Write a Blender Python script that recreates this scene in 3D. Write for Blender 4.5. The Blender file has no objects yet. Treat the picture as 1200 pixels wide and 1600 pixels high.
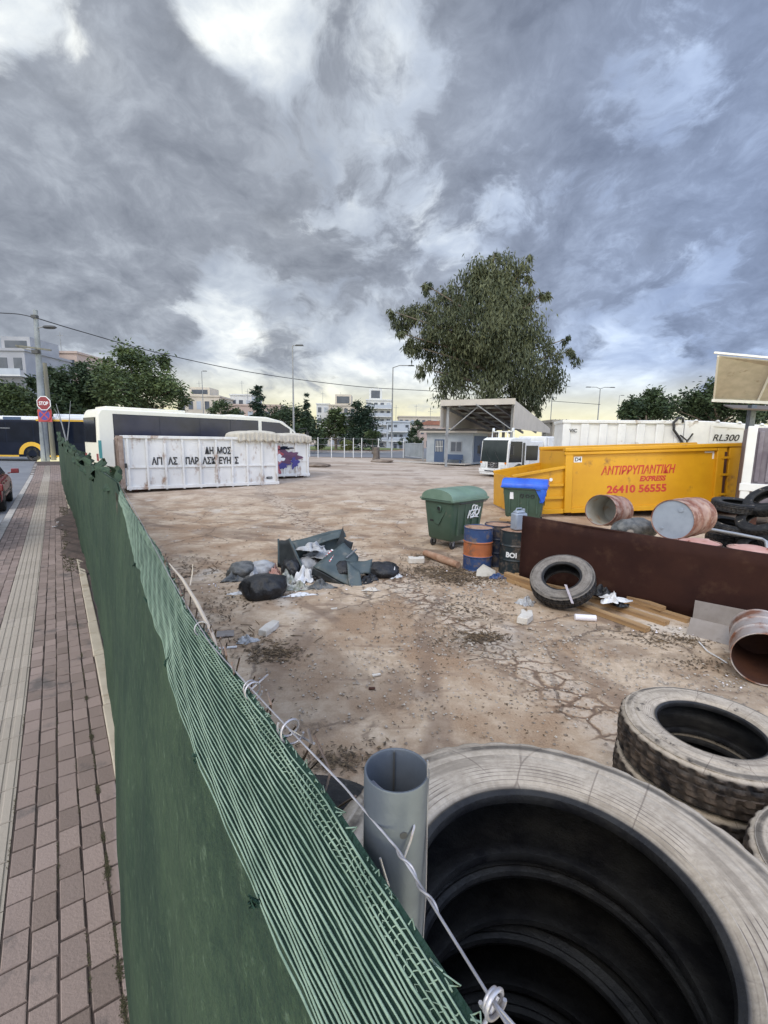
import bpy, math, random
import numpy as np
from mathutils import Vector, Matrix

random.seed(7)
S = bpy.context.scene
COL = S.collection
PI = math.pi
rad = math.radians

# ------------------------------------------------------------------ camera
F, HZ, ROLL, H = 720.0, 688.0, 0.015, 2.6          # focal length in photo pixels, horizon row, roll, eye height
PITCH = math.atan((800 - HZ) / F)
cam = bpy.data.cameras.new('camera')
camo = bpy.data.objects.new('camera', cam)
COL.objects.link(camo)
cam.sensor_fit = 'HORIZONTAL'
cam.sensor_width = 36.0
cam.lens = 36.0 * F / 1200.0
cam.clip_start = 0.02
cam.clip_end = 3000.0
camo.matrix_world = Matrix.Translation((0, 0, H)) @ Matrix.Rotation(PI / 2 - PITCH, 4, 'X') @ Matrix.Rotation(ROLL, 4, 'Z')
S.camera = camo

# ------------------------------------------------------------------ light
SUN_EL, SUN_AZ = rad(43), rad(208)                 # azimuth clockwise from +Y: behind the camera, a little left
sun = bpy.data.lights.new('sun', 'SUN')
sun.energy = 1.5
sun.angle = rad(25)
sun.color = (1.0, 0.92, 0.80)
suno = bpy.data.objects.new('sun', sun)
COL.objects.link(suno)
sd = Vector((math.sin(SUN_AZ) * math.cos(SUN_EL), math.cos(SUN_AZ) * math.cos(SUN_EL), math.sin(SUN_EL)))
suno.rotation_euler = (-sd).to_track_quat('-Z', 'Y').to_euler()
S.view_settings.view_transform = 'Standard'
S.view_settings.look = 'None'
S.view_settings.exposure = 0.0
S.view_settings.gamma = 1.0
S.view_settings.use_curve_mapping = False


# ------------------------------------------------------------------ node helpers
class NT:
    def __init__(s, tree):
        s.t = tree
        s.n = tree.nodes
        s.l = tree.links

    def put(s, sock, v):
        if isinstance(v, bpy.types.NodeSocket):
            s.l.new(v, sock)
        elif isinstance(v, (tuple, list)) and sock.type == 'RGBA' and len(v) == 3:
            sock.default_value = (*v, 1)
        else:
            sock.default_value = v

    def m(s, op, a, b=None, c=None, clamp=False):
        q = s.n.new('ShaderNodeMath')
        q.operation = op
        q.use_clamp = clamp
        s.put(q.inputs[0], a)
        if b is not None: s.put(q.inputs[1], b)
        if c is not None: s.put(q.inputs[2], c)
        return q.outputs[0]

    def vm(s, op, a, b=None):
        q = s.n.new('ShaderNodeVectorMath')
        q.operation = op
        s.put(q.inputs[0], a)
        if b is not None:
            s.put(q.inputs['Scale'] if op == 'SCALE' else q.inputs[1], b)
        return q.outputs['Value'] if op in ('DOT_PRODUCT', 'LENGTH', 'DISTANCE') else q.outputs[0]

    def xyz(s, v):
        q = s.n.new('ShaderNodeSeparateXYZ')
        s.put(q.inputs[0], v)
        return q.outputs

    def comb(s, x, y, z):
        q = s.n.new('ShaderNodeCombineXYZ')
        s.put(q.inputs[0], x); s.put(q.inputs[1], y); s.put(q.inputs[2], z)
        return q.outputs[0]

    def noise(s, vec, scale, detail=4, rough=0.55, dist=0.0, color=False):
        q = s.n.new('ShaderNodeTexNoise')
        s.put(q.inputs['Vector'], vec)
        q.inputs['Scale'].default_value = scale
        q.inputs['Detail'].default_value = detail
        q.inputs['Roughness'].default_value = rough
        q.inputs['Distortion'].default_value = dist
        return q.outputs['Color' if color else 'Fac']

    def voro(s, vec, scale, feature='DISTANCE_TO_EDGE', out='Distance'):
        q = s.n.new('ShaderNodeTexVoronoi')
        q.feature = feature
        s.put(q.inputs['Vector'], vec)
        q.inputs['Scale'].default_value = scale
        return q.outputs[out]

    def ss(s, x, a, b):                              # smoothstep a..b -> 0..1
        q = s.n.new('ShaderNodeMapRange')
        q.interpolation_type = 'SMOOTHSTEP'
        s.put(q.inputs['Value'], x)
        q.inputs['From Min'].default_value = a
        q.inputs['From Max'].default_value = b
        return q.outputs[0]

    def mix(s, f, a, b, mode='MIX'):
        q = s.n.new('ShaderNodeMix')
        q.data_type = 'RGBA'
        q.blend_type = mode
        s.put(q.inputs[0], f); s.put(q.inputs[6], a); s.put(q.inputs[7], b)
        return q.outputs[2]

    def ramp(s, f, stops):
        q = s.n.new('ShaderNodeValToRGB')
        s.put(q.inputs[0], f)
        e = q.color_ramp.elements
        while len(e) < len(stops): e.new(0.5)
        for i, (p, c) in enumerate(stops):
            e[i].position = p
            e[i].color = (*c, 1)
        return q.outputs[0]

    def bump(s, h, strength=0.3, dist=0.02, normal=None):
        q = s.n.new('ShaderNodeBump')
        s.put(q.inputs['Height'], h)
        q.inputs['Strength'].default_value = strength
        q.inputs['Distance'].default_value = dist
        if normal is not None: s.put(q.inputs['Normal'], normal)
        return q.outputs[0]


def ray(px, py):
    u, v = px - 600.0, py - 800.0
    cr, sr, cp, sp = math.cos(ROLL), math.sin(ROLL), math.cos(PITCH), math.sin(PITCH)
    u2, v2 = u * cr + v * sr, -u * sr + v * cr
    return Vector((u2, F * cp - v2 * sp, -F * sp - v2 * cp))


# ------------------------------------------------------------------ sky: procedural cloud deck over a Nishita sky
W = bpy.data.worlds.new('World')
S.world = W
W.use_nodes = True
W.node_tree.nodes.clear()
k = NT(W.node_tree)
tc = k.n.new('ShaderNodeTexCoord')
dvec = tc.outputs['Generated']
dx, dy, dz = k.xyz(dvec)
zz = k.m('ADD', k.m('MAXIMUM', dz, 0.0), 0.36)
u_ = k.m('DIVIDE', dx, zz)
v_ = k.m('MULTIPLY', k.m('DIVIDE', dy, zz), 0.85)
P0 = k.comb(u_, v_, 0.0)
wp = k.noise(P0, 2.4, 4, 0.55, color=True)
P1 = k.vm('ADD', P0, k.vm('SCALE', k.vm('SUBTRACT', wp, (0.5, 0.5, 0.5)), 0.28))
nA = k.noise(k.vm('ADD', P1, (3.1, 1.7, 0)), 2.1, 12, 0.60)
nB = k.noise(k.vm('ADD', P1, (7.7, 2.9, 0)), 5.5, 10, 0.64)
nC = k.noise(k.vm('ADD', P1, (1.3, 9.2, 0)), 3.2, 8, 0.55)
nD = k.noise(k.vm('ADD', P1, (5.3, 4.1, 0)), 11.0, 8, 0.62)
bias = 0.0
BLOBS = [(300, 45, 42, .24), (405, 80, 50, .28), (0, 45, 80, .25), (165, 95, 45, .24), (120, 270, 55, .24), (325, 465, 60, .30), (190, 320, 35, .14),
         (440, 560, 100, .10), (600, 615, 80, .12), (990, 440, 70, .10), (1050, 240, 80, .12), (600, 190, 110, .05), (250, 590, 120, .12),
         (960, 640, 110, .16), (520, 60, 70, .06), (640, 20, 80, .07), (800, 200, 90, .05), (60, 240, 40, .10), (780, 650, 110, .06),
         (90, 375, 110, -.20), (200, 440, 80, -.18), (110, 165, 65, -.22), (470, 300, 120, -.07), (290, 495, 40, -.24), (235, 110, 42, -.22),
         (1050, 340, 140, -.08), (1120, 470, 110, -.07), (950, 90, 150, -.07), (500, 140, 50, -.08), (330, 280, 80, -.09), (150, 230, 60, -.08), (60, 460, 90, -.10)]
for px, py, rp, amp in BLOBS:
    r = ray(px, py)
    foc = r.length
    r.normalize()
    sig = rp / foc
    dd = k.vm('DOT_PRODUCT', dvec, tuple(r))
    g = k.m('EXPONENT', k.m('MULTIPLY', k.m('SUBTRACT', dd, 1.0), 1.0 / (sig * sig)))
    bias = k.m('MULTIPLY_ADD', g, amp, bias)
bias = k.m('MULTIPLY', bias, k.m('MULTIPLY_ADD', k.m('SUBTRACT', nB, .5), 2.6, .95))
base = k.m('ADD', k.m('MULTIPLY', nA, .56), k.m('ADD', k.m('MULTIPLY', nB, .34), k.m('MULTIPLY', nD, .10)))
cov = k.ss(k.m('SUBTRACT', base, k.m('MULTIPLY', bias, .62)), .412, .492)                  # how much of the low dark deck covers the pale high one
cov = k.m('MULTIPLY', cov, k.m('MULTIPLY_ADD', k.ss(dz, .01, .17), .62, .38))
val = k.m('ADD', .52, k.m('MULTIPLY', k.m('SUBTRACT', nC, .5), 1.9))
val = k.m('ADD', val, k.m('MULTIPLY', k.m('SUBTRACT', nD, .5), .35))
val = k.m('ADD', val, k.m('MULTIPLY', bias, 1.3))
hi = k.ramp(val, [(0.0, (.27, .30, .37)), (0.35, (.40, .43, .50)), (0.60, (.56, .59, .65)), (0.82, (.80, .81, .82)), (1.0, (1.02, 1.0, .95))])
lowv = k.m('ADD', k.m('ADD', .5, k.m('MULTIPLY', k.m('SUBTRACT', nB, .5), 2.2)), k.m('MULTIPLY', k.m('SUBTRACT', nD, .5), 1.2))
lo = k.ramp(lowv, [(0.0, (.47, .49, .54)), (0.45, (.31, .325, .37)), (1.0, (.19, .202, .24))])
cl = k.mix(k.m('MULTIPLY', cov, .93), hi, lo)
bluish = k.ss(dx, -0.15, 0.6)
cl = k.mix(k.m('MULTIPLY', bluish, 0.8), cl, k.mix(1.0, cl, (.78, .92, 1.22), 'MULTIPLY'))
warm = k.m('MULTIPLY', k.m('MULTIPLY', k.ss(dz, 0.16, 0.01), k.ss(cov, 0.95, 0.25)), 0.92)
cl = k.mix(warm, cl, (1.0, .88, .52))
back = k.m('ADD', 1.0, k.m('MULTIPLY', k.ss(dy, 0.62, 0.0), 2.6))      # sky brightened overhead and behind the viewer, added as fill for the yard
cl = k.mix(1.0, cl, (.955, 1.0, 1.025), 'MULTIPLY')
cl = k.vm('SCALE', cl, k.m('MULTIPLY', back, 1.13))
sky = k.n.new('ShaderNodeTexSky')
sky.sky_type = 'NISHITA'
sky.sun_disc = False
sky.sun_elevation = SUN_EL
sky.sun_rotation = SUN_AZ
bg1 = k.n.new('ShaderNodeBackground')
k.put(bg1.inputs[0], sky.outputs[0])
bg1.inputs[1].default_value = 0.10
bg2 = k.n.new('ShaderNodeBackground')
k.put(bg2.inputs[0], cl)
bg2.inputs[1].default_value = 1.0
gr = ray(172, 312).normalized()
gap = k.m('MULTIPLY', k.ss(k.vm('DOT_PRODUCT', dvec, tuple(gr)), math.cos(.055), math.cos(.012)), k.ss(cov, 0.6, 0.1))
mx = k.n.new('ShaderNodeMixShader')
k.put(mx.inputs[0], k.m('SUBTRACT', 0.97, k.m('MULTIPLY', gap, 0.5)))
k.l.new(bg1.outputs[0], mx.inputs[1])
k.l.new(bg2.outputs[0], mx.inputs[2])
wo = k.n.new('ShaderNodeOutputWorld')
k.l.new(mx.outputs[0], wo.inputs[0])


# ------------------------------------------------------------------ geometry helpers
def sst(x, a, b):
    t = min(1.0, max(0.0, (x - a) / (b - a)))
    return t * t * (3 - 2 * t)


FD = ray(85, 678); FD.z = 0; FD.normalize()          # direction the fence and pavement run in
FN = Vector((FD.y, -FD.x, 0))                        # across it, towards the yard


def FP(t, n, z):
    return Vector((FD.x * t + FN.x * n, FD.y * t + FN.y * n, z))


def hz(x, y):                                        # height of the yard
    t = FD.x * x + FD.y * y
    return 0.5 * sst(y, 14, 32) + 0.3 * sst(t, 28, 40)


def G(px, py, z=None):                               # where the view ray through a photo pixel meets the ground
    d = ray(px, py)
    q = 0.0 if z is None else z
    for _ in range(40 if z is None else 1):
        p = d * ((q - H) / d.z)
        if z is None: q = 0.5 * q + 0.5 * hz(p.x, p.y)
    return Vector((p.x, p.y, q))


def D(px, py, y):                                    # the point on that ray at distance y
    p = ray(px, py)
    p = p * (y / p.y)
    return Vector((p.x, p.y, p.z + H))


class MB:
    def __init__(s):
        s.v, s.f, s.mi, s.tint = [], [], [], []

    def add(s, vs, fs, mi=0, M=None, tint=0.5):
        o = len(s.v)
        for p in vs:
            p = Vector(p)
            s.v.append(tuple(M @ p) if M is not None else tuple(p))
        for f in fs:
            s.f.append([o + i for i in f])
            s.mi.append(mi)
            s.tint.append(tint)
        return s

    def box(s, c, d, M=None, mi=0, tint=0.5, top=(1, 1)):
        x, y, z = d[0] / 2, d[1] / 2, d[2] / 2
        a, b = top
        vs = [(-x, -y, -z), (x, -y, -z), (x, y, -z), (-x, y, -z), (-x * a, -y * b, z), (x * a, -y * b, z), (x * a, y * b, z), (-x * a, y * b, z)]
        vs = [Vector(p) + Vector(c) for p in vs]
        return s.add(vs, [(0, 3, 2, 1), (4, 5, 6, 7), (0, 1, 5, 4), (1, 2, 6, 5), (2, 3, 7, 6), (3, 0, 4, 7)], mi, M, tint)

    def bx(s, x0, x1, y0, y1, z0, z1, M=None, mi=0, tint=0.5):
        return s.box(((x0 + x1) / 2, (y0 + y1) / 2, (z0 + z1) / 2), (x1 - x0, y1 - y0, z1 - z0), M, mi, tint)

    def bar(s, a, b, w, h, mi=0, tint=0.5, M=None):
        a, b = Vector(a), Vector(b)
        d = (b - a)
        L = d.length
        q = d.to_track_quat('X', 'Z').to_matrix().to_4x4()
        T = Matrix.Translation((a + b) / 2) @ q
        if M is not None: T = M @ T
        return s.box((0, 0, 0), (L, w, h), T, mi, tint)

    def tube(s, pts, r, n=8, mi=0, tint=0.5, M=None, cap=True):
        pts = [Vector(p) for p in pts]
        m = len(pts)
        rs = r if isinstance(r, (list, tuple)) else [r] * m
        vs, fs = [], []
        up = None
        for i, p in enumerate(pts):
            t = (pts[min(i + 1, m - 1)] - pts[max(i - 1, 0)])
            t = t.normalized() if t.length > 1e-9 else Vector((0, 0, 1))
            if up is None:
                up = Vector((0, 0, 1)) if abs(t.z) < 0.9 else Vector((1, 0, 0))
            a = t.cross(up)
            if a.length < 1e-6: a = t.cross(Vector((0.3, 1, 0.1)))
            a.normalize()
            up = a.cross(t)
            for j in range(n):
                an = 2 * PI * j / n
                vs.append(p + (a * math.cos(an) + up * math.sin(an)) * rs[i])
        for i in range(m - 1):
            for j in range(n):
                fs.append((i * n + j, i * n + (j + 1) % n, (i + 1) * n + (j + 1) % n, (i + 1) * n + j))
        if cap and n > 2:
            fs.append(tuple(range(n))[::-1])
            fs.append(tuple((m - 1) * n + j for j in range(n)))
        return s.add(vs, fs, mi, M, tint)

    def lathe(s, prof, n=32, mi=0, M=None, tint=0.5, closed=False, radial=None, mis=None):
        m = len(prof)
        vs, fs, ms = [], [], []
        for i, (r, z) in enumerate(prof):
            for j in range(n):
                a = 2 * PI * j / n
                rr = r + (radial(i, j, a) if radial else 0)
                vs.append((rr * math.cos(a), rr * math.sin(a), z))
        o = len(s.v)
        for i in range(m if closed else m - 1):
            for j in range(n):
                i2 = (i + 1) % m
                s_ = (i * n + j, i * n + (j + 1) % n, i2 * n + (j + 1) % n, i2 * n + j)
                fs.append(s_)
                ms.append(mis[i] if mis else mi)
        s.add(vs, fs, mi, M, tint)
        if mis: s.mi[-len(fs):] = ms
        return s

    def disc(s, r, z, n=32, mi=0, M=None, tint=0.5):
        return s.add([(r * math.cos(2 * PI * j / n), r * math.sin(2 * PI * j / n), z) for j in range(n)], [tuple(range(n))], mi, M, tint)

    def prism(s, poly, y0, y1, mi=0, M=None, tint=0.5):      # polygon in local xz, extruded along y
        n = len(poly)
        vs = [(x, y0, z) for x, z in poly] + [(x, y1, z) for x, z in poly]
        fs = [tuple(range(n)), tuple(range(2 * n - 1, n - 1, -1))]
        fs += [(i, i + n, (i + 1) % n + n, (i + 1) % n) for i in range(n)]
        return s.add(vs, fs, mi, M, tint)

    def grid(s, fn, nu, nv, mi=0, M=None, tint=0.5):
        vs = [fn(i / nu, j / nv) for i in range(nu + 1) for j in range(nv + 1)]
        fs = [(i * (nv + 1) + j, (i + 1) * (nv + 1) + j, (i + 1) * (nv + 1) + j + 1, i * (nv + 1) + j + 1) for i in range(nu) for j in range(nv)]
        return s.add(vs, fs, mi, M, tint)

    def build(s, name, mats, parent=None, smooth=40, bevel=0, M=None, solid=0, fixn=True):
        me = bpy.data.meshes.new(name)
        me.from_pydata(s.v, [], s.f)
        mats = mats if isinstance(mats, (list, tuple)) else [mats]
        for q in mats: me.materials.append(q)
        me.polygons.foreach_set('material_index', s.mi)
        at = me.attributes.new('tint', 'FLOAT', 'FACE')
        at.data.foreach_set('value', s.tint)
        me.update()
        if fixn and len(s.f) < 20000:
            import bmesh
            bm = bmesh.new(); bm.from_mesh(me)
            bmesh.ops.recalc_face_normals(bm, faces=bm.faces)
            bm.to_mesh(me); bm.free()
        if smooth:
            me.polygons.foreach_set('use_smooth', [True] * len(me.polygons))
            me.set_sharp_from_angle(angle=rad(smooth))
        o = bpy.data.objects.new(name, me)
        COL.objects.link(o)
        if parent is not None: o.parent = parent
        if M is not None: o.matrix_local = M
        if solid:
            q = o.modifiers.new('Solid', 'SOLIDIFY'); q.thickness = solid; q.offset = 0
        if bevel:
            q = o.modifiers.new('Bevel', 'BEVEL'); q.width = bevel; q.segments = 2; q.limit_method = 'ANGLE'; q.angle_limit = rad(35)
        return o


def tag(o, label=None, cat=None, group=None, kind=None):
    if label: o['label'] = label
    if cat: o['category'] = cat
    if group: o['group'] = group
    if kind: o['kind'] = kind
    return o


def thing(name, label, cat, loc=(0, 0, 0), rz=0.0, group=None, rot=None):
    o = bpy.data.objects.new(name, None)
    COL.objects.link(o)
    o.empty_display_size = 0.2
    o.location = loc
    o.rotation_euler = rot if rot else (0, 0, rz)
    return tag(o, label, cat, group)


def copy_tree(o, parent=None):
    c = o.copy(); COL.objects.link(c)
    if parent: c.parent = parent
    for ch in list(o.children): copy_tree(ch, c)
    return c


def text(s, size, mat, parent, M, name='lettering', extrude=0.003, shear=0.0, off=0.0, wrap=None, space=1.0, xs=1.0):
    cu = bpy.data.curves.new(name, 'FONT')
    cu.body = s; cu.size = size; cu.align_x = 'CENTER'; cu.extrude = extrude; cu.shear = shear; cu.offset = off; cu.space_character = space
    cu.resolution_u = 4
    t = bpy.data.objects.new(name, cu)
    COL.objects.link(t)
    dg = bpy.context.evaluated_depsgraph_get()
    me = bpy.data.meshes.new_from_object(t.evaluated_get(dg))
    bpy.data.objects.remove(t)
    me.materials.clear(); me.materials.append(mat)
    for v in me.vertices:
        v.co.x *= xs
        if wrap:
            a, rr = v.co.x / wrap, wrap + v.co.z
            v.co = Vector((rr * math.sin(a), v.co.y, rr * math.cos(a)))
    o = bpy.data.objects.new(name, me)
    COL.objects.link(o)
    if parent is not None: o.parent = parent
    o.matrix_local = M
    return o


RX = Matrix.Rotation(PI / 2, 4, 'X')                 # stands text lying in xy up into xz, facing -y
def T(x, y, z): return Matrix.Translation((x, y, z))
def RZ(a): return Matrix.Rotation(a, 4, 'Z')
def RY(a): return Matrix.Rotation(a, 4, 'Y')
def RXa(a): return Matrix.Rotation(a, 4, 'X')


# ------------------------------------------------------------------ materials
def pmat(name, base, var=None, scale=3.0, rough=0.65, metal=0.0, bump=0.0, bscale=40.0, dirt=None, damt=0.5, dscale=2.5, tint=None, spec=0.4,
         alpha=None, rvar=0.12, stretch=None):
    m = bpy.data.materials.new(name)
    m.use_nodes = True
    q = NT(m.node_tree)
    b = q.n['Principled BSDF']
    co = q.n.new('ShaderNodeTexCoord').outputs['Object']
    if stretch: co = q.vm('MULTIPLY', co, stretch)
    n1 = q.noise(co, scale, 6, 0.6)
    c = base
    if var is not None:
        c = q.mix(q.ss(n1, 0.35, 0.65), base, var)
    if tint is not None:
        a = q.n.new('ShaderNodeAttribute'); a.attribute_name = 'tint'
        c = q.mix(a.outputs['Fac'], c, tint)
    n2 = None
    if dirt is not None:
        n2 = q.noise(co, dscale, 9, 0.65)
        c = q.mix(q.ss(n2, 0.68 - damt * 0.35, 0.80 - damt * 0.25), c, dirt)
    q.put(b.inputs['Base Color'], c)
    q.put(b.inputs['Roughness'], q.m('ADD', rough - rvar / 2, q.m('MULTIPLY', n1, rvar), clamp=True))
    b.inputs['Metallic'].default_value = metal
    b.inputs['Specular IOR Level'].default_value = spec
    if bump:
        q.put(b.inputs['Normal'], q.bump(q.noise(co, bscale, 5, 0.6), bump, 0.02))
    return m


M_ = {}
M_['dark_rubber'] = pmat('dark_rubber', (.018, .018, .02), (.035, .034, .034), 8, .6, bump=.2, bscale=60, dirt=(.10, .085, .07), damt=.35)
M_['black_plastic'] = pmat('black_plastic', (.015, .016, .018), (.03, .03, .03), 6, .35, bump=.1)
M_['white_paint'] = pmat('white_paint', (.72, .72, .70), (.64, .64, .63), 1.2, .45, dirt=(.36, .29, .22), damt=.28, dscale=1.6, bump=.05, bscale=10)
M_['skip_white'] = pmat('skip_white', (.70, .685, .655), (.60, .59, .565), 1.0, .5, dirt=(.30, .20, .14), damt=.42, dscale=2.2, bump=.12, bscale=5, stretch=(1, 1, .5))
M_['door_brown'] = pmat('door_brown', (.36, .28, .23), (.26, .19, .15), 2.0, .7, dirt=(.16, .10, .07), damt=.5)
M_['skip_yellow'] = pmat('skip_yellow', (.64, .325, .012), (.57, .275, .010), .8, .40, dirt=(.26, .12, .03), damt=.30, dscale=1.4, bump=.06, bscale=4)
M_['red_letter'] = pmat('red_letter', (.50, .045, .03), rough=.5)
M_['black_letter'] = pmat('black_letter', (.02, .02, .022), rough=.5)
M_['white_letter'] = pmat('white_letter', (.75, .75, .75), rough=.5)
M_['glass_dark'] = pmat('glass_dark', (.010, .012, .018), (.016, .02, .03), 1, .12, spec=.10, rvar=.03)
M_['glass_blue'] = pmat('glass_blue', (.024, .028, .055), (.015, .018, .034), .6, .14, spec=.3, rvar=.05)
M_['glass_cab'] = pmat('glass_cab', (.02, .028, .028), (.03, .038, .038), 1, .1, spec=.25, rvar=.03)
M_['grey_steel'] = pmat('grey_steel', (.30, .31, .33), (.24, .25, .27), 3, .45, .5, dirt=(.18, .13, .10), damt=.25)
M_['galv'] = pmat('galvanised', (.135, .155, .185), (.10, .115, .14), 14, .42, .55, bump=.04, bscale=60, dirt=(.20, .20, .21), damt=.25, dscale=9)
M_['wire'] = pmat('wire', (.42, .41, .44), (.30, .29, .31), 40, .38, .6, dirt=(.2, .12, .08), damt=.3, dscale=20)
M_['wire_rust'] = pmat('wire_rust', (.10, .085, .08), (.18, .12, .09), 40, .6, .4)
M_['pole_grey'] = pmat('pole_grey', (.28, .285, .29), (.20, .205, .21), 1.2, .7)
M_['pole_dark'] = pmat('pole_dark', (.06, .06, .06), rough=.5)
M_['concrete_pole'] = pmat('concrete_pole', (.25, .27, .28), (.18, .195, .20), 1.5, .85, bump=.2, bscale=8, dirt=(.10, .10, .095), damt=.3)
M_['wood_pole'] = pmat('wood_pole', (.20, .19, .15), (.13, .125, .10), 2, .9, stretch=(3, 3, .3))
M_['bin_green'] = pmat('bin_green', (.048, .085, .06), (.062, .10, .072), 2.0, .42, dirt=(.15, .14, .11), damt=.22, dscale=3, bump=.05, bscale=30)
M_['bin_lid_green'] = pmat('bin_lid_green', (.125, .195, .142), (.16, .235, .18), 2.0, .45, dirt=(.22, .22, .18), damt=.25, dscale=3)
M_['bin_lid_blue'] = pmat('bin_lid_blue', (.022, .09, .50), (.04, .14, .60), 2.0, .4, dirt=(.10, .16, .32), damt=.2)
M_['bin_wreck'] = pmat('bin_wreck', (.045, .062, .064), (.075, .095, .095), 3.0, .42, dirt=(.16, .15, .13), damt=.35, dscale=4, bump=.1, bscale=20)
M_['bin_wreck_dark'] = pmat('bin_wreck_dark', (.02, .024, .026), (.035, .04, .042), 3.0, .5, dirt=(.10, .09, .08), damt=.3)
M_['rust_plate'] = pmat('rust_plate', (.027, .0115, .0095), (.038, .016, .012), 1.4, .8, 0, spec=.12, bump=.12, bscale=12, dirt=(.055, .027, .018), damt=.45, dscale=2.2)
M_['timber'] = pmat('timber', (.40, .255, .125), (.30, .175, .08), 3, .8, bump=.15, bscale=14, dirt=(.17, .115, .07), damt=.4, stretch=(.25, 3, 3))
M_['timber_old'] = pmat('timber_old', (.30, .20, .12), (.20, .13, .08), 3, .85, bump=.15, bscale=14, dirt=(.13, .09, .06), damt=.4, stretch=(.25, 3, 3))
M_['sheet_grey'] = pmat('sheet_grey', (.22, .19, .17), (.28, .25, .23), 2.5, .6, .25, dirt=(.12, .085, .065), damt=.4, bump=.1, bscale=6)
M_['drum_blue'] = pmat('drum_blue', (.022, .05, .14), (.035, .07, .17), 4, .5, dirt=(.16, .12, .10), damt=.55, dscale=6)
M_['drum_orange'] = pmat('drum_orange', (.42, .13, .045), (.34, .105, .04), 4, .55, dirt=(.16, .09, .06), damt=.55, dscale=6)
M_['drum_navy'] = pmat('drum_navy', (.012, .02, .045), (.02, .03, .06), 4, .5, dirt=(.10, .08, .07), damt=.55, dscale=6)
M_['drum_black'] = pmat('drum_black', (.014, .022, .026), (.02, .03, .034), 4, .5, dirt=(.13, .10, .08), damt=.55, dscale=6)
M_['drum_rust'] = pmat('drum_rust', (.30, .17, .13), (.40, .28, .23), 3, .65, .1, dirt=(.17, .06, .035), damt=.72, dscale=4, bump=.1)
M_['drum_inside'] = pmat('drum_inside', (.50, .49, .45), (.40, .37, .32), 3, .5, dirt=(.38, .20, .09), damt=.42, dscale=3.5)
M_['lid_grey'] = pmat('lid_grey', (.28, .315, .37), (.33, .37, .43), 4, .5, .15, dirt=(.20, .19, .18), damt=.25)
M_['lid_pink'] = pmat('lid_pink', (.44, .22, .18), (.52, .33, .28), 3, .6, dirt=(.30, .11, .07), damt=.4)
M_['lid_rust'] = pmat('lid_rust', (.38, .24, .16), (.28, .15, .09), 5, .7, dirt=(.12, .08, .06), damt=.4)
M_['drum_silver'] = pmat('drum_silver', (.42, .38, .36), (.36, .27, .23), 3, .45, .25, dirt=(.22, .09, .05), damt=.62, dscale=3.5, bump=.08)
M_['rust_dark'] = pmat('rust_dark', (.055, .022, .015), (.09, .035, .02), 3, .75, .1, bump=.2, bscale=14)
M_['bag_black'] = pmat('bag_black', (.012, .012, .013), (.020, .020, .022), 5, .40, bump=.9, bscale=16)
M_['bag_grey'] = pmat('bag_grey', (.06, .062, .06), (.15, .148, .14), 7, .42, bump=.9, bscale=14)
M_['bag_pale'] = pmat('bag_pale', (.42, .42, .42), (.30, .30, .31), 5, .45, bump=.9, bscale=16, dirt=(.2, .18, .15), damt=.4)
M_['bag_white'] = pmat('bag_white', (.72, .71, .71), (.6, .6, .6), 5, .4, bump=.2, bscale=12)
M_['foam'] = pmat('foam', (.60, .56, .50), (.52, .47, .40), 5, .85, bump=.15, bscale=60, dirt=(.36, .28, .2), damt=.3)
M_['paper_white'] = pmat('paper_white', (.72, .68, .70), rough=.7)
M_['cloth_mix'] = pmat('cloth_mix', (.22, .23, .17), (.45, .43, .38), 14, .8, dirt=(.06, .05, .05), damt=.5, dscale=9)
M_['strip_pale'] = pmat('strip_pale', (.45, .39, .39), (.36, .31, .31), 20, .5)
M_['tape_red'] = pmat('tape_red', (.5, .1, .09), rough=.5)
M_['canvas'] = pmat('canvas', (.50, .46, .39), (.42, .385, .32), 3, .85, bump=.15, bscale=12, dirt=(.26, .22, .17), damt=.3)
M_['coach_cream'] = pmat('coach_cream', (.74, .71, .60), (.70, .67, .57), .8, .35, dirt=(.45, .41, .33), damt=.15)
M_['bus_white'] = pmat('bus_white', (.72, .73, .75), rough=.4)
M_['bus_navy'] = pmat('bus_navy', (.010, .014, .026), (.014, .018, .032), 1, .3, spec=.06)
M_['glass_bus'] = pmat('glass_bus', (.006, .009, .018), (.010, .014, .026), 1, .14, spec=.05, rvar=.03)
M_['bus_yellow'] = pmat('bus_yellow', (.62, .36, .035), rough=.4)
M_['teal'] = pmat('teal', (.09, .28, .26), rough=.4)
M_['car_red'] = pmat('car_red', (.22, .02, .025), (.26, .03, .035), 2, .25, spec=.6)
M_['chrome'] = pmat('chrome', (.6, .6, .6), rough=.2, metal=.9)
M_['lamp_glass'] = pmat('lamp_glass', (.6, .62, .62), rough=.15)
M_['orange_lamp'] = pmat('orange_lamp', (.65, .2, .03), rough=.3)
M_['canopy_beige'] = pmat('canopy_beige', (.45, .41, .365), (.40, .365, .325), 1, .6, dirt=(.32, .26, .2), damt=.2, dscale=.8)
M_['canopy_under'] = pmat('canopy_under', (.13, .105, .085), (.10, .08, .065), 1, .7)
M_['guard_wall'] = pmat('guard_wall', (.34, .37, .40), (.28, .31, .335), .8, .8, dirt=(.2, .2, .2), damt=.2, dscale=.9)
M_['guard_blue'] = pmat('guard_blue', (.05, .08, .145), rough=.5)
M_['roof_dark'] = pmat('roof_dark', (.07, .065, .065), rough=.8)
M_['wall_white'] = pmat('wall_white', (.60, .60, .58), (.52, .52, .51), .3, .85)
M_['wall_cream'] = pmat('wall_cream', (.54, .48, .40), (.46, .41, .34), .3, .85)
M_['wall_pink'] = pmat('wall_pink', (.46, .36, .31), (.40, .31, .27), .3, .85)
M_['wall_grey'] = pmat('wall_grey', (.33, .335, .36), (.27, .275, .30), .3, .85)
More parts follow.
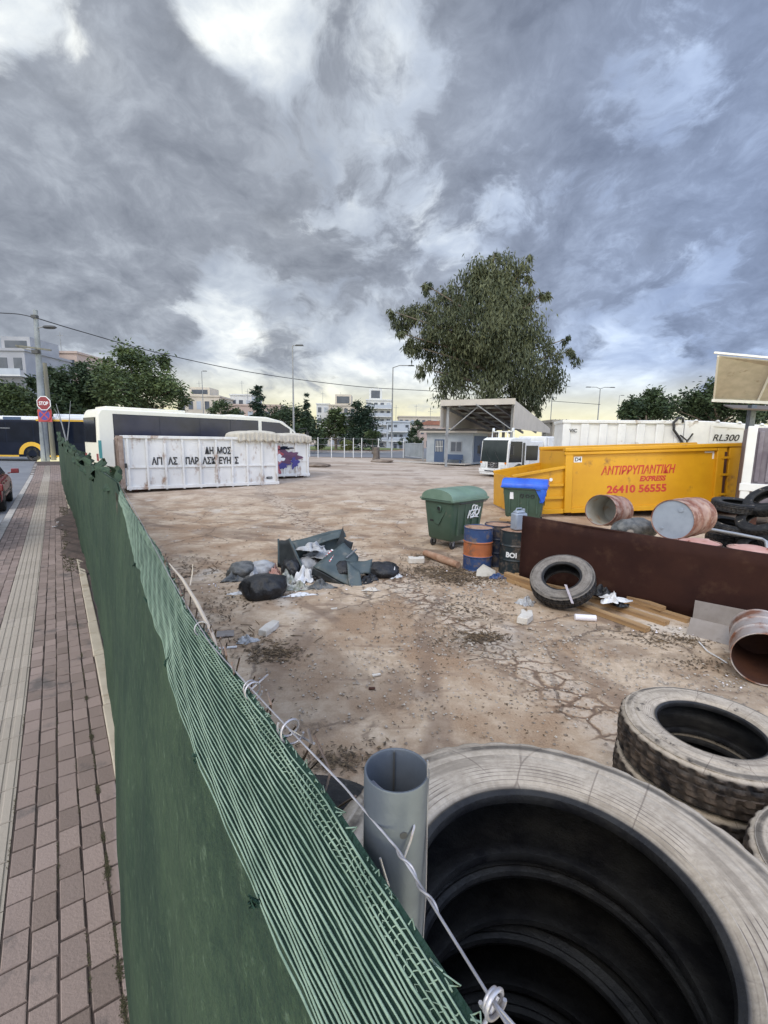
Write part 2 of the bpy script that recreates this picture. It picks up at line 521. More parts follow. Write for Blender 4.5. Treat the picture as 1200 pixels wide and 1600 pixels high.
M_['wall_bluegrey'] = pmat('wall_bluegrey', (.42, .45, .49), (.36, .39, .43), .3, .85)
M_['tile_roof'] = pmat('tile_roof', (.30, .13, .085), (.22, .10, .07), 1, .8)
M_['win_dark'] = pmat('win_dark', (.06, .07, .085), (.10, .11, .13), .3, .3)
M_['stop_red'] = pmat('stop_red', (.22, .03, .035), rough=.45)
M_['sign_blue'] = pmat('sign_blue', (.07, .06, .28), rough=.45)
M_['sign_red'] = pmat('sign_red', (.42, .06, .06), rough=.45)
M_['hose_black'] = pmat('hose_black', (.02, .02, .022), rough=.5)
M_['dusty_purple'] = pmat('dusty_purple', (.12, .10, .125), (.20, .18, .205), 2, .6)
M_['graffiti_purple'] = pmat('graffiti_purple', (.085, .035, .075), (.12, .05, .10), 2, .5)
M_['graffiti_red'] = pmat('graffiti_red', (.32, .05, .07), (.42, .18, .18), 5, .5)
M_['graffiti_blue'] = pmat('graffiti_blue', (.05, .045, .20), rough=.5)
M_['bark'] = pmat('bark', (.16, .13, .105), (.10, .08, .065), 3, .9, bump=.4, bscale=9)
M_['leaf_litter'] = pmat('leaf_litter', (.06, .042, .026), None, rough=.85, tint=(.20, .135, .075))
M_['pebble'] = pmat('pebble', (.22, .18, .145), None, rough=.9, tint=(.46, .41, .35))
M_['dry_cane'] = pmat('dry_cane', (.42, .37, .31), (.33, .28, .24), 6, .8)
M_['kerb_stone'] = pmat('kerb_stone', (.44, .41, .37), (.36, .33, .30), 3, .85, bump=.2, bscale=25, dirt=(.2, .17, .14), damt=.35)
M_['kerb_yellow'] = pmat('kerb_yellow', (.46, .40, .31), (.38, .325, .25), 3, .85, bump=.2, bscale=25, dirt=(.26, .2, .13), damt=.4)
M_['paver'] = pmat('paver', (.190, .142, .118), None, 8, .85, bump=.3, bscale=70, tint=(.30, .228, .197), dirt=(.125, .105, .095), damt=.42, dscale=3.2)
M_['tactile'] = pmat('tactile', (.31, .265, .215), None, 8, .85, bump=.2, bscale=70, tint=(.40, .345, .285), dirt=(.27, .23, .2), damt=.3, dscale=2.2)
M_['joint_soil'] = pmat('joint_soil', (.085, .06, .05), (.055, .042, .036), 6, .95, bump=.3, bscale=50)
M_['weed'] = pmat('weed', (.045, .05, .022), None, rough=.8, tint=(.10, .075, .04))
M_['asphalt'] = pmat('asphalt', (.15, .155, .17), (.19, .195, .205), .6, .85, bump=.2, bscale=60)
M_['far_grass'] = pmat('far_grass', (.16, .18, .055), (.10, .13, .04), .5, .95)
M_['soil_heap'] = pmat('soil_heap', (.25, .20, .16), (.17, .13, .10), 2, .95, bump=.4, bscale=8)
M_['red_soil'] = pmat('red_soil', (.30, .17, .11), (.24, .14, .09), .5, .95)


def leafmat(name, dark, light):
    m = bpy.data.materials.new(name)
    m.use_nodes = True
    q = NT(m.node_tree)
    b = q.n['Principled BSDF']
    a = q.n.new('ShaderNodeAttribute'); a.attribute_name = 'tint'
    q.put(b.inputs['Base Color'], q.mix(a.outputs['Fac'], dark, light))
    b.inputs['Roughness'].default_value = 0.6
    b.inputs['Specular IOR Level'].default_value = 0.25
    return m


M_['leaf_euc'] = leafmat('leaf_euc', (.028, .039, .021), (.098, .108, .058))
M_['leaf_mid'] = leafmat('leaf_mid', (.030, .048, .022), (.10, .135, .052))
M_['leaf_dark'] = leafmat('leaf_dark', (.018, .033, .018), (.055, .082, .036))
M_['leaf_conifer'] = leafmat('leaf_conifer', (.012, .026, .018), (.035, .062, .036))
M_['leaf_shrub'] = leafmat('leaf_shrub', (.06, .085, .02), (.18, .20, .06))


def ground_material():
    m = bpy.data.materials.new('yard_ground')
    m.use_nodes = True
    q = NT(m.node_tree)
    b = q.n['Principled BSDF']
    co = q.n.new('ShaderNodeTexCoord').outputs['Object']
    x, y, z = q.xyz(co)
    c2 = q.comb(x, y, 0.0)
    big = q.noise(c2, .28, 4, .55)
    mid = q.noise(c2, 1.1, 8, .62, .4)
    fine = q.noise(c2, 7.0, 9, .68)
    grit = q.noise(c2, 55.0, 6, .7)
    strk = q.noise(q.vm('MULTIPLY', c2, (.55, 3.2, 1)), 1.4, 7, .62, .3)
    conc = q.mix(q.ss(fine, .35, .68), (.41, .31, .215), (.57, .455, .34))
    dirtc = q.mix(q.ss(grit, .35, .65), (.25, .163, .10), (.36, .245, .158))
    f1 = q.m('ADD', q.m('MULTIPLY', mid, .6), q.m('MULTIPLY', big, .4))
    c = q.mix(q.ss(f1, .40, .60), conc, dirtc)
    c = q.mix(q.m('MULTIPLY', q.ss(fine, .60, .72), .55), c, (.155, .098, .066))
    # pale worn concrete patches
    pale = q.noise(q.vm('ADD', c2, (13, 7, 0)), .8, 7, .6)
    c = q.mix(q.m('MULTIPLY', q.ss(pale, .56, .70), .75), c, (.56, .50, .425))
    # darker brown streaks where wheels drag soil
    c = q.mix(q.m('MULTIPLY', q.ss(strk, .56, .70), .65), c, (.19, .125, .085))
    # broken slab line running through the yard
    ax, ay, bx_, by_ = .03, 8.7, 2.3, 3.6
    L2 = (bx_ - ax) ** 2 + (by_ - ay) ** 2
    L = math.sqrt(L2)
    wob = q.m('MULTIPLY', q.m('SUBTRACT', q.noise(c2, .9, 3, .5), .5), 1.1)
    cross = q.m('ADD', q.m('DIVIDE', q.m('SUBTRACT', q.m('MULTIPLY', q.m('SUBTRACT', x, ax), (by_ - ay)), q.m('MULTIPLY', q.m('SUBTRACT', y, ay), (bx_ - ax))), L), wob)
    band = q.ss(q.m('ABSOLUTE', cross), .55, .12)
    wp = q.vm('SCALE', q.vm('SUBTRACT', q.noise(c2, 2.2, 4, .6, color=True), (.5, .5, .5)), .35)
    cw = q.vm('ADD', c2, wp)
    v1 = q.voro(cw, .42)
    v2 = q.voro(q.vm('MULTIPLY', cw, (1.0, 1.4, 1)), 3.0)
    cr1 = q.m('MULTIPLY', q.ss(v1, .012, .002), q.m('MULTIPLY', q.ss(q.noise(c2, .5, 3, .5), .44, .56), q.ss(fine, .36, .52)))
    cr2 = q.m('MULTIPLY', q.ss(v2, .085, .02), band)
    slab = q.m('MULTIPLY', q.ss(v2, .05, .14), band)
    c = q.mix(q.m('MULTIPLY', slab, q.m('MULTIPLY', q.ss(fine, .3, .6), .75)), c, (.56, .47, .375))
    c = q.mix(q.m('MULTIPLY', band, q.m('MULTIPLY', q.ss(fine, .52, .60), .5)), c, (.20, .135, .095))
    c = q.mix(q.m('MULTIPLY', cr1, .7), c, (.085, .06, .045))
    c = q.mix(q.m('MULTIPLY', cr2, .8), c, (.13, .085, .06))
    # far half of the yard is greyer compacted gravel
    far = q.m('MULTIPLY', q.ss(y, 14.0, 30.0), .75)
    fcol = q.mix(q.ss(q.noise(q.vm('MULTIPLY', c2, (.35, 1, 1)), .5, 7, .6), .35, .65), (.33, .265, .215), (.50, .43, .37))
    c = q.mix(far, c, fcol)
    damp = q.noise(q.vm('ADD', c2, (21, 3, 0)), .42, 9, .62, .5)
    c = q.mix(q.m('MULTIPLY', q.ss(damp, .545, .60), .40), c, (.155, .112, .082))
    damp2 = q.noise(q.vm('ADD', c2, (2, 17, 0)), 1.7, 9, .66, .3)
    c = q.mix(q.m('MULTIPLY', q.ss(damp2, .60, .66), .55), c, (.125, .088, .064))
    for (tx, ty, tr, wd) in ((-9.0, 2.0, 11.6, .16), (-9.0, 2.0, 13.3, .16), (14.0, 3.5, 13.6, .14), (14.0, 3.5, 15.2, .14), (3.0, 30.0, 17.5, .2), (3.0, 30.0, 19.2, .2), (-14, -3, 16.2, .12)):
        ex, ey = q.m('SUBTRACT', x, tx), q.m('SUBTRACT', y, ty)
        rr_ = q.m('SQRT', q.m('ADD', q.m('MULTIPLY', ex, ex), q.m('MULTIPLY', ey, ey)))
        dd_ = q.m('ABSOLUTE', q.m('SUBTRACT', q.m('ADD', rr_, q.m('MULTIPLY', q.m('SUBTRACT', q.noise(c2, .35, 2, .5), .5), 1.2)), tr + .0))
        tb = q.m('MULTIPLY', q.ss(dd_, wd * 1.25, wd * .55), q.ss(q.noise(q.vm('ADD', c2, (tx, tr, 0)), .8, 6, .65), .42, .60))
        c = q.mix(q.m('MULTIPLY', tb, .6), c, (.165, .112, .08))
    # wet stain
    q.put(b.inputs['Base Color'], c)
    wet = q.ss(q.noise(q.vm('ADD', c2, (4, 31, 0)), .5, 6, .6), .60, .72)
    q.put(b.inputs['Roughness'], q.m('SUBTRACT', .92, q.m('MULTIPLY', wet, .15)))
    b.inputs['Specular IOR Level'].default_value = 0.25
    h = q.m('ADD', q.m('MULTIPLY', fine, .6), q.m('MULTIPLY', grit, .22))
    h = q.m('ADD', h, q.m('MULTIPLY', strk, .8))
    h = q.m('SUBTRACT', h, q.m('ADD', q.m('MULTIPLY', cr1, .6), q.m('MULTIPLY', cr2, .6)))
    q.put(b.inputs['Normal'], q.bump(h, .55, .035))
    return m


def tyre_material(name, dusty, zc=.114, d0=(.34, .285, .225), d1=(.49, .42, .34)):
    m = bpy.data.materials.new(name)
    m.use_nodes = True
    q = NT(m.node_tree)
    b = q.n['Principled BSDF']
    co = q.n.new('ShaderNodeTexCoord').outputs['Object']
    x, y, z = q.xyz(co)
    r = q.m('SQRT', q.m('ADD', q.m('MULTIPLY', x, x), q.m('MULTIPLY', y, y)))
    an = q.m('ARCTAN2', y, x)
    n1 = q.noise(co, 9, 8, .65)
    n2 = q.noise(q.comb(q.m('MULTIPLY', an, .25), q.m('MULTIPLY', r, 9.0), 0), 4, 6, .6)
    n3 = q.noise(co, 70, 5, .65)
    rub = q.mix(q.ss(n1, .3, .7), (.010, .010, .012), (.03, .029, .028))
    dust = q.mix(q.ss(q.m('ADD', q.m('MULTIPLY', n1, .6), q.m('MULTIPLY', n3, .4)), .35, .65), d0, d1)
    dust = q.mix(q.m('MULTIPLY', q.ss(n2, .50, .64), .6), dust, tuple(.62 * v for v in d0))
    ringn = q.m('SINE', q.m('MULTIPLY', r, 520.0))
    dust = q.mix(q.m('MULTIPLY', q.m('MULTIPLY', q.ss(ringn, .70, .95), q.ss(q.noise(co, 5, 4), .45, .6)), q.m('MULTIPLY', q.ss(r, .31, .33), q.ss(r, .40, .37))), dust, (.16, .13, .11))
    rad_cr = q.m('MULTIPLY', q.ss(q.voro(q.comb(q.m('MULTIPLY', an, 2.2), q.m('MULTIPLY', r, 3.0), 0), 1.0), .016, .003), q.ss(q.noise(co, 4, 3), .46, .56))
    dust = q.mix(q.m('MULTIPLY', rad_cr, .6), dust, (.14, .11, .09))
    side = q.m('MULTIPLY', q.ss(r, .300, .318), q.ss(z, zc - .016, zc))
    amt = q.m('MULTIPLY', side, q.ss(n1, .70 - .62 * dusty, .80 - .62 * dusty))
    scuff = q.m('MULTIPLY', q.ss(q.m('ABSOLUTE', q.m('SUBTRACT', r, q.m("ADD", .464, q.m('MULTIPLY', q.m('SUBTRACT', q.noise(co, 2.5, 3), .5), .03)))), .021, .007), q.ss(q.noise(co, 3.2, 5, .65), .40, .54))
    amt = q.m('MULTIPLY', amt, q.m('SUBTRACT', 1.0, q.m("MULTIPLY", scuff, .7)))
    c = q.mix(amt, rub, dust)
    tread = q.m('MULTIPLY', q.ss(r, .49, .52), .6)
    c = q.mix(q.m('MULTIPLY', tread, q.ss(n1, .35, .6)), c, (.17, .125, .095))
    q.put(b.inputs['Base Color'], c)
    q.put(b.inputs['Roughness'], q.m('ADD', .42, q.m('MULTIPLY', amt, .5)))
    b.inputs['Specular IOR Level'].default_value = .22
    q.put(b.inputs['Normal'], q.bump(q.m('ADD', n3, q.m('MULTIPLY', n1, .8)), .30, .014))
    return m


M_['ground'] = ground_material()
M_['tyre_dusty'] = tyre_material('tyre_dusty', 1.0, .096)
M_['tyre_worn'] = tyre_material('tyre_worn', .62)
M_['tyre_dark'] = tyre_material('tyre_dark', .18)
M_['tyre_black'] = tyre_material('tyre_black', -.5)
M_['tyre_grey'] = tyre_material('tyre_grey', .8, .108, (.15, .132, .115), (.24, .215, .19))


def net_material(name, c0, c1, fine):
    m = bpy.data.materials.new(name)
    m.use_nodes = True
    q = NT(m.node_tree)
    b = q.n['Principled BSDF']
    co = q.n.new('ShaderNodeTexCoord').outputs['Object']
    n1 = q.noise(co, 2.2, 6, .6)
    n2 = q.noise(co, 38, 4, .7)
    n3 = q.noise(co, 260, 2, .5)
    c = q.mix(q.ss(q.m('ADD', q.m('MULTIPLY', n1, .55), q.m('MULTIPLY', n2, .45)), .36, .64), c0, c1)
    c = q.mix(q.m('MULTIPLY', q.ss(n3, .45, .65), .45), c, (.012, .03, .025))
    c = q.mix(q.m('MULTIPLY', q.ss(n2, .60, .72), .35), c, (.16, .22, .16))
    q.put(b.inputs['Base Color'], c)
    b.inputs['Roughness'].default_value = .75
    b.inputs['Specular IOR Level'].default_value = .2
    wr = q.noise(q.vm('MULTIPLY', co, (1, 1, .22)), 7.0, 5, .55, .6)
    q.put(b.inputs['Normal'], q.bump(wr, .55, .05, q.bump(q.m('ADD', n3, n2), fine, .004)))
    return m


M_['net_plain'] = net_material('net_plain', (.021, .042, .028), (.050, .081, .047), .7)
M_['net_back'] = net_material('net_back', (.012, .034, .025), (.026, .060, .044), .8)
M_['net_thread'] = pmat('net_thread', (.235, .32, .245), (.15, .22, .165), 30, .6, bump=.2, bscale=300)

# ------------------------------------------------------------------ setting: one terrain sheet on each side of the fence
def terrain(fn_z, n0, n1, name, mat, near=True):
    ts = list(np.arange(-4, 14, .30)) + list(np.arange(14, 60, 1.2)) + [70, 90, 130, 200, 400, 900]
    if n0 < 0: ns = [-900, -300, -120, -60, -40] + list(np.arange(-30, -1.25, 2.0)) + [n1]
    else: ns = [n0] + list(np.arange(.6, 14, .30)) + list(np.arange(14, 60, 1.2)) + [70, 100, 160, 300, 900]
    b = MB()
    pts = []
    for t in ts:
        for n in ns:
            p = FP(t, n, 0)
            pts.append((p.x, p.y, fn_z(p.x, p.y, t, n)))
    m = len(ns)
    b.add(pts, [(i * m + j, i * m + j + 1, (i + 1) * m + j + 1, (i + 1) * m + j) for i in range(len(ts) - 1) for j in range(m - 1)])
    return tag(b.build(name, mat, smooth=180), kind='structure')


def yard_z(x, y, t, n):
    w = .010 * math.sin(1.7 * x + .6 * y) * math.sin(1.1 * y - .5 * x) + .006 * math.sin(4.1 * x + 2.3 * y)
    return hz(x, y) + w * sst(14 - y, 0, 4)


def walk_z(t): return .5 + .3 * sst(t, 28, 40)


terrain(yard_z, .24, 900, 'yard_ground', M_['ground'])
terrain(lambda x, y, t, n: walk_z(t) - .12, -900, -1.22, 'street', M_['asphalt'])

# pavement: bed, pavers, tactile strip, kerb
b = MB()
tl = list(np.arange(-3, 40, .5))
b.grid(lambda u, v: FP(-3 + 43 * u, -1.22 + 1.60 * v, walk_z(-3 + 43 * u) - .008), 86, 1)
b.grid(lambda u, v: FP(-3 + 43 * u, .38, walk_z(-3 + 43 * u) - .008 - .7 * v), 86, 1)
tag(b.build('pavement_bed', M_['joint_soil'], smooth=30), kind='structure')
rnd = random.Random(3)


def pavers(rows, name):
    b = MB()
    for ri, (n0, w) in enumerate(rows):
        t = -.6 + rnd.random() * .2
        while t < 36:
            L = .165
            g = rnd.uniform(.0035, .0065) if t < 8 else .003
            z = walk_z(t) + rnd.uniform(-.003, .003)
            tl_ = rnd.uniform(-.003, .003)
            nn = n0 + rnd.uniform(-.0022, .0022)
            q = .004
            ti = min(1, max(0, rnd.gauss(.5, .25)))
            c = [(t + g, nn + g), (t + L - g, nn + g), (t + L - g, nn + w - g), (t + g, nn + w - g)]
            ci = [(t + g + q, nn + g + q), (t + L - g - q, nn + g + q), (t + L - g - q, nn + w - g - q), (t + g + q, nn + w - g - q)]
            vs = [FP(a, e, z - .03) for a, e in c] + [FP(a, e, z - .003) for a, e in c] + [FP(a, e, z + tl_ * (1 if i < 2 else -1)) for i, (a, e) in enumerate(ci)]
            fs = [(i, (i + 1) % 4, 4 + (i + 1) % 4, 4 + i) for i in range(4)] + [(4 + i, 4 + (i + 1) % 4, 8 + (i + 1) % 4, 8 + i) for i in range(4)] + [(8, 9, 10, 11)]
            b.add(vs, fs, 0, None, ti)
            t += L
    return tag(b.build(name, M_['paver'], smooth=0, fixn=False), kind='structure')


pavers([(-.345 + .0985 * i, .0985) for i in range(5)], 'pavement')
pavers([(-1.045 + .0985 * i, .0985) for i in range(4)], 'pavement_edge')
b = MB()
t = -.6
while t < 36:
    z = walk_z(t)
    ti = min(1, max(0, rnd.gauss(.5, .2)))
    b.add([FP(t + .002, -.648, z - .004), FP(t + .298, -.648, z - .004), FP(t + .298, -.350, z - .004), FP(t + .002, -.350, z - .004)], [(0, 1, 2, 3)], 0, None, ti * .8)
    for i in range(5):
        n0 = -.640 + i * .0585
        c = [(t + .004, n0), (t + .296, n0), (t + .296, n0 + .044), (t + .004, n0 + .044)]
        ci = [(t + .008, n0 + .005), (t + .292, n0 + .005), (t + .292, n0 + .039), (t + .008, n0 + .039)]
        vs = [FP(a, e, z - .004) for a, e in c] + [FP(a, e, z + .002) for a, e in ci]
        b.add(vs, [(i_, (i_ + 1) % 4, 4 + (i_ + 1) % 4, 4 + i_) for i_ in range(4)] + [(4, 5, 6, 7)], 0, None, ti)
    t += .3
tag(b.build('tactile_path', M_['tactile'], smooth=0, fixn=False), kind='structure')
b = MB()
for i in range(40):
    t = -2 + i
    z = walk_z(t)
    b.add([FP(t + .006, -1.22, z - .16), FP(t + .994, -1.22, z - .16), FP(t + .994, -1.055, z - .16), FP(t + .006, -1.055, z - .16),
           FP(t + .006, -1.21, z + .006), FP(t + .994, -1.21, z + .006), FP(t + .994, -1.055, z + .006), FP(t + .006, -1.055, z + .006)],
          [(4, 5, 6, 7), (0, 1, 5, 4), (1, 2, 6, 5), (2, 3, 7, 6), (3, 0, 4, 7)])
tag(b.build('kerb', M_['kerb_stone'], smooth=30, bevel=.012), kind='structure')
b = MB()
for i in range(34):
    t = -1 + i
    z = walk_z(t)
    jw = rnd.uniform(-.008, .012)
    b.add([FP(t + .004, .150, z - .1), FP(t + .99, .150, z - .1), FP(t + .99, .238, z - .1), FP(t + .004, .238, z - .1),
           FP(t + .004, .150 + jw, z + .012), FP(t + .99, .150 + jw, z + .012), FP(t + .99, .238, z + .014), FP(t + .004, .238, z + .014)],
          [(4, 5, 6, 7), (0, 1, 5, 4), (1, 2, 6, 5), (2, 3, 7, 6), (3, 0, 4, 7)])
tag(b.build('pavement_border', M_['kerb_yellow'], smooth=30, bevel=.01), kind='structure')

# weeds and soil in the paving joints and along the fence foot
b = MB()
for _ in range(9000):
    mode = rnd.random()
    if mode < .62:
        row = rnd.choice([.0985 * 4 - .345, .0985 * 4 - .345, .0985 * 4 - .345, .0985 * 3 - .345, .0985 * 2 - .345, -.35])
        t = .8 + 9 * rnd.random() ** 1.6
        if math.sin(t * 5.3 + row * 40) + .7 * math.sin(t * 13.7 + row * 11) < .45: continue
        n = row + rnd.gauss(0, .003)
    elif mode < .8:
        t = 8.5 + 8 * rnd.random(); n = .22 - .26 * rnd.random()
    else:
        t = rnd.choice([1.50, 1.57, 1.62, 1.70, 1.84, 1.95, 2.02, 2.35, 2.42, 2.6, 3.0, 3.6, 4.2, 5.1]) + rnd.gauss(0, .022); n = .049 + rnd.gauss(0, .007)
    p = FP(t, n, walk_z(t))
    for _k in range(3):
        a = rnd.random() * 6.28
        l = rnd.uniform(.0025, .0065) * (4.5 if mode >= .62 and mode < .8 else 1)
        d = Vector((math.cos(a), math.sin(a), rnd.uniform(.15, .9))) * l
        s = Vector((-math.sin(a), math.cos(a), 0)) * l * .3
        b.add([p - s, p + s, p + d + s * .4, p + d - s * .4], [(0, 1, 2, 3)], 0, None, rnd.random() ** 1.5)
tag(b.build('joint_weeds', M_['weed'], smooth=0, fixn=False), 'dark weeds and soil clumps growing in the paving joints', 'weeds', kind='stuff')

b = MB()
def soil(u, v):
    t = 8.2 + 8.5 * u
    e = .02 + .10 * math.sin(t * 1.7) + .06 * math.sin(t * 4.3) - .20 * math.exp(-((t - 12.8) / 1.6) ** 2)
    n = .30 + (e - .26) * v
    edge = min(v, 1) 
    return FP(t, n, walk_z(t) + .050 * (1 - v ** 3) * (.6 + .4 * math.sin(t * 9 + n * 20)) * min(1, 6 * u, 6 * (1 - u)) + .006 * math.sin(t * 31 + n * 90) - .016 * v ** 4 + .010)
b.grid(soil, 120, 14)
tag(b.build('soil', M_['joint_soil'], smooth=60), kind='structure')

# distant street, roundabout kerb, grass
def ribbon(px_list, w0, w1, name, mat, dz):
    b = MB()
    for i in range(len(px_list) - 1):
        pass
    return b


def patch(poly_px, name, mat, dz, z=None):
    b = MB()
    pts = [G(px, py, .5 if z is None else z) for px, py in poly_px]
    pts = [Vector((p.x, p.y, hz(p.x, p.y) + dz)) for p in pts]
    b.add(pts, [tuple(range(len(pts)))])
    return tag(b.build(name, mat, smooth=0), kind='structure')


def world_patch(pts, name, mat):
    b = MB()
    b.add(pts, [tuple(range(len(pts)))])
    return tag(b.build(name, mat, smooth=0), kind='structure')


def arc(cx, cy, r0, r1, a0, a1, z0, z1, name, mat, n=48):
    b = MB()
    for i in range(n):
        A, B = a0 + (a1 - a0) * i / n, a0 + (a1 - a0) * (i + 1) / n
        q = lambda r, a, z: (cx + r * math.cos(a), cy + r * math.sin(a), z)
        b.add([q(r0, A, z1), q(r1, A, z1), q(r1, B, z1), q(r0, B, z1), q(r1, A, z0), q(r1, B, z0)], [(0, 1, 2, 3), (1, 4, 5, 2)])
    return tag(b.build(name, mat, smooth=40), kind='structure')


def wz(x, y): return hz(x, y)


roadpts = [G(470, 724, .5), G(560, 723, .5), G(640, 722, .5), G(672, 722, .5), G(690, 712, .5), G(720, 700, .5), G(420, 697, .5), G(420, 724, .5)]
b = MB()
# road surface round the island
road_c = Vector((-8.5, 78, 0))
xs = np.linspace(-60, 60, 41); ys = np.linspace(48, 150, 40)
pts = [(x, y, hz(x, y) + .03) for x in xs for y in ys]
b.add(pts, [(i * 40 + j, (i + 1) * 40 + j, (i + 1) * 40 + j + 1, i * 40 + j + 1) for i in range(40) for j in range(39)])
tag(b.build('road', M_['asphalt'], smooth=60), kind='structure')
zi = .5
# the island bulges towards the yard; it is an ellipse of turf ringed by a kerb
def ell(cx, cy, ax, ay, z0, z1, name, mat, inner=.0, n=64):
    b = MB()
    ring = lambda s, z: [(cx + ax * s * math.cos(2 * PI * i / n), cy + ay * s * math.sin(2 * PI * i / n), z) for i in range(n)]
    if inner:
        b.add(ring(inner, z1) + ring(1, z1) + ring(1, z0), [(i, n + i, n + (i + 1) % n, (i + 1) % n) for i in range(n)] + [(n + i, 2 * n + i, 2 * n + (i + 1) % n, n + (i + 1) % n) for i in range(n)])
    else:
        b.add(ring(1, z1), [tuple(range(n))])
    return tag(b.build(name, mat, smooth=40), kind='structure')


IC = (-12.5, 82)
hI = hz(*IC) + .02
ell(IC[0], IC[1], 17.5, 20, hI - .05, hI + .22, 'roundabout_kerb', M_['kerb_stone'], inner=.965)
ell(IC[0], IC[1], 16.9, 19.3, hI, hI + .226, 'roundabout_soil', M_['red_soil'])
ell(IC[0], IC[1] + 2, 15.6, 17.5, hI, hI + .27, 'roundabout_grass', M_['far_grass'])

# ------------------------------------------------------------------ the fence
fence = thing('net_fence', 'long green shade net fence on galvanised posts and wire beside the brick pavement', 'fence', tuple(FP(.244, .188, .5)))
FI = Matrix.Translation(-Vector(FP(.244, .188, .5)))


def interp(t, tab):
    if t <= tab[0][0]: return tab[0][1:]
    for a, c in zip(tab, tab[1:]):
        if t <= c[0]:
            f = (t - a[0]) / (c[0] - a[0])
            return [a[i] + (c[i] - a[i]) * f for i in range(1, len(a))]
    return tab[-1][1:]


# t, top n, top drop, fold n, fold drop below the eye, foot n
TOP_N = [(-.5, .150), (.76, .150), (.95, .166), (1.19, .184), (1.69, .202), (2.25, .228), (3.1, .280), (3.8, .270), (5.6, .256), (9, .25), (14, .24), (18, .18), (26, .12)]
TOP_D = [(-.5, .300), (.13, .290), (.30, .272), (2.0, .270), (3.0, .262), (6, .27), (12, .26), (16, .20), (20, .12), (26, .0)]
FOLD_N = [(-.5, .098), (.48, .098), (.63, .104), (.82, .119), (1.1, .136), (1.64, .173), (2.0, .200), (2.4, .225), (3.2, .270), (3.8, .262), (6, .25), (9, .245), (14, .235), (18, .18), (26, .12)]
FOLD_D = [(-.5, .34), (1.5, .34), (2.2, .33), (3.2, .31), (5, .31), (12, .30), (16, .24), (20, .16), (26, .04)]
FOOT_N = [(-.5, .05), (1.6, .058), (2.03, .066), (2.4, .092), (2.85, .132), (3.5, .190), (4.2, .208), (5.0, .240), (6.5, .256), (7.8, .280), (9.6, .248), (14, .255), (18, .165), (26, .10)]


def prof_at(t): return [interp(t, q)[0] for q in (TOP_N, TOP_D, FOLD_N, FOLD_D, FOOT_N)]


def wob(t, k_):
    return math.sin(t * 7.3 + k_) * .4 + math.sin(t * 17.1 + 2.1 * k_) * .25 + math.sin(t * 3.1 + k_ * .7) * .35


def ffoot(t): return walk_z(t) + .012


def flap(t, s, off=0.0):                              # s 0 top .. 1 fold
    a = prof_at(t)
    amp = min(.8, .12 + t * .10) if t > 0 else .12
    n = a[0] + (a[2] - a[0]) * s - .003 * math.sin(PI * s) * (1 + .5 * wob(t, 1.5))
    d = a[1] + (a[3] - a[1]) * s
    n += amp * .010 * wob(t * .7, 3.0 + .6 * s) * (.3 + .7 * s)
    d += amp * (.008 * wob(t * 1.1, 9.1) * s + .006 * wob(t * 1.9, 1.0) * (1 - s))
    # gathers where the cloth is tied
    for tg in (.78, 1.25, 2.35, 4.4, 7.3):
        g = math.exp(-((t - tg) / (.035 + .012 * tg)) ** 2)
        d -= g * .010 * s ** 2
        n += g * .004 * s
    return FP(t, n - off, H - d)


tsn = [-.5 + .03 * i for i in range(84)] + list(np.arange(2.02, 9, .08)) + list(np.arange(9, 26.1, .25))
b = MB()
m = len(tsn) - 1
NV = 14


def sheet(i, j):
    t = tsn[int(round(i * m))]
    a = prof_at(t)
    fold = flap(t, 1.0 - sst(t, 1.9, 3.1)) + FN * (.010 - .016 * sst(t, 1.9, 3.0))
    amp = min(1.0, .3 + max(t, 0) * .08)
    foot = FP(t, a[4] + .02 * amp * wob(t * .6, 5.0), ffoot(t))
    p = fold.lerp(foot, j)
    fold_w = math.sin(PI * j) * amp * (.030 * wob(t * .55 + j * .5, 2.0) + .016 * wob(t * 1.6 - j * .9, 7.7) + .006 * wob(t * 3.7 + j * 1.3, 1.7))
    p += FN * (fold_w - .010 * math.sin(PI * j))
    return p


b.grid(sheet, m, NV)
b.build('shade_net', M_['net_plain'], fence, smooth=180, M=FI, fixn=False)
b = MB()
b.grid(lambda i, j: flap(tsn[int(round(i * m))], j) + FN * .003, m, 8, 0)
NTH = 25
for q in range(NTH):
    s = (q + .3) / NTH
    if q < 60:
        pts, rr = [], []
        for i, t in enumerate(tsn):
            if t > 2.7: break
            jit = .0005 * math.sin(t * 40 + q * 1.7) + .0003 * math.sin(t * 91 + q) + .0016 * math.sin(t * 3.1 + q * .5)
            pts.append(flap(t, min(1, max(0, s + jit * 3)), .001 + .0008 * math.sin(t * 60 + q)))
            rr.append(.00082 + .0002 * math.sin(t * 33 + q * 2.1))
        b.tube(pts, rr, 4, 1, cap=False)
# the open knitted selvage along the top edge
t = -.4
while t < 1.6:
    for q in range(0, 4):
        s = (q + .3) / NTH
        s2 = (q + 1.3) / NTH
        if rnd.random() < .9:
            t2 = t + rnd.uniform(.0005, .003)
            b.tube([flap(t + rnd.uniform(-.0015, .0015), s, .001), flap(t2, (s + s2) / 2, .002), flap(t + rnd.uniform(-.001, .002), s2, .001)], .00048, 3, 1, cap=False)
    t += .0058
# frayed loops hanging along the wire side
for _ in range(700):
    t = -.3 + 9 * rnd.random() ** 1.7
    p = flap(t, 0.0)
    L = rnd.uniform(.002, .007)
    a = rnd.uniform(-1, 1)
    q1 = p + FD * L * a + FN * L * rnd.uniform(-.2, 1) + Vector((0, 0, L * rnd.uniform(-.2, .7)))
    q2 = p + FD * L * rnd.uniform(-1, 1) * 1.4 + FN * L * .3
    b.tube([p, q1, q2], .0006, 3, 1, cap=False)
b.build('net_flap', [M_['net_back'], M_['net_thread']], fence, smooth=180, M=FI, fixn=False)
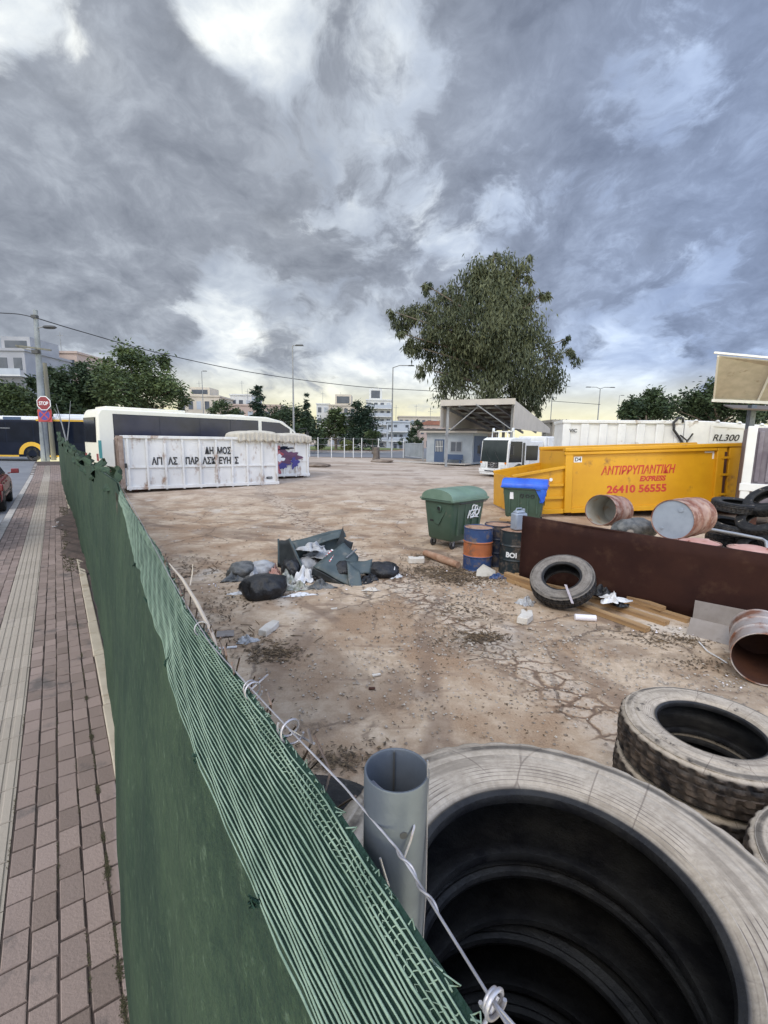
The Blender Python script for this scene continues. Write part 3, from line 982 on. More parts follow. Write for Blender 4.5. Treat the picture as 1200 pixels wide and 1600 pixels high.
# crumpled far end of the net
for kx, (ta, na, dr) in enumerate([(3.3, .30, .22), (4.6, .28, .23), (6.2, .27, .22), (9.0, .26, .20), (13.0, .24, .16), (17.0, .2, .08), (20.0, .16, .0), (22.5, .14, -.14)]):
    b = MB()
    b.grid(lambda u, v: FP(ta + (1.2 + ta * .1) * u, na + .05 * math.sin(7 * u + kx) * math.sin(5 * v + kx) + .02 * math.sin(19 * u + 9 * v) + .012 * math.sin(43 * u + 5 * v + kx), H - dr - (.12 + .012 * ta) * v + .03 * math.sin(11 * u + kx) + .015 * math.sin(29 * u)), 26, 8)
    b.build('loose_net', M_['net_plain'], fence, smooth=180, M=FI, fixn=False)
# dark tufts where the cloth is tied back
for tg in (.29, .48, .72, 1.04, 1.36):
    b = MB()
    p = flap(tg, .97) - FN * .002
    pts = [p]
    for _ in range(14): pts.append(p + Vector((rnd.gauss(0, .0035), rnd.gauss(0, .0035), rnd.gauss(0, .0035))))
    b.tube(pts, .0011, 4, cap=False)
    b.build('tie_tuft', M_['net_back'], fence, smooth=60, M=FI, fixn=False)

# posts
PR = .0242
def post(t, top, r=PR):
    b = MB()
    p = FP(t, .188 if t < 1 else .36, 0)
    z0, z1 = .45 if t < 1 else -.1, H - top
    M = T(p.x, p.y, 0)
    b.lathe([(r, z0), (r, z1 - .001), (r - .0005, z1), (r - .0015, z1), (r - .002, z1 - .001), (r - .002, z1 - .30)], 40, 0, M)
    a0 = math.atan2(p.y, p.x)
    # weld seam inside, drilled holes as dark studs
    b.box((p.x + (r - .0026) * math.cos(a0 + .1), p.y + (r - .0026) * math.sin(a0 + .1), z1 - .16), (.0016, .0016, .316), None, 1)
    for da, dzv in ((-1.62, .033),):
        an = da
        c = Vector((p.x + r * math.cos(an + .25), p.y + r * math.sin(an + .25), z1 - dzv))
        b.tube([c - Vector((math.cos(an + .25), math.sin(an + .25), 0)) * .001, c + Vector((math.cos(an + .25), math.sin(an + .25), 0)) * .0006], .0027, 12, 1)
    return b.build('fence_post', [M_['galv'], M_['pole_dark']], fence, smooth=40, M=FI)


post(.244, .240)
for t in (3.3, 6.4, 9.5, 12.6, 15.7, 18.8, 21.9, 25.0): post(t, .62)

# tension wire, with the twist where it passes the near post
def wirept(t, off=0.0, up=0.0):
    sag = .012 * math.sin(PI * min(1, max(0, (t - .26) / 3.0))) if t > .26 else 0
    return FP(t, interp(t, [(-.5, .150), (.1, .150), (.21, .165), (.28, .164), (.39, .157), (.59, .147), (.72, .152), (.96, .164), (1.7, .21), (3, .285), (26, .2)])[0] + off, H - .268 - sag * .3 + up)


b = MB()
ts1 = list(np.arange(-.45, .10, .03)) + list(np.arange(.10, .30, .004)) + list(np.arange(.30, 3.3, .06)) + list(np.arange(3.3, 26, .4))
b.tube([wirept(t) for t in ts1], .0009, 6)
tw = list(np.arange(.165, .215, .002))
b.tube([wirept(t, .0016 * math.cos(t * 260), .0016 * math.sin(t * 260)) for t in tw], .0008, 6)
b.build('tension_wire', M_['wire'], fence, smooth=60, M=FI, fixn=False)
# loose wires on the near post
b = MB(); b.tube([D(646, 1279, .292), D(647, 1292, .286), D(641, 1315, .282), D(632, 1338, .28), D(631, 1345, .279)], .0009, 6)
b.build('tie_wire', M_['wire'], fence, smooth=60, M=FI, fixn=False)
b = MB(); b.tube([D(594, 1341, .281), D(600, 1362, .281), D(607, 1384, .280), D(608, 1402, .281), D(606, 1412, .283)], .0009, 6)
b.build('tie_wire', M_['wire'], fence, smooth=60, M=FI, fixn=False)
b = MB(); b.tube([D(668, 1188, .30), D(668, 1240, .30), D(665, 1400, .292), D(660, 1470, .29)], .0007, 6)
b.build('tie_wire', M_['wire'], fence, smooth=60, M=FI, fixn=False)
b = MB(); b.tube([D(582, 1222, .32), D(590, 1230, .315), D(602, 1240, .305)], .0016, 6)
b.build('tie_wire', M_['wire'], fence, smooth=60, M=FI, fixn=False)



def coil(center, axis, R_, turns, pitch, r, name, mat, tails=()):
    axis = axis.normalized()
    u = axis.cross(Vector((0, 0, 1))).normalized()
    v = axis.cross(u)
    b = MB()
    pts = []
    N = int(turns * 18)
    for i in range(N + 1):
        a = 2 * PI * turns * i / N
        pts.append(center + (u * math.cos(a) + v * math.sin(a)) * (R_ * (1 + .15 * math.sin(a * .37))) + axis * pitch * (i / N - .5))
    b.tube(pts, r, 6)
    for tl in tails: b.tube(tl, r, 6)
    b.build(name, mat, fence, smooth=60, M=FI, fixn=False)


c = wirept(.118)
coil(c, FD, .0055, 2.5, .006, .0011, 'wire_knot', M_['wire'], [[c + FN * .004, c + Vector((0, 0, -.01)) - FN * .006, c - FN * .022 + Vector((0, 0, -.004))],
                                                               [c, FP(.085, .158, H - .285), FP(.05, .150, H - .31)], [c, FP(.08, .166, H - .285), FP(.04, .168, H - .31)]])
c = wirept(.46)
coil(c, FD, .008, 2.2, .02, .0011, 'wire_knot', M_['wire'], [[c, c + FN * .01 + Vector((0, 0, .006)), c + FN * .026 + FD * .02]])
c = wirept(.37)
coil(c, FD, .009, 1.6, .02, .0012, 'wire_knot', M_['wire'], [[c, c + FN * .012 + Vector((0, 0, -.012)), c - FD * .03 + FN * .01]])
c = wirept(.66)
coil(c, FD, .008, 1.4, .02, .0010, 'wire_knot', M_['wire'], [[c, c - FN * .012 + Vector((0, 0, -.03)), c - FN * .014 + Vector((0, 0, -.06)) - FD * .03]])
# chain link ends poking up beside the wire
for i in range(15):
    t = .31 + .06 * i + rnd.uniform(-.03, .03)
    p = wirept(t, rnd.uniform(-.004, .012), rnd.uniform(-.004, .004))
    L = rnd.uniform(.03, .09)
    sgn = rnd.choice([-1, 1])
    pts = [p + Vector((0, 0, .012)) + FD * .008 * sgn, p + Vector((0, 0, .003)), p + FD * L * .4 * sgn - Vector((0, 0, L * .45)) + FN * .006, p + FD * L * .75 * sgn - Vector((0, 0, L)) - FN * .02]
    b = MB(); b.tube(pts, .00125, 5)
    b.build('link_wire', M_['wire_rust'], fence, smooth=60, M=FI, fixn=False)
b = MB()
for i in range(44):                                   # woven diamonds below the wire
    t0 = .30 + .06 * i
    zz_ = [FP(t0 + .05 * (kq % 2) + rnd.uniform(-.004, .004), .186 + .03 * max(0, t0 - .8) + .005 * (kq % 2), H - .30 - .055 * kq) for kq in range(8)]
    b.tube(zz_, .0012, 4)
b.build('chain_link', M_['wire_rust'], fence, smooth=60, M=FI, fixn=False)
# pale cane lying along the wire further off
b = MB()
b.tube([FP(.58, .152, H - .276), FP(.64, .160, H - .272), FP(.75, .166, H - .262), FP(.88, .172, H - .258), FP(1.0, .172, H - .256)], [.0015, .0025, .003, .0026, .001], 7)
b.tube([FP(.84, .176, H - .26), FP(.86, .185, H - .245), FP(.865, .188, H - .228)], [.0012, .001, .0005], 5)
tag(b.build('dry_cane', M_['dry_cane']), 'pale dry cane lying along the top wire of the green net fence', 'cane')

# ------------------------------------------------------------------ tyres
def tyre_mesh(name, mat, R_=.525, RI=.285, W_=.28, lug='block', n=180, ridged=True):
    h = W_ / 2
    k_ = (R_ - RI)
    P = []
    # outer profile, from the bead over the upper sidewall, tread, lower sidewall, back through the inside
    up = [(RI + .004, h * .62), (RI, h * .74), (RI + .004, h * .83), (RI + .016, h * .88), (RI + .022, h * .86), (RI + .032, h * .90),
          (RI + .040, h * .945), (RI + .044, h * .935), (RI + .052, h * .965), (RI + .075, h * .985), (RI + .11, h), (RI + .135, h * .99), (RI + .138, h * .975), (RI + .142, h * .985),
          (RI + .165, h * .955), (RI + .185, h * .92), (RI + .19, h * .895), (RI + .195, h * .905), (R_ - .030, h * .86), (R_ - .018, h * .81), (R_ - .008, h * .75)]
    tread = [(R_ - .002, h * .66), (R_, h * .50), (R_ + .002, h * .48), (R_ + .002, h * .36), (R_ + .002, h * .34), (R_ + .003, h * .14), (R_ + .003, h * .12)]
    lo = [(r, -z) for r, z in reversed(up)]
    tl = [(r, -z) for r, z in reversed(tread)]
    inner = [(RI + .02, -h * .60), (RI + .05, -h * .74), (RI + .12, -h * .80), (R_ - .06, -h * .70), (R_ - .034, -h * .45), (R_ - .028, 0), (R_ - .034, h * .45), (R_ - .06, h * .70), (RI + .12, h * .80), (RI + .05, h * .74), (RI + .02, h * .60)]
    prof = up + tread + tl + lo + inner
    nu, nt = len(up), 2 * len(tread)

    def radial(i, j, a):
        if nu - 3 <= i < nu + nt + 3:
            q = (j + (2 if i >= nu + nt // 2 else 0)) % 5
            ed = (i - nu) / nt
            groove = q in (0,) if lug == 'rib' else q in (0, 1)
            circ = i in (nu + 1, nu + 2, nu + nt - 3, nu + nt - 2) or i in (nu + 5, nu + 8)
            if circ and nu <= i < nu + nt: return -.013
            if groove: return -.014 if nu <= i < nu + nt else (-.006 if lug == 'block' else 0)
        return 0
    b = MB()
    b.lathe(prof, n, 0, closed=True, radial=radial)
    me_o = b.build(name, M_[mat], smooth=38)
    return me_o


def put_tyre(src, loc, rot, label, group=None, first=[]):
    if src.get('used'):
        o = src.copy(); COL.objects.link(o)
    else:
        o = src; o['used'] = True
    o.location = loc
    o.rotation_euler = rot
    for kk in ('group',):
        if kk in o.keys(): del o[kk]
    tag(o, label, 'tyre', group)
    return o


tyA = tyre_mesh('truck_tyre', 'tyre_dusty', R_=.525, RI=.286, W_=.24)
tyB = tyre_mesh('truck_tyre', 'tyre_worn', R_=.515, RI=.288)
tyC = tyre_mesh('truck_tyre', 'tyre_dark', R_=.50, RI=.285, lug='rib')
tyD = tyre_mesh('truck_tyre', 'tyre_black', R_=.52, RI=.286, W_=.21, lug='rib')
TM = tyA.data
C1 = Vector((.365, .80, 0))
TZ = 1.70
nm = ['topmost', 'second', 'third', 'fourth', 'fifth', 'sixth', 'seventh', 'bottom']
for i in range(8):
    z = TZ - .12 if i == 0 else TZ - .24 - .105 - .2085 * (i - 1)
    off = (0, 0) if i == 0 else (rnd.uniform(-.02, .02) - .006 * i, rnd.uniform(-.025, .015) - .003 * i)
    lab = 'big dusty pale topmost tyre of the tall stack behind the galvanised post' if i == 0 else 'black %s tyre from the top inside the tall stack behind the galvanised post' % nm[i] if i < 7 else 'black bottom tyre of the tall stack behind the galvanised post'
    o = put_tyre(tyA if i == 0 else tyD, (C1.x + off[0], C1.y + off[1], z), (rnd.uniform(-.008, .008) if i else 0, rnd.uniform(-.008, .008) if i else 0, rnd.random() * 6), lab, 'tyres in the tall stack')
C2 = Vector((2.10, 2.70, 0))
for i in range(3):
    z = .84 - .14 - .278 * i
    lab = ['worn grey tyre on top of the low stack near the rusty fallen drum', 'dark middle tyre of the low stack near the rusty fallen drum', 'dark bottom tyre of the low stack near the rusty fallen drum'][i]
    o = put_tyre(tyB, (C2.x + rnd.uniform(-.02, .02) * (i > 0), C2.y + rnd.uniform(-.02, .02) * (i > 0), z), (0, 0, rnd.random() * 6), lab, 'tyres in the low stack')
C3 = Vector((2.13, 1.60, 0))
for i in range(3):
    put_tyre(tyB, (C3.x, C3.y, .84 - .14 - .278 * i), (0.0, 0, 1.3 + i), ['grey tyre with notched shoulder at the right edge in front of the low stack', 'dark middle tyre of the stack at the photo\'s right edge', 'dark bottom tyre of the stack at the photo\'s right edge'][i], 'tyres in the right edge stack')
# dark stack against the fence, behind the post
for i in range(3):
    put_tyre(tyC, (-.33 + .02 * i, 1.73 - .02 * i, .84 - .14 - .278 * i), (0.02, .03, i), ['dark grey uppermost tyre between the net fence and the galvanised post', 'second dark tyre of the stack against the net fence', 'third dark tyre of the stack against the net fence', 'lowest dark tyre of the stack against the net fence'][i], 'tyres against the fence')
# plastic scrap lying inside the stack
b = MB(); b.box((0, 0, 0), (.05, .012, .002))
o = b.build('plastic_scrap', M_['bin_lid_green']); o.location = (.52, .74, .35); o.rotation_euler = (.2, .3, .9)
tag(o, 'small pale green plastic scrap inside the tall tyre stack', 'scrap')

# leaning tyre in front of the rusty plate
tl_ = tyre_mesh('truck_tyre', 'tyre_grey', R_=.50, RI=.27, W_=.27, lug='rib')
put_tyre(tl_, (2.90, 7.20, .40), (0, 0, 0), 'grey tyre leaning on timber in front of the rusty brown plate')
nrm = Vector((-.34, -.44, .83)).normalized()
tl_.rotation_mode = 'QUATERNION'
tl_.rotation_quaternion = nrm.to_track_quat('Z', 'Y')
b = MB()
b.box((0, 0, 0), (.045, .006, .34))
o = b.build('paper_strip', M_['strip_pale']); o.location = D(889, 928, 6.72); o.rotation_euler = (-.9, .25, .25)
tag(o, 'white torn strip hanging over the leaning grey tyre', 'strip')

# ------------------------------------------------------------------ rusty plate
PA = G(812, 908, 0); PB = G(1215, 996, 0)
pd = (PB - PA); pl = pd.length + .6
pz = math.atan2(pd.y, pd.x)
plate = thing('steel_plate', 'long dark brown rusty steel plate standing as a low wall behind the timber', 'plate', PA, pz)
b = MB()
b.grid(lambda u, v: (pl * u, .012 * math.sin(6 * u) + .008 * math.sin(17 * u + 3 * v), 1.25 * v - .15 * u * v), 30, 6)
b.build('panel', M_['rust_plate'], plate, smooth=180, solid=.012)
b = MB()
b.bar((0, .03, 1.24), (pl, .03, 1.09), .06, .02)
b.bar((-.012, .03, 0), (-.012, .03, 1.25), .06, .02)
b.build('rim', M_['rust_plate'], plate)
for i in range(4):
    b = MB(); x = .3 + i * (pl - .6) / 3
    b.bar((x, .05, 0), (x, .05, 1.05), .06, .06)
    b.bar((x, .05, .9), (x, .55, .02), .05, .05)
    b.build('brace', M_['rust_dark'], plate)

# ------------------------------------------------------------------ drums
def drum(label, body, lid, loc, rot=(0, 0, 0), open_top=False, inside=None, bands=None, group=None, h=.88, r=.292, rimmat=None, lidconvex=.0):
    t = thing('oil_drum', label, 'drum', loc, 0, group, rot)
    prof = [(r - .012, 0), (r + .006, .004), (r + .006, .018), (r, .024)]
    zs = list(np.linspace(.04, h - .04, 23))
    hoops = (h * .335, h * .665)
    for z in zs:
        bump_ = sum(.013 * math.exp(-((z - hz_) / .018) ** 2) for hz_ in hoops)
        prof.append((r + bump_ + .0015 * math.sin(z * 90), z))
    for hz_ in hoops:
        for dzv in (-.02, -.01, 0, .01, .02):
            prof.append((r + .013 * math.exp(-(dzv / .012) ** 2), hz_ + dzv))
    prof = sorted(prof, key=lambda q: q[1])
    prof += [(r, h - .024), (r + .006, h - .018), (r + .006, h - .003), (r + .002, h), (r - .006, h - .002), (r - .008, h - .02)]
    dent = lambda i, j, a: -.010 * math.exp(-((a - 2.2) / .25) ** 2) * math.exp(-((i - 14) / 5) ** 2) if 4 < i < 30 else 0
    mats = [M_[body]]
    mis = None
    if bands:
        mats += [M_[q] for _, _, q in bands]
        mis = []
        for rr, z in prof:
            mi = 0
            for bi, (z0, z1, q) in enumerate(bands):
                if z0 * h <= z < z1 * h: mi = bi + 1
            mis.append(mi)
    b = MB(); b.lathe(prof, 48, 0, radial=dent, mis=mis)
    b.disc(r - .01, .006, 48, 0)
    b.build('shell', mats, t, smooth=50)
    if open_top:
        b = MB(); b.lathe([(r - .0085, h - .012), (r - .010, .05), (r - .02, .014), (0.001, .014)], 48)
        b.build('lining', M_[inside], t, smooth=50)
    else:
        b = MB(); b.lathe([(r - .007, h - .018), (r - .03, h - .02 + lidconvex * .2), (r * .5, h - .018 + lidconvex * .85), (.001, h - .018 + lidconvex)], 48)
        b.build('lid', M_[lid], t, smooth=50)
        for bx_, by_, br in ((r * .62, 0, .034), (-r * .66, .03, .018)):
            b = MB(); b.lathe([(br, h - .019 + lidconvex * .6), (br, h - .006 + lidconvex * .6), (br * .7, h - .004 + lidconvex * .6), (0.001, h - .006 + lidconvex * .6)], 16, 0, T(bx_, by_, 0))
            b.build('bung', M_[lid], t, smooth=50)
    return t


def lie(nrm, roll=0.0):
    q = Vector(nrm).normalized().to_track_quat('Z', 'Y')
    return (q.to_matrix().to_4x4() @ RZ(roll)).to_euler()


pA = G(745, 888, 0)
drum('blue and orange banded oil drum standing beside the green wheeled bin', 'drum_blue', 'lid_rust', pA, (0, 0, .5), bands=[(.34, .68, 'drum_orange')])
pB = G(779, 884, 0)
drum('dark navy oil drum standing between the banded drum and the lettered drum', 'drum_navy', 'lid_rust', (pB.x, pB.y + .15, 0), (0, 0, 2.5))
pC = G(806, 898, 0)
dC = drum('black oil drum with white letters beside the rusty plate', 'drum_black', 'lid_rust', (pC.x, pC.y + .18, 0), (0, 0, 1.2))
vdir = Vector((-pC.x, -pC.y, 0)).normalized()
ang = math.atan2(vdir.y, vdir.x)
text('BOI', .135, M_['white_letter'], dC, RZ(ang + PI / 2 - 1.2 - .20) @ T(0, 0, .37) @ RX, wrap=.2975, off=.006, extrude=.002)
# wooden board over the drums and a grey jerrycan
b = MB(); b.box((0, 0, 0), (.75, .30, .05)); b.box((.05, .2, 0), (.66, .09, .045))
o = b.build('wooden_board', M_['timber'], bevel=.004); o.location = (2.92, 9.86, .93); o.rotation_euler = (0, .02, -.55)
tag(o, 'short wooden board resting across the dark drums', 'board')
can = thing('jerrycan', 'grey plastic jerrycan standing on the black lettered drum', 'jerrycan', (pC.x + .06, pC.y + .22, .872), .35)
b = MB(); b.box((0, 0, .17), (.27, .20, .34)); b.box((0, 0, .365), (.25, .18, .05), top=(.6, .7))
b.build('body', M_['lid_grey'], can, bevel=.03)
b = MB(); b.tube([(-.09, 0, .37), (-.07, 0, .43), (.04, 0, .43), (.06, 0, .38)], .014, 8); b.lathe([(.028, .38), (.028, .42), (.001, .42)], 16, 0, T(.1, 0, 0))
b.build('handle', M_['lid_grey'], can)

# drums behind and on the plate
def behind(px, back):                                  # a spot a given distance behind the plate
    p = D(px, 850, 1.0)
    a = math.atan2(p.x, p.y)
    # intersect the viewing azimuth with the line parallel to the plate
    n = Vector((-math.sin(pz), math.cos(pz), 0))
    c = n.dot(PA) + back
    d = Vector((math.sin(a), math.cos(a), 0))
    s = c / n.dot(d)
    return d * s


SLEEP = []
def sleeper(x, y, rz, top, label):
    t = thing('pallet', label, 'pallet', (x, y, 0), rz)
    hh = top
    n = max(1, int(round(hh / .13)))
    for i in range(5):
        b = MB(); b.box((0, -.44 + .22 * i, hh - .011), (1.0, .14, .022)); b.build('board', M_['timber_old'], t)
    for i in range(3):
        b = MB(); b.box((-.42 + .42 * i, 0, (hh - .022) / 2), (.09, .98, hh - .023)); b.build('bearer', M_['timber_old'], t)


q1 = behind(1092, .52); q2 = behind(1175, .50); q3 = behind(1010, .52)
for i, (q, lab) in enumerate(((q1, 'low wooden pallet under the pink lidded drum below the grey drum'), (q2, 'low wooden pallet under the pink lidded drum at the photo\'s right edge'), (q3, 'low wooden pallet under the rusty drum hidden behind the plate'))):
    sleeper(q.x, q.y, pz, (.20, .20, .12)[i], lab)
drum('upright drum with domed pink lid just below the grey lidded lying drum', 'drum_rust', 'lid_pink', (q1.x, q1.y, .20), (0, 0, .4), lidconvex=.06, h=.90)
drum('upright drum with pink and cream lid at the plate\'s right end', 'drum_rust', 'lid_pink', (q2.x, q2.y, .20), (0, 0, 2.4), lidconvex=.06, h=.90)
drum('upright rusty drum mostly hidden behind the plate', 'drum_rust', 'lid_rust', (q3.x, q3.y, .12), (0, 0, 1.4), h=.88)
# lying drums on top
def lying(px, py, y, nrm, sc, **kw):
    c = D(px, py, y)                                   # centre of the visible face
    nrm = Vector(nrm).normalized()
    hh = kw.get('h', .88)
    base = c - nrm * hh * sc
    t = drum(loc=base, rot=lie(nrm, kw.pop('roll', 0)), **kw)
    t.scale = (sc, sc, sc)
    return t


lying(1050, 812, 7.55, (-.80, -.60, .02), 1.12, label='lying drum with blue grey lid and pale rusty side behind the plate', body='drum_rust', lid='lid_grey', roll=1.0)
lying(938, 797, 8.75, (-.72, -.66, .10), 1.0, label='lying open drum with stained white inside behind the plate', body='drum_rust', lid='lid_rust', open_top=True, inside='drum_inside', roll=.4)
lying(1194, 1031, G(1194, 1031, .312).y, (-.58, -.80, -.02), 1.0, label='fallen silver drum with dark rusty open mouth beside the grey sheets', body='drum_silver', lid='lid_rust', open_top=True, inside='rust_dark', roll=.8, h=.86)

# a heap of stones and sacks holds the open drum up behind the plate
def lump(name, mat, label, cat, loc, size, seed, rz=0, amp=.10, knot=False, sub=4, group=None, creases=True, flat=.55):
    import bmesh
    bm = bmesh.new()
    bmesh.ops.create_icosphere(bm, subdivisions=sub, radius=1)
    rr = random.Random(seed)
    ph = [rr.uniform(0, 6.28) for _ in range(12)]
    dirs = [Vector((rr.gauss(0, 1), rr.gauss(0, 1), rr.gauss(0, 1))).normalized() for _ in range(12)]
    for v in bm.verts:
        p = v.co.copy()
        d = 0
        for i, q in enumerate(dirs):
            d += math.sin(p.dot(q) * (2.2 + i * .9) + ph[i]) * amp / (1.6 + i * .55)
        if creases:
            az = math.atan2(p.y, p.x)
            d += -.07 * abs(math.sin(az * 5 + ph[0] + 2.0 * p.z)) ** 3 * (1 - abs(p.z)) - .04 * abs(math.sin(az * 9 + ph[1] + 3 * p.x))
            d += .035 * abs(math.sin(p.dot(dirs[3]) * 7 + ph[2])) - .03 * abs(math.sin(p.dot(dirs[5]) * 11 + ph[4])) - .02 * abs(math.sin(p.dot(dirs[7]) * 17 + 4 * p.dot(dirs[2]))) - .012 * abs(math.sin(p.dot(dirs[9]) * 29 + 5 * p.dot(dirs[1])))
        q = p * (1 + d)
        if knot and p.z > .86: q.z += (p.z - .86) * 2.2; q.x *= .55; q.y *= .55
        z = q.z
        if z < -flat: z = -flat + (z + flat) * .12
        v.co = Vector((q.x * size[0], q.y * size[1], (z + flat + .05) * size[2]))
    me = bpy.data.meshes.new(name)
    bm.to_mesh(me); bm.free()
    zmin = min(v.co.z for v in me.vertices)
    for v in me.vertices: v.co.z -= zmin
    me.materials.append(M_[mat])
    me.polygons.foreach_set('use_smooth', [True] * len(me.polygons))
    o = bpy.data.objects.new(name, me); COL.objects.link(o)
    o.location = loc; o.rotation_euler = (0, 0, rz)
    return tag(o, label, cat, group)


q4 = behind(955, 1.0)
drum('rusty upright drum holding up the open lying drum', 'drum_rust', 'lid_rust', (q4.x, q4.y, 0), (0, 0, 1.9), h=.90)
q5 = behind(985, .62)
lump('plastic_sack', 'bag_grey', 'grey plastic sack lying between the two lying drums behind the plate', 'sack', D(990, 836, 8.35), (.50, .25, .20), 11, .3)
lump('stone', 'pebble', 'small pale stone on the plate\'s rim between the lying drums', 'stone', D(985, 834, 7.95), (.06, .05, .05), 12, sub=3, creases=False)
# grey pipe behind the plate
b = MB(); b.tube([D(1105, 826, 8.2), D(1150, 834, 8.1), D(1190, 842, 8.0), D(1197, 846, 7.9), D(1200, 870, 7.8)], .028, 10)
tag(b.build('steel_pipe', M_['grey_steel'], smooth=50), 'grey bent steel pipe in front of the dark tyre heap', 'pipe')

# dark tyres heaped on the right
heap = [(1150, 862, 10.2, (.1, -.15, 1), 'flat at the bottom of the heap'), (1195, 858, 9.6, (-.2, -.2, 1), 'lying low at the right of the heap'), (1140, 822, 10.4, (.05, -.2, 1), 'lying flat on the left side of the heap'), (1150, 790, 10.6, (.0, -.12, 1), 'topmost on the left side of the heap'),
        (1192, 812, 9.9, (-.55, -.2, .8), 'tilted in the middle of the heap'), (1203, 782, 10.2, (-.6, -.1, .8), 'tilted at the top right of the heap'), (1230, 840, 9.4, (-.3, -.1, 1), 'at the right end of the heap'), (1122, 862, 11.0, (0, -.1, 1), 'lowest on the far left of the heap')]
for px, py, yy, nn, lab in heap:
    o = put_tyre(tyC, D(px, py, yy), lie(nn, rnd.random() * 6), 'dark flattened tyre ' + lab + ' behind the drums', 'tyres in the dark heap')
    o.scale = (.98, .98, .8)
for i, (px, yy, z) in enumerate([(1150, 10.5, .14), (1195, 9.8, .14), (1140, 10.7, .42), (1185, 10.2, .42), (1235, 9.8, .14)]):
    p = D(px, 850, yy)
    put_tyre(tyC, (p.x, p.y, z), (0, 0, i), 'dark tyre low inside the heap behind the pink lidded drums, number of its layer hidden' if False else 'dark tyre buried low in the heap behind the pink lidded drums', 'tyres buried in the dark heap')

# grey sheets leaning on the plate's foot
b = MB(); b.box((.45, 0, .18), (.95, .006, .36))
s1 = b.build('steel_sheet', M_['sheet_grey'], bevel=.002); p = G(1083, 977, 0)
s1.location = (p.x + .02, p.y + .02, 0); s1.rotation_euler = (-.18, 0, pz)
tag(s1, 'dark upper grey steel sheet leaning on the rusty plate beside the fallen drum', 'sheet')
b = MB(); b.box((.45, 0, .13), (.95, .006, .26))
s2 = b.build('steel_sheet', M_['sheet_grey'], bevel=.002); p = G(1076, 993, 0)
s2.location = (p.x, p.y, 0); s2.rotation_euler = (-.55, 0, pz - .08)
tag(s2, 'paler lower grey sheet lying slanted in front of the fallen drum', 'sheet')

# timber
def plank(p0, p1, z, w, h_, label, mat='timber'):
    a = Vector((p0[0], p0[1], 0)); c = Vector((p1[0], p1[1], 0))
    d = c - a
    t = MB(); t.box((0, 0, 0), (d.length, w, h_))
    o = t.build('timber_plank', M_[mat], bevel=.004)
    o.location = (a + c) / 2 + Vector((0, 0, z + h_ / 2))
    o.rotation_euler = (0, 0, math.atan2(d.y, d.x))
    return tag(o, label, 'plank', 'timber planks at the foot of the plate')


A1, B1 = G(795, 908, 0), G(1012, 988, 0)
A2, B2 = G(800, 897, 0), G(1042, 978, 0)
A3, B3 = G(830, 897, 0), G(1076, 974, 0)
A4, B4 = G(835, 890, 0), G(1035, 962, 0)
plank(A1, B1, .0, .13, .07, 'front bottom timber plank under the leaning tyre')
plank(A2, B2, .0, .14, .07, 'second timber plank with its end beside the foam roll')
plank(A3, B3, .0, .13, .08, 'long timber plank reaching to the grey sheets')
plank(A4, B4, .08, .14, .06, 'top timber plank nearest the rusty plate with white rag on it')
plank(G(790, 900, .08) , G(840, 917, .08), .07, .10, .09, 'short timber offcut left of the leaning tyre')

# foam blocks, roll and rags
def foam(poly, h_, p, rz, label, name='foam_block', mat='foam'):
    b = MB()
    n = len(poly)
    b.add([(x, y, 0) for x, y in poly] + [(x * .96 + .004, y * .95, h_) for x, y in poly], [tuple(range(n))[::-1], tuple(range(n, 2 * n))] + [(i, (i + 1) % n, n + (i + 1) % n, n + i) for i in range(n)])
    o = b.build(name, M_[mat], bevel=.012)
    o.location = p; o.rotation_euler = (0, 0, rz)
    return tag(o, label, 'foam block')


foam([(-.07, -.19), (.06, -.2), (.08, .0), (.06, .18), (-.05, .2), (-.08, .02)], .09, G(421, 986, 0), -.25, 'cream foam block lying alone on the bare ground left of centre')
foam([(-.10, -.2), (.05, -.22), (.12, -.02), (.10, .2), (.03, .18), (.02, .10), (-.03, .21), (-.07, .16), (-.06, 0)], .10, G(819, 968, 0), -.35, 'white broken foam block in front of the leaning tyre')
foam([(-.17, -.10), (.17, -.10), (.19, .09), (.06, .09), (.05, .05), (-.05, .05), (-.06, .09), (-.18, .09)], .12, G(650, 879, 0), .05, 'white foam tray with dark notch near the green wheeled bin')
b = MB(); b.tube([(-.15, 0, .048), (-.148, 0, .048), (.148, 0, .048), (.15, 0, .048)], [.042, .048, .048, .042], 20)
o = b.build('foam_roll', M_['paper_white'], smooth=50); o.location = G(914, 970, 0); o.rotation_euler = (0, 0, -.12)
tag(o, 'white cylindrical foam roll lying before the timber planks', 'roll')


def rag(name, mat, label, cat, loc, sx, sy, sz, seed, rz=0, spikes=.5, kind=None):
    rr = random.Random(seed)
    ph = [rr.uniform(0, 6.28) for _ in range(10)]
    b = MB()

    def f(u, v):
        a = 2 * PI * u
        e = 1 + spikes * (.5 * math.sin(3 * a + ph[0]) + .35 * math.sin(5 * a + ph[1]) + .25 * math.sin(8 * a + ph[2]))
        r = v * max(.25, e)
        h_ = (1 - v) * (.6 + .4 * math.sin(2 * a + ph[3])) + .28 * math.sin(9 * v * math.cos(a) + ph[4]) * math.sin(7 * v * math.sin(a) + ph[5]) + .18 * abs(math.sin(4 * a + 6 * v + ph[6]))
        return (r * math.cos(a) * sx, r * math.sin(a) * sy, max(.004, h_ * sz * (1 - v ** 4 * .6)))
    b.grid(f, 40, 12)
    o = b.build(name, M_[mat], smooth=60, fixn=False, solid=.003)
    o.location = loc; o.rotation_euler = (0, 0, rz)
    return tag(o, label, cat, kind=kind)


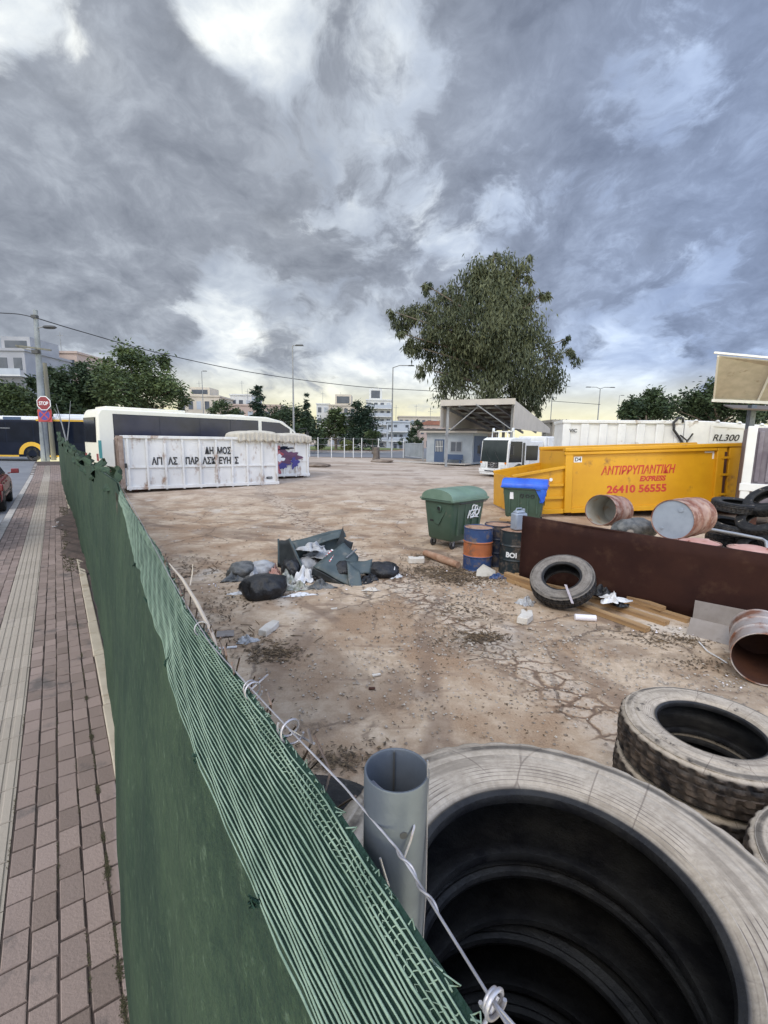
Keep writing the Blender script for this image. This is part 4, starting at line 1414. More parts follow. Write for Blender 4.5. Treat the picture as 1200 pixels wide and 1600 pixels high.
pr = G(955, 940, .15)
rag('plastic_rag', 'bag_white', 'torn white plastic bag spread over the timber planks', 'plastic bag', D(958, 938, pr.y) , .20, .16, .12, 5, .4, .75)
rag('plastic_rag', 'bag_black', 'crumpled black plastic beside the torn white bag on the planks', 'plastic bag', D(940, 928, pr.y + .3), .20, .15, .14, 6, .1, .3)
rag('plastic_rag', 'bag_black', 'small black plastic scrap under the torn white bag', 'plastic bag', D(970, 946, pr.y - .05), .13, .09, .07, 8, .1, .3)
rag('plastic_rag', 'bag_pale', 'pale crumpled wrapper beside the white broken foam block', 'wrapper', G(822, 944, 0), .16, .12, .12, 15, .1, .3)
rag('plastic_rag', 'drum_blue', 'blue plastic rag at the foot of the banded drum', 'rag', G(776, 903, 0), .17, .11, .10, 16, .1, .3)
b = MB(); b.add([(-.22, -.16, .01), (.16, -.17, .015), (.24, .06, .06), (.02, .17, .17), (-.14, .06, .08)], [(0, 1, 3), (1, 2, 3), (0, 3, 4)])
o = b.build('cardboard', M_['canvas'], smooth=0, solid=.008); o.location = G(757, 898, 0); o.rotation_euler = (0, 0, .1)
tag(o, 'crumpled beige cardboard piece against the banded drum', 'cardboard')
b = MB(); b.box((.0, 0, 0), (.22, .19, .012)); o = b.build('grey_tile', M_['sheet_grey'], bevel=.003); o.location = G(352, 990, .02); o.rotation_euler = (0, .04, .3)
tag(o, 'dark grey flat tile lying beside the net fence', 'tile')
b = MB(); b.box((0, 0, 0), (.26, .022, .02)); o = b.build('white_stick', M_['bag_white'], bevel=.003); o.location = G(353, 1012, .015); o.rotation_euler = (0, 0, .25)
tag(o, 'short white stick lying beside the net fence', 'stick')
b = MB(); b.tube([G(1092, 1003, .03), G(1106, 1018, .03), G(1122, 1027, .02), G(1136, 1036, .03)], .008, 6); o = b.build('white_cable', M_['bag_white'])
tag(o, 'white bent cable end on the ground by the fallen drum', 'cable')
b = MB(); b.tube([G(664, 864, .09), G(690, 873, .09), G(716, 883, .08)], [.07, .085, .07], 12); o = b.build('rusty_pipe', M_['lid_rust'], smooth=50)
tag(o, 'short rusty pipe lying in front of the green wheeled bin', 'pipe')
for px, py, lab in ((588, 1056, 'small white wood chip alone on the bare ground'), (522, 952, 'small pale block before the wrecked bin')):
    b = MB(); b.box((0, 0, .012), (.10, .03, .02)); o = b.build('wood_chip', M_['foam'], bevel=.004); o.location = G(px, py, 0); o.rotation_euler = (0, 0, .4); tag(o, lab, 'chip')
b = MB(); b.box((0, 0, .012), (.07, .03, .02)); o = b.build('wood_chip', M_['rust_dark'], bevel=.006); o.location = G(581, 1077, 0); o.rotation_euler = (0, 0, .1); tag(o, 'small dark chip next to the white wood chip', 'chip')

# ------------------------------------------------------------------ wrecked bin and rubbish in the middle
wk = G(520, 905, 0)
wr = thing('wrecked_bin', 'crushed dark green waste bin lying broken open on the dirt ground', 'wrecked bin', wk)
def W_(px, py, dy): return D(px, py, wk.y + dy) - wk
def panel(pts, name, mat, th=.02):
    b = MB(); n = len(pts)
    c = sum(pts, Vector()) / n
    m_ = 5
    if n == 4:
        b.grid(lambda u, v: (pts[0].lerp(pts[1], u)).lerp(pts[3].lerp(pts[2], u), v) + Vector((0, 0, .012 * math.sin(7 * u + 3 * v))), 8, 6)
        return b.build(name, M_[mat], wr, smooth=60, solid=th, fixn=False)
    b.add(pts, [tuple(range(n))])
    return b.build(name, M_[mat], wr, smooth=0, solid=th, fixn=False)
# back wall, floor, left end, front wall with flap
panel([W_(438, 900, .35), W_(540, 882, .85), W_(536, 826, .80), W_(452, 846, .42)], 'wall', 'bin_wreck')
panel([W_(452, 848, .42), W_(536, 828, .80), W_(541, 838, .70), W_(458, 862, .32)], 'rim', 'bin_wreck')
panel([W_(435, 846, .45), W_(452, 842, .28), W_(474, 892, -.05), W_(434, 886, .3)], 'end_wall', 'bin_wreck_dark')
b = MB(); b.tube([W_(452, 842, .28), W_(464, 868, .12), W_(474, 890, -.06)], .022, 6); b.tube([W_(435, 842, .45), W_(436, 880, .3)], .02, 6); b.build('rim', M_['bin_wreck'], wr)
panel([W_(489, 886, -.20), W_(556, 920, -.35), W_(560, 870, .35), W_(537, 848, .55)], 'front_wall', 'bin_wreck')
panel([W_(489, 888, -.20), W_(556, 922, -.35), W_(562, 926, -.33), W_(487, 898, -.16)], 'rim', 'bin_wreck_dark')
panel([W_(542, 878, -.02), W_(562, 892, -.10), W_(567, 926, -.42), W_(545, 916, -.38)], 'torn_flap', 'bin_wreck')
panel([W_(543, 880, .0), W_(582, 874, .18), W_(578, 897, .02), W_(556, 896, -.10)], 'side_flap', 'bin_wreck')
panel([W_(526, 852, .62), W_(536, 822, .70), W_(539, 844, .66)], 'shard', 'bin_wreck_dark')
panel([W_(530, 838, .9), W_(552, 848, 1.0), W_(548, 862, .95), W_(535, 860, .9)], 'fold', 'bin_wreck_dark')
b = MB(); b.bar(W_(541, 872, .18), W_(557, 858, .38), .02, .02); b.build('hinge_rod', M_['grey_steel'], wr)
b = MB(); b.bar(W_(549, 914, -.42), W_(552, 930, -.40), .03, .02); b.bar(W_(546, 931, -.41), W_(560, 931, -.40), .03, .02); b.build('bracket', M_['grey_steel'], wr)
b = MB(); P4 = [W_(506, 874, .10), W_(517, 879, .02), W_(526, 862, .32), W_(519, 859, .40)]
P4 = [p + Vector((-.01, -.03, .02)) for p in P4]
b.add(P4, [(0, 1, 2, 3)]); b.build('sticker', M_['white_letter'], wr, smooth=0)
b = MB()
for i in range(4):
    f0, f1 = i / 4 + .03, i / 4 + .14
    b.add([(P4[0].lerp(P4[3], f0)) + Vector((-.001, -.003, .002)), (P4[1].lerp(P4[2], f0)) + Vector((-.001, -.003, .002)), (P4[1].lerp(P4[2], f1)) + Vector((-.001, -.003, .002)), (P4[0].lerp(P4[3], f1)) + Vector((-.001, -.003, .002))], [(0, 1, 2, 3)])
b.build('sticker_stripe', M_['tape_red'], wr, smooth=0)

lump('rubbish_bag', 'bag_black', 'large glossy black rubbish bag in front of the wrecked bin', 'rubbish bag', G(414, 932, 0), (.38, .30, .25), 21, .3, knot=False)
lump('rubbish_bag', 'bag_grey', 'grey mottled rubbish bag at the left end of the rubbish heap', 'rubbish bag', G(380, 900, 0), (.33, .25, .19), 22, 1.0)
lump('rubbish_bag', 'bag_black', 'black rubbish bag at the right end of the wrecked bin', 'rubbish bag', G(595, 900, 0), (.38, .24, .19), 23, .2)
lump('rubbish_bag', 'bag_black', 'black rubbish bag inside the dark end of the wrecked bin', 'rubbish bag', G(455, 903, 0), (.22, .2, .26), 24, 2.0)
lump('rubbish_bag', 'bag_pale', 'pale translucent rubbish bag behind the large black bag', 'rubbish bag', G(411, 896, 0), (.28, .2, .17), 25, .6)
lump('rubbish_bag', 'bag_black', 'black rubbish bag under the front wall of the wrecked bin', 'rubbish bag', G(512, 906, 0), (.30, .18, .13), 26, .2)
lump('rubbish_bag', 'bag_black', 'black rubbish bag behind the torn flap of the wrecked bin', 'rubbish bag', G(540, 902, 0), (.30, .25, .20), 28, .9)
lump('rubbish_bag', 'bag_pale', 'pale grey rubbish bag spilling out of the wrecked bin', 'rubbish bag', G(482, 896, 0), (.26, .26, .22), 27, .2)
rag('plastic_sheet', 'bag_pale', 'crumpled grey plastic sheet inside the wrecked bin', 'plastic sheet', D(505, 868, wk.y + .45), .34, .25, .16, 31, .3, .35)
rag('cloth', 'cloth_mix', 'greenish mottled cloth between black bag and wrecked bin', 'cloth', G(446, 915, 0), .24, .20, .26, 32, .3, .3)
rag('newspaper', 'cloth_mix', 'black and white crumpled paper before the wrecked bin', 'paper', G(468, 920, 0), .20, .14, .12, 33, .3, .4)
rag('newspaper', 'bag_white', 'white crumpled paper at the foot of the wrecked bin', 'paper', G(468, 930, 0), .24, .09, .05, 34, .3, .4)
rag('newspaper', 'bag_white', 'small white paper beside the grey mottled bag', 'paper', G(372, 928, 0), .16, .07, .04, 35, .1, .4)
rag('newspaper', 'bag_white', 'white crumpled paper behind the right rubbish bag', 'paper', G(617, 902, 0), .12, .10, .16, 36, .1, .4)
rag('newspaper', 'foam', 'beige crumpled paper at the far right of the wrecked bin', 'paper', G(580, 922, 0), .14, .08, .05, 38, .1, .4)
rag('cloth', 'lid_pink', 'pinkish cloth behind the large black rubbish bag', 'cloth', G(430, 899, 0), .12, .10, .22, 37, .1, .4)
rag('plastic_sheet', 'bag_grey', 'crumpled dark grey plastic over the grey mottled bag', 'plastic sheet', G(372, 905, 0), .26, .2, .2, 61, .5, .4)
rag('plastic_sheet', 'bag_pale', 'crumpled pale plastic between the mottled bag and the black bag', 'plastic sheet', G(398, 908, 0), .22, .16, .24, 62, 1.5, .5)
rag('plastic_sheet', 'bag_white', 'white torn plastic at the mouth of the wrecked bin', 'plastic sheet', G(476, 908, 0), .22, .18, .28, 63, .7, .5)
rag('plastic_sheet', 'bag_grey', 'grey crumpled plastic under the wrecked bin front wall', 'plastic sheet', G(500, 918, 0), .25, .14, .14, 64, .2, .5)
rag('plastic_sheet', 'bag_black', 'black torn plastic before the right rubbish bag', 'plastic sheet', G(578, 906, 0), .24, .15, .12, 65, .9, .5)
rag('plastic_sheet', 'bag_pale', 'pale plastic scrap on the rim of the wrecked bin', 'plastic sheet', D(488, 858, wk.y + .3), .26, .2, .14, 66, .9, .5)
rag('newspaper', 'bag_pale', 'grey crumpled paper beside the cane near the net fence', 'paper', G(385, 1002, 0), .13, .10, .08, 39, .1, .4)

# ------------------------------------------------------------------ wheeled bins
def wheeled_bin(label, lidmat, loc, rz, sc):
    t = thing('wheeled_bin', label, 'waste bin', loc, rz)
    t.scale = sc
    # local: x along the long side, y depth; 1.37 x 1.07 x 1.45
    L, Dp = 1.30, 1.0
    zb, zt = .20, 1.13
    b = MB()
    fr = lambda z: .84 + .16 * (z - zb) / (zt - zb)
    ring = []
    for z in (zb, zb + .05, .6, zt):
        f = fr(z) * (.94 if z == zb else 1)
        x, y, c = L / 2 * f, Dp / 2 * f, .09
        pts = []
        for sx, sy, a0 in ((1, -1, -PI / 2), (1, 1, 0), (-1, 1, PI / 2), (-1, -1, PI)):
            for k_ in range(5):
                a = a0 + PI / 2 * k_ / 4
                pts.append((sx * (x - c) + c * math.cos(a), sy * (y - c) + c * math.sin(a), z))
        ring.append(pts)
    n = len(ring[0])
    vs = sum(ring, [])
    fs = [(i * n + j, i * n + (j + 1) % n, (i + 1) * n + (j + 1) % n, (i + 1) * n + j) for i in range(3) for j in range(n)] + [tuple(range(n))]
    b.add(vs, fs)
    for x in (-.42, -.14, .14, .42): b.bx(x - .02, x + .02, -.50, -.44, .35, 1.08)
    b.build('body', M_['bin_green'], t, smooth=40)
    b = MB(); b.bx(-L / 2 - .05, L / 2 + .05, -Dp / 2 - .05, Dp / 2 + .05, zt, zt + .05)
    b.build('rim', M_['bin_green'], t, bevel=.015)
    # domed lid, arch seen from the end
    b = MB()
    arc_ = [(-.54 + .0, 1.19)] + [(-.54 * math.cos(PI * i / 18) * (1 if i else 1), 1.19 + .25 * math.sin(PI * i / 18) ** .75) for i in range(1, 18)] + [(.54, 1.19)]
    for e in (-1, 1):
        pass
    vs, fs = [], []
    xs_ = [-.70, -.66, -.30, -.28, .0, .02, .30, .32, .66, .70]
    for xi, x in enumerate(xs_):
        s = .0 if xi not in (0, 9) else -.02
        s += .012 if xi in (2, 5, 6) else 0
        for y, z in arc_: vs.append((x, y * (1 + s), 1.19 + (z - 1.19) * (1 + s * 2)))
    n = len(arc_)
    for i in range(len(xs_) - 1):
        for j in range(n - 1): fs.append((i * n + j, i * n + j + 1, (i + 1) * n + j + 1, (i + 1) * n + j))
    fs.append(tuple(range(n))); fs.append(tuple(range((len(xs_) - 1) * n, len(xs_) * n)))
    b.add(vs, fs)
    b.bx(-.72, .72, -.57, -.50, 1.17, 1.215); b.bx(-.72, .72, .50, .57, 1.17, 1.215)
    b.build('lid', M_[lidmat], t, smooth=50)
    # end lifting brackets: a round boss and a triangular arm
    for e in (-1, 1):
        b = MB()
        Me = T(e * .655, 0, 0) @ RZ(e * PI / 2)
        b.lathe([(.001, -.02), (.075, -.02), (.085, 0), (.085, .06), (.06, .075), (.055, .05), (.001, .05)], 24, 0, T(e * .60, -.05, .97) @ RY(e * PI / 2))
        b.prism([(-.38, 1.12), (.40, 1.12), (.10, .62), (-.02, .58), (-.05, .62)], -.012, .012, 0, T(e * .62, 0, 0) @ RZ(PI / 2))
        b.build('lifting_arm', M_['bin_green'], t, smooth=40)
        b = MB(); b.lathe([(.001, 0), (.05, 0), (.05, .02), (.001, .02)], 20, 0, T(e * .632, -.05, .97) @ RY(e * PI / 2)); b.bx(e * .57 - .03, e * .57 + .03, .18, .30, .64, .74)
        b.build('boss', M_['black_plastic'], t, smooth=40)
    for sx in (-.45, .45):
        for sy in (-.33, .33):
            b = MB()
            b.lathe([(.03, -.022), (.095, -.025), (.10, -.018), (.10, .018), (.095, .025), (.03, .022)], 24, 0, T(sx + .03, sy, .10) @ RXa(PI / 2))
            w = b.build('wheel', M_['dark_rubber'], t, smooth=40)
            b = MB(); b.bx(sx - .03, sx + .09, sy - .035, sy + .035, .17, .21); b.bx(sx, sx + .06, sy - .035, sy - .029, .08, .18); b.bx(sx, sx + .06, sy + .029, sy + .035, .08, .18)
            b.build('fork', M_['grey_steel'], w)
    b = MB(); b.tube([(-.5, -.60, 1.12), (-.5, -.63, 1.13), (.5, -.63, 1.13), (.5, -.60, 1.12)], .014, 8)
    b.build('handle', M_['black_plastic'], t, smooth=50)
    return t


a_, c_ = G(705, 862, 0), G(760, 846, 0)
e_ = G(672, 852, 0)
rz1 = math.atan2(c_.y - a_.y, c_.x - a_.x) - .08
ux = Vector((math.cos(rz1), math.sin(rz1), 0)); uy = Vector((-ux.y, ux.x, 0))
b1 = wheeled_bin('green wheeled waste bin with pale domed lid and white scrawl', 'bin_lid_green', a_ + ux * .62 + uy * .44, rz1, (1.0, .92, 1.02))
# white scrawl sprayed on the front
b = MB()
def scr(pts, r=.016):
    b.tube([(x, -.505 + (z - .8) * -.06, z) for x, z in pts], r, 6)
ci = lambda cx, cz, r_, a0=0, a1=2 * PI, n=18, sx=1: [(cx + sx * r_ * math.cos(a0 + (a1 - a0) * i / n), cz + r_ * math.sin(a0 + (a1 - a0) * i / n)) for i in range(n + 1)]
scr(ci(.16, .98, .065)); scr(ci(.10, .84, .085)); scr(ci(.30, .86, .07)); scr(ci(.26, .97, .055)); scr([(-.06, .74), (.0, .92), (.08, .80), (.18, .88), (.26, .76), (.38, .84), (.42, .98)]); scr([(.04, .74), (.20, .76), (.36, .74)])
b.build('scrawl', M_['white_letter'], b1, smooth=50)
a2, c2 = G(777, 818, 0), G(848, 826, 0)
p2 = G(815, 822, 0)
b2 = wheeled_bin('green wheeled waste bin with bright blue lid beside the yellow skip', 'bin_lid_blue', p2 + Vector((.27, .75, 0)), -.38, (1.0, .92, 1.0))
b = MB()
b.bx(.50, .62, -.50, -.47, .72, 1.16)
b.prism([(.34, 1.16), (.70, 1.16), (.64, .80), (.58, .72)], -.56, -.535)
b.build('lid_flap', M_['bin_lid_blue'], b2)
b = MB()
for cx in (-.05, .12, .28): scr(ci(cx, .92, .05), .012)
scr([(-.02, .84), (.0, .98)], .012)
b.build('scrawl', M_['black_letter'], b2, smooth=50)
b = MB(); b.prism([(-.42, .80), (-.30, .80), (-.32, 1.02), (-.42, 1.02)], -.512, -.50); b.build('sticker', M_['white_letter'], b2)

# ------------------------------------------------------------------ white roll-off skips
def frame2(A, B): return math.atan2(B.y - A.y, B.x - A.x), (B - A).length


def white_skip(label, A, rz, L, Wd, Ht, letters, cat='skip'):
    t = thing('rolloff_skip', label, cat, A, rz, 'white roll-off skips')
    zf = .20
    b = MB()
    th = .05
    b.bx(0, L, 0, th, zf, Ht - .12); b.bx(0, L, Wd - th, Wd, zf, Ht - .12)
    b.bx(L - th, L, th, Wd - th, zf, Ht - .12); b.bx(0, L, th, Wd - th, zf - .002, zf + .05)
    b.build('body', M_['skip_white'], t)
    for y0 in (0, 1):
        b = MB()
        n = 9
        for i in range(n + 1):
            x = .10 + (L - .20) * i / n
            ya, yb = (-.07, -.001) if y0 == 0 else (Wd + .001, Wd + .07)
            b.bx(x - .045, x + .045, ya, yb, zf - .10, Ht - .13)
        b.build('rib', M_['skip_white'], t, bevel=.008)
        b = MB()
        ya, yb = (-.05, -.002) if y0 == 0 else (Wd + .002, Wd + .05)
        zz_ = zf + (Ht - zf) * .40
        for i in range(n):
            x0 = .10 + (L - .20) * i / n + .046; x1 = .10 + (L - .20) * (i + 1) / n - .046
            b.bx(x0, x1, ya, yb, zz_ - .035, zz_ + .035)
        b.build('seam', M_['skip_white'], t)
    b = MB()
    b.bx(-.05, L + .05, -.09, .09, Ht - .13, Ht); b.bx(-.05, L + .05, Wd - .09, Wd + .09, Ht - .13, Ht); b.bx(L - .09, L + .05, .09, Wd - .09, Ht - .13, Ht)
    b.build('top_rail', M_['skip_white'], t, bevel=.015)
    b = MB(); b.bx(-.03, L + .03, -.08, .0, zf - .06, zf + .08); b.build('bottom_rail', M_['skip_white'], t, bevel=.01)
    for k_, (ya, yb) in enumerate(((.02, Wd / 2 - .02), (Wd / 2 + .02, Wd - .02))):
        b = MB(); b.bx(-.24, -.052, ya, yb, zf, Ht - .02)
        for j in range(3): b.bx(-.29, -.242, ya + .15 + j * (yb - ya - .3) / 2 - .03, ya + .15 + j * (yb - ya - .3) / 2 + .03, zf + .1, Ht - .1)
        d = b.build('door', M_['door_brown'], t, bevel=.008)
        b = MB(); b.tube([(-.33, yb - .08 if k_ == 0 else ya + .08, zf + .2), (-.33, yb - .08 if k_ == 0 else ya + .08, Ht - .2)], .022, 8); b.build('lock_bar', M_['sheet_grey'], d)
    b = MB(); b.bx(.3, L - .3, .55, .70, .02, zf - .003); b.bx(.3, L - .3, Wd - .70, Wd - .55, .02, zf - .003); b.build('skid', M_['rust_dark'], t)
    for x in (.35, L - .35):
        for y in (.35, Wd - .35):
            b = MB(); b.tube([(x, y - .12, .10), (x, y + .12, .10)], .10, 16); b.build('roller', M_['rust_dark'], t, smooth=50)
    b = MB(); b.bx(-.055, .03, -.13, -.072, zf + .9, zf + 1.1); b.build('latch', M_['black_plastic'], t)
    # rolled tarpaulin along the far end
    b = MB()
    prof = []
    def f(u, v):
        y = -.16 + (Wd + .32) * u
        a = -.25 + (PI + .5) * v
        rx, rz_ = 1.05, .30
        fold = .05 * math.sin(v * 46 + 3 * u) * (1 if v > .78 or v < .10 else .12) + .02 * math.sin(9 * u)
        droop = -.16 * sst(abs(u - .5), .42, .5)
        return (L - .95 - math.cos(a) * rx * (1 + .0 * fold), y, Ht + .03 + (math.sin(a) ** .6 if math.sin(a) > 0 else -.5) * rz_ + fold * .5 + droop)
    b.grid(f, 24, 46)
    def g(u, v):                                        # scalloped skirt on the near side
        x = L - 2.0 + 2.1 * u
        return (x, -.17 - .035 * math.sin(u * 60) * v - .01, Ht + .16 * (1 - v) - .20 * v * (1 + .25 * math.sin(u * 30)) + (.12 * math.sin(PI * min(1, u * 1.0)) * (1 - v)))
    b.grid(g, 70, 5)
    def e_(u, v):
        y = -.17 + (Wd + .3) * u
        return (L + .08 + .03 * math.sin(u * 70) * v, y, Ht + .16 - .34 * v * (1 + .2 * math.sin(u * 33)))
    b.grid(e_, 70, 5)
    b.build('tarpaulin', M_['canvas'], t, smooth=50, fixn=False, solid=.01)
    return t


A, B = G(200, 771), G(432, 758)
rzS, LS = frame2(A, B)
rzS += .045; LS *= 1.03
HS = 2.26 - A.z * .45
t1 = white_skip('white ribbed roll-off skip with black Greek lettering beside the parked coach', (A.x, A.y, (A.z + B.z) / 2 - .05), rzS, LS, 2.4, 2.50, True)
L1 = LS
for s_, pk, fx_, zf_ in (('ΔΗ', 4, .60, 1.70), ('ΜΟΣ', 5, .52, 1.70), ('ΑΓΙ', 1, .54, 1.23), ('ΑΣ', 2, .42, 1.23), ('ΠΑΡ', 3, .53, 1.23), ('ΑΣΚ', 4, .56, 1.23), ('ΕΥΗ', 5, .55, 1.23), ('Σ', 6, .30, 1.23)):
    text(s_, .43, M_['black_letter'], t1, T(.10 + (L1 - .20) * (pk + fx_) / 9, -.012, zf_) @ RX, off=.014, extrude=.008, xs=.66)
text('4023', .17, M_['black_letter'], t1, T(L1 * .93, -.012, .42) @ RX, off=.006, extrude=.006)
C2_ = G(483, 746)
A2_ = C2_ - Vector((math.cos(rzS), math.sin(rzS), 0)) * 6.6
t2 = white_skip('white roll-off skip with purple graffiti behind the lettered skip', (A2_.x, A2_.y, C2_.z - .03), rzS, 6.6, 2.4, 2.22, False)
def blobpoly(cx, cz, rx, rz_, seed, n=40, y=-.05, name='graffiti', mat='graffiti_purple', parent=None, jag=.25):
    rr = random.Random(seed); ph = [rr.uniform(0, 6.28) for _ in range(5)]
    poly = []
    for i in range(n):
        a = 2 * PI * i / n
        r = 1 + jag * (.5 * math.sin(3 * a + ph[0]) + .4 * math.sin(5 * a + ph[1]) + .3 * math.sin(9 * a + ph[2]))
        poly.append((cx + rx * r * math.cos(a), cz + rz_ * r * math.sin(a)))
    b = MB(); b.prism(poly, y - .004, y)
    return b.build(name, M_[mat], parent, smooth=0)
for i, (cx, cz, rx, rz_, mt, y) in enumerate([(5.35, 1.25, .62, .34, 'graffiti_purple', -.074), (5.0, .85, .35, .30, 'graffiti_blue', -.072), (4.55, 1.55, .42, .30, 'graffiti_red', -.078), (4.5, .75, .40, .42, 'graffiti_red', -.080), (5.15, 1.72, .40, .09, 'bus_navy', -.082), (5.7, .9, .22, .28, 'graffiti_blue', -.086), (4.75, 1.15, .3, .2, 'white_letter', -.09)]):
    blobpoly(cx, cz, rx, rz_, i + 3, y=y, mat=mt, parent=t2, jag=.5)

# ------------------------------------------------------------------ yellow container
YA = G(880, 808, 0)
ydir = Vector((.955, -.22, 0))
YB = D(1165, 800, 1.0)
tdir = Vector((YB.x, YB.y, 0)).normalized()
# aim so that the long side spans to the photo's column 1165
YL = 6.4
best = min(((abs(ray(1165, 700).x / ray(1165, 700).y - (YA.x + YL * math.cos(a)) / (YA.y + YL * math.sin(a))), a) for a in np.linspace(-1.2, .6, 500)))
ry = best[1]
yel = thing('yellow_skip', 'long yellow roll-off skip with red Greek lettering and phone number', 'skip', (YA.x, YA.y, YA.z), 0, rot=(0, -.042, ry))
Wd, Ht, zf = 2.35, 2.44, .22
b = MB(); th = .05
b.bx(.0, YL, .05, .10, zf, Ht - .14); b.bx(.0, YL, Wd - .05, Wd, zf, Ht - .14); b.bx(YL - .05, YL, .10, Wd - .05, zf, Ht - .14); b.bx(.0, YL, .10, Wd - .05, zf, zf + .05)
b.bx(.0, .05, .10, Wd - .05, zf, Ht - .14)
b.build('body', M_['skip_yellow'], yel)
for xa, xb in ((.0, .26), (YL - .95, YL - .62), (YL - .52, YL)):
    b = MB(); b.bx(xa, xb, -.06, .049, zf - .06, Ht - .145); b.build('post', M_['skip_yellow'], yel, bevel=.012)
b = MB(); b.prism([(-.04, Ht - .14), (YL + .04, Ht - .14), (YL + .04, Ht), (-.04, Ht)], -.10, .12); b.prism([(.0, Ht - .14), (YL, Ht - .14), (YL, Ht), (.0, Ht)], Wd - .12, Wd + .1)
b.bx(-.04, YL - .96, -.07, .048, Ht - .26, Ht - .143)
b.build('top_rail', M_['skip_yellow'], yel, bevel=.03)
b = MB(); b.bx(.262, YL - .952, -.05, .048, zf - .08, zf + .09); b.build('bottom_rail', M_['skip_yellow'], yel, bevel=.01)
b = MB(); b.bx(.3, YL - .3, .5, .66, .02, zf - .004); b.bx(.3, YL - .3, Wd - .66, Wd - .5, .02, zf - .004); b.build('skid', M_['rust_dark'], yel)
# low sloping front section with diagonal side panels
b = MB()
b.prism([(-1.8, zf), (-.001, zf), (-.001, 1.72), (-1.8, 1.46)], .06, .11); b.prism([(-1.8, zf), (-.001, zf), (-.001, 1.72), (-1.8, 1.46)], Wd - .11, Wd - .06)
b.bx(-1.85, -1.8, .06, Wd - .06, zf, 1.46)
b.build('front_section', M_['skip_yellow'], yel)
b = MB()
b.bar((-1.85, .03, 1.50), (-.0, .03, 1.77), .16, .10); b.build('front_rail', M_['skip_yellow'], yel, bevel=.012); b = MB(); b.bar((-1.85, Wd - .03, 1.50), (0, Wd - .03, 1.77), .16, .10); b.build('front_rail', M_['skip_yellow'], yel, bevel=.012); b = MB(); b.bx(-1.9, -1.74, -.05, .055, zf - .1, 1.46)
for z in (.65, 1.1): b.bx(-1.72, -.03, -.03, .055, z, z + .10)
b.bx(-1.7, -.02, -.06, .05, zf - .08, zf + .08)
b.build('front_rail', M_['skip_yellow'], yel, bevel=.012)
b = MB()
for i in range(4): b.prism([(-1.89, .35 + i * .2), (-1.76, .45 + i * .2), (-1.76, .53 + i * .2), (-1.89, .43 + i * .2)], -.054, -.051)
b.build('warning_stripe', M_['black_letter'], yel)
b = MB(); b.lathe([(.001, 0), (.06, 0), (.06, .012), (.001, .012)], 20, 0, T(-.5, -.032, 1.35) @ RXa(PI / 2)); b.build('reflector', M_['white_letter'], yel)
# text
for s_, x, z, sz, sh in (('ΑΝΤΙΡΡΥΠΑΝΤΙΚΗ', 2.66, 1.45, .41, .22), ('EXPRESS', 3.20, 1.19, .25, .22)):
    text(s_, sz, M_['red_letter'], yel, T(x, .046, z) @ RX, off=.010, extrude=.004, shear=sh, xs=.74 if sz > .3 else 1.0)
text('26410 56555', .37, M_['red_letter'], yel, T(2.66, .046, .80) @ RX, off=.012, extrude=.004, xs=1.12)
b = MB(); b.bx(.33, .62, .042, .048, 1.92, 2.12); b.build('plate', M_['white_letter'], yel)
text('D4', .18, M_['black_letter'], yel, T(.475, .041, 1.96) @ RX, off=.004, extrude=.002)
b = MB(); b.bx(YL - 1.35, YL - 1.0, .042, .048, 2.12, 2.17); b.bx(YL - 1.06, YL - 1.0, .042, .048, 1.9, 2.119); b.build('corner_mark', M_['white_letter'], yel)
b = MB(); b.bx(YL - .70, YL - .60, -.066, -.061, zf, Ht - .3); b.build('gap', M_['rust_dark'], yel)
for z in (.6, 1.3, 1.9):
    b = MB(); b.bx(YL - .8, YL - .45, -.085, -.062, z, z + .08); b.build('hinge', M_['skip_yellow'], yel)
for x in (.3, YL - .4):
    b = MB(); b.tube([(x, .2, .1), (x, .5, .1)], .1, 16); b.build('roller', M_['rust_dark'], yel, smooth=50)
# yellow ribbed piece beyond its right end
yr = thing('yellow_hopper', 'stained yellow steel hopper at the right end of the yellow skip', 'hopper', yel.matrix_basis @ Vector((YL + .15, .5, 0)), ry)
yr.location.z = 0
b = MB(); b.bx(0, .55, 0, 1.4, .12, 1.95); b.build('box', M_['skip_yellow'], yr, bevel=.02)
b = MB()
for i in range(4): b.bx(.04 + i * .13, .09 + i * .13, -.03, -.002, .6, 1.6)
b.build('grille', M_['rust_dark'], yr)
b = MB(); b.bx(.05, .5, .1, 1.3, 0, .118); b.build('foot', M_['rust_dark'], yr)

# ------------------------------------------------------------------ white compactor body behind it
cA = D(877, 700, 24.0); cB = D(1062, 690, 23.0)
cz = hz(cA.x, cA.y)
rc, Lc = frame2(cA, cB)
ztop = (D(877, 656, 24.0).z - cz)
cp = thing('refuse_compactor', 'white ribbed refuse compactor body behind the yellow skip', 'compactor', (cA.x, cA.y, cz), rc)
b = MB(); b.bx(0, Lc, 0, 2.4, .8, ztop - .16); b.build('box', M_['white_paint'], cp)
b = MB()
for i in range(7):
    x = .0 + (Lc - .3) * i / 6
    b.bx(x, x + .38, -.09, -.002, .8, ztop - .17)
b.build('rib', M_['white_paint'], cp, bevel=.05)
b = MB(); b.bx(-.05, Lc + .05, -.12, 2.5, ztop - .16, ztop); b.build('top_rail', M_['white_paint'], cp, bevel=.02)
b = MB(); b.bx(.1, Lc + 4.6, .3, .6, .45, .79); b.bx(.1, Lc + 4.6, 1.8, 2.1, .45, .79)
b.build('chassis', M_['rust_dark'], cp)
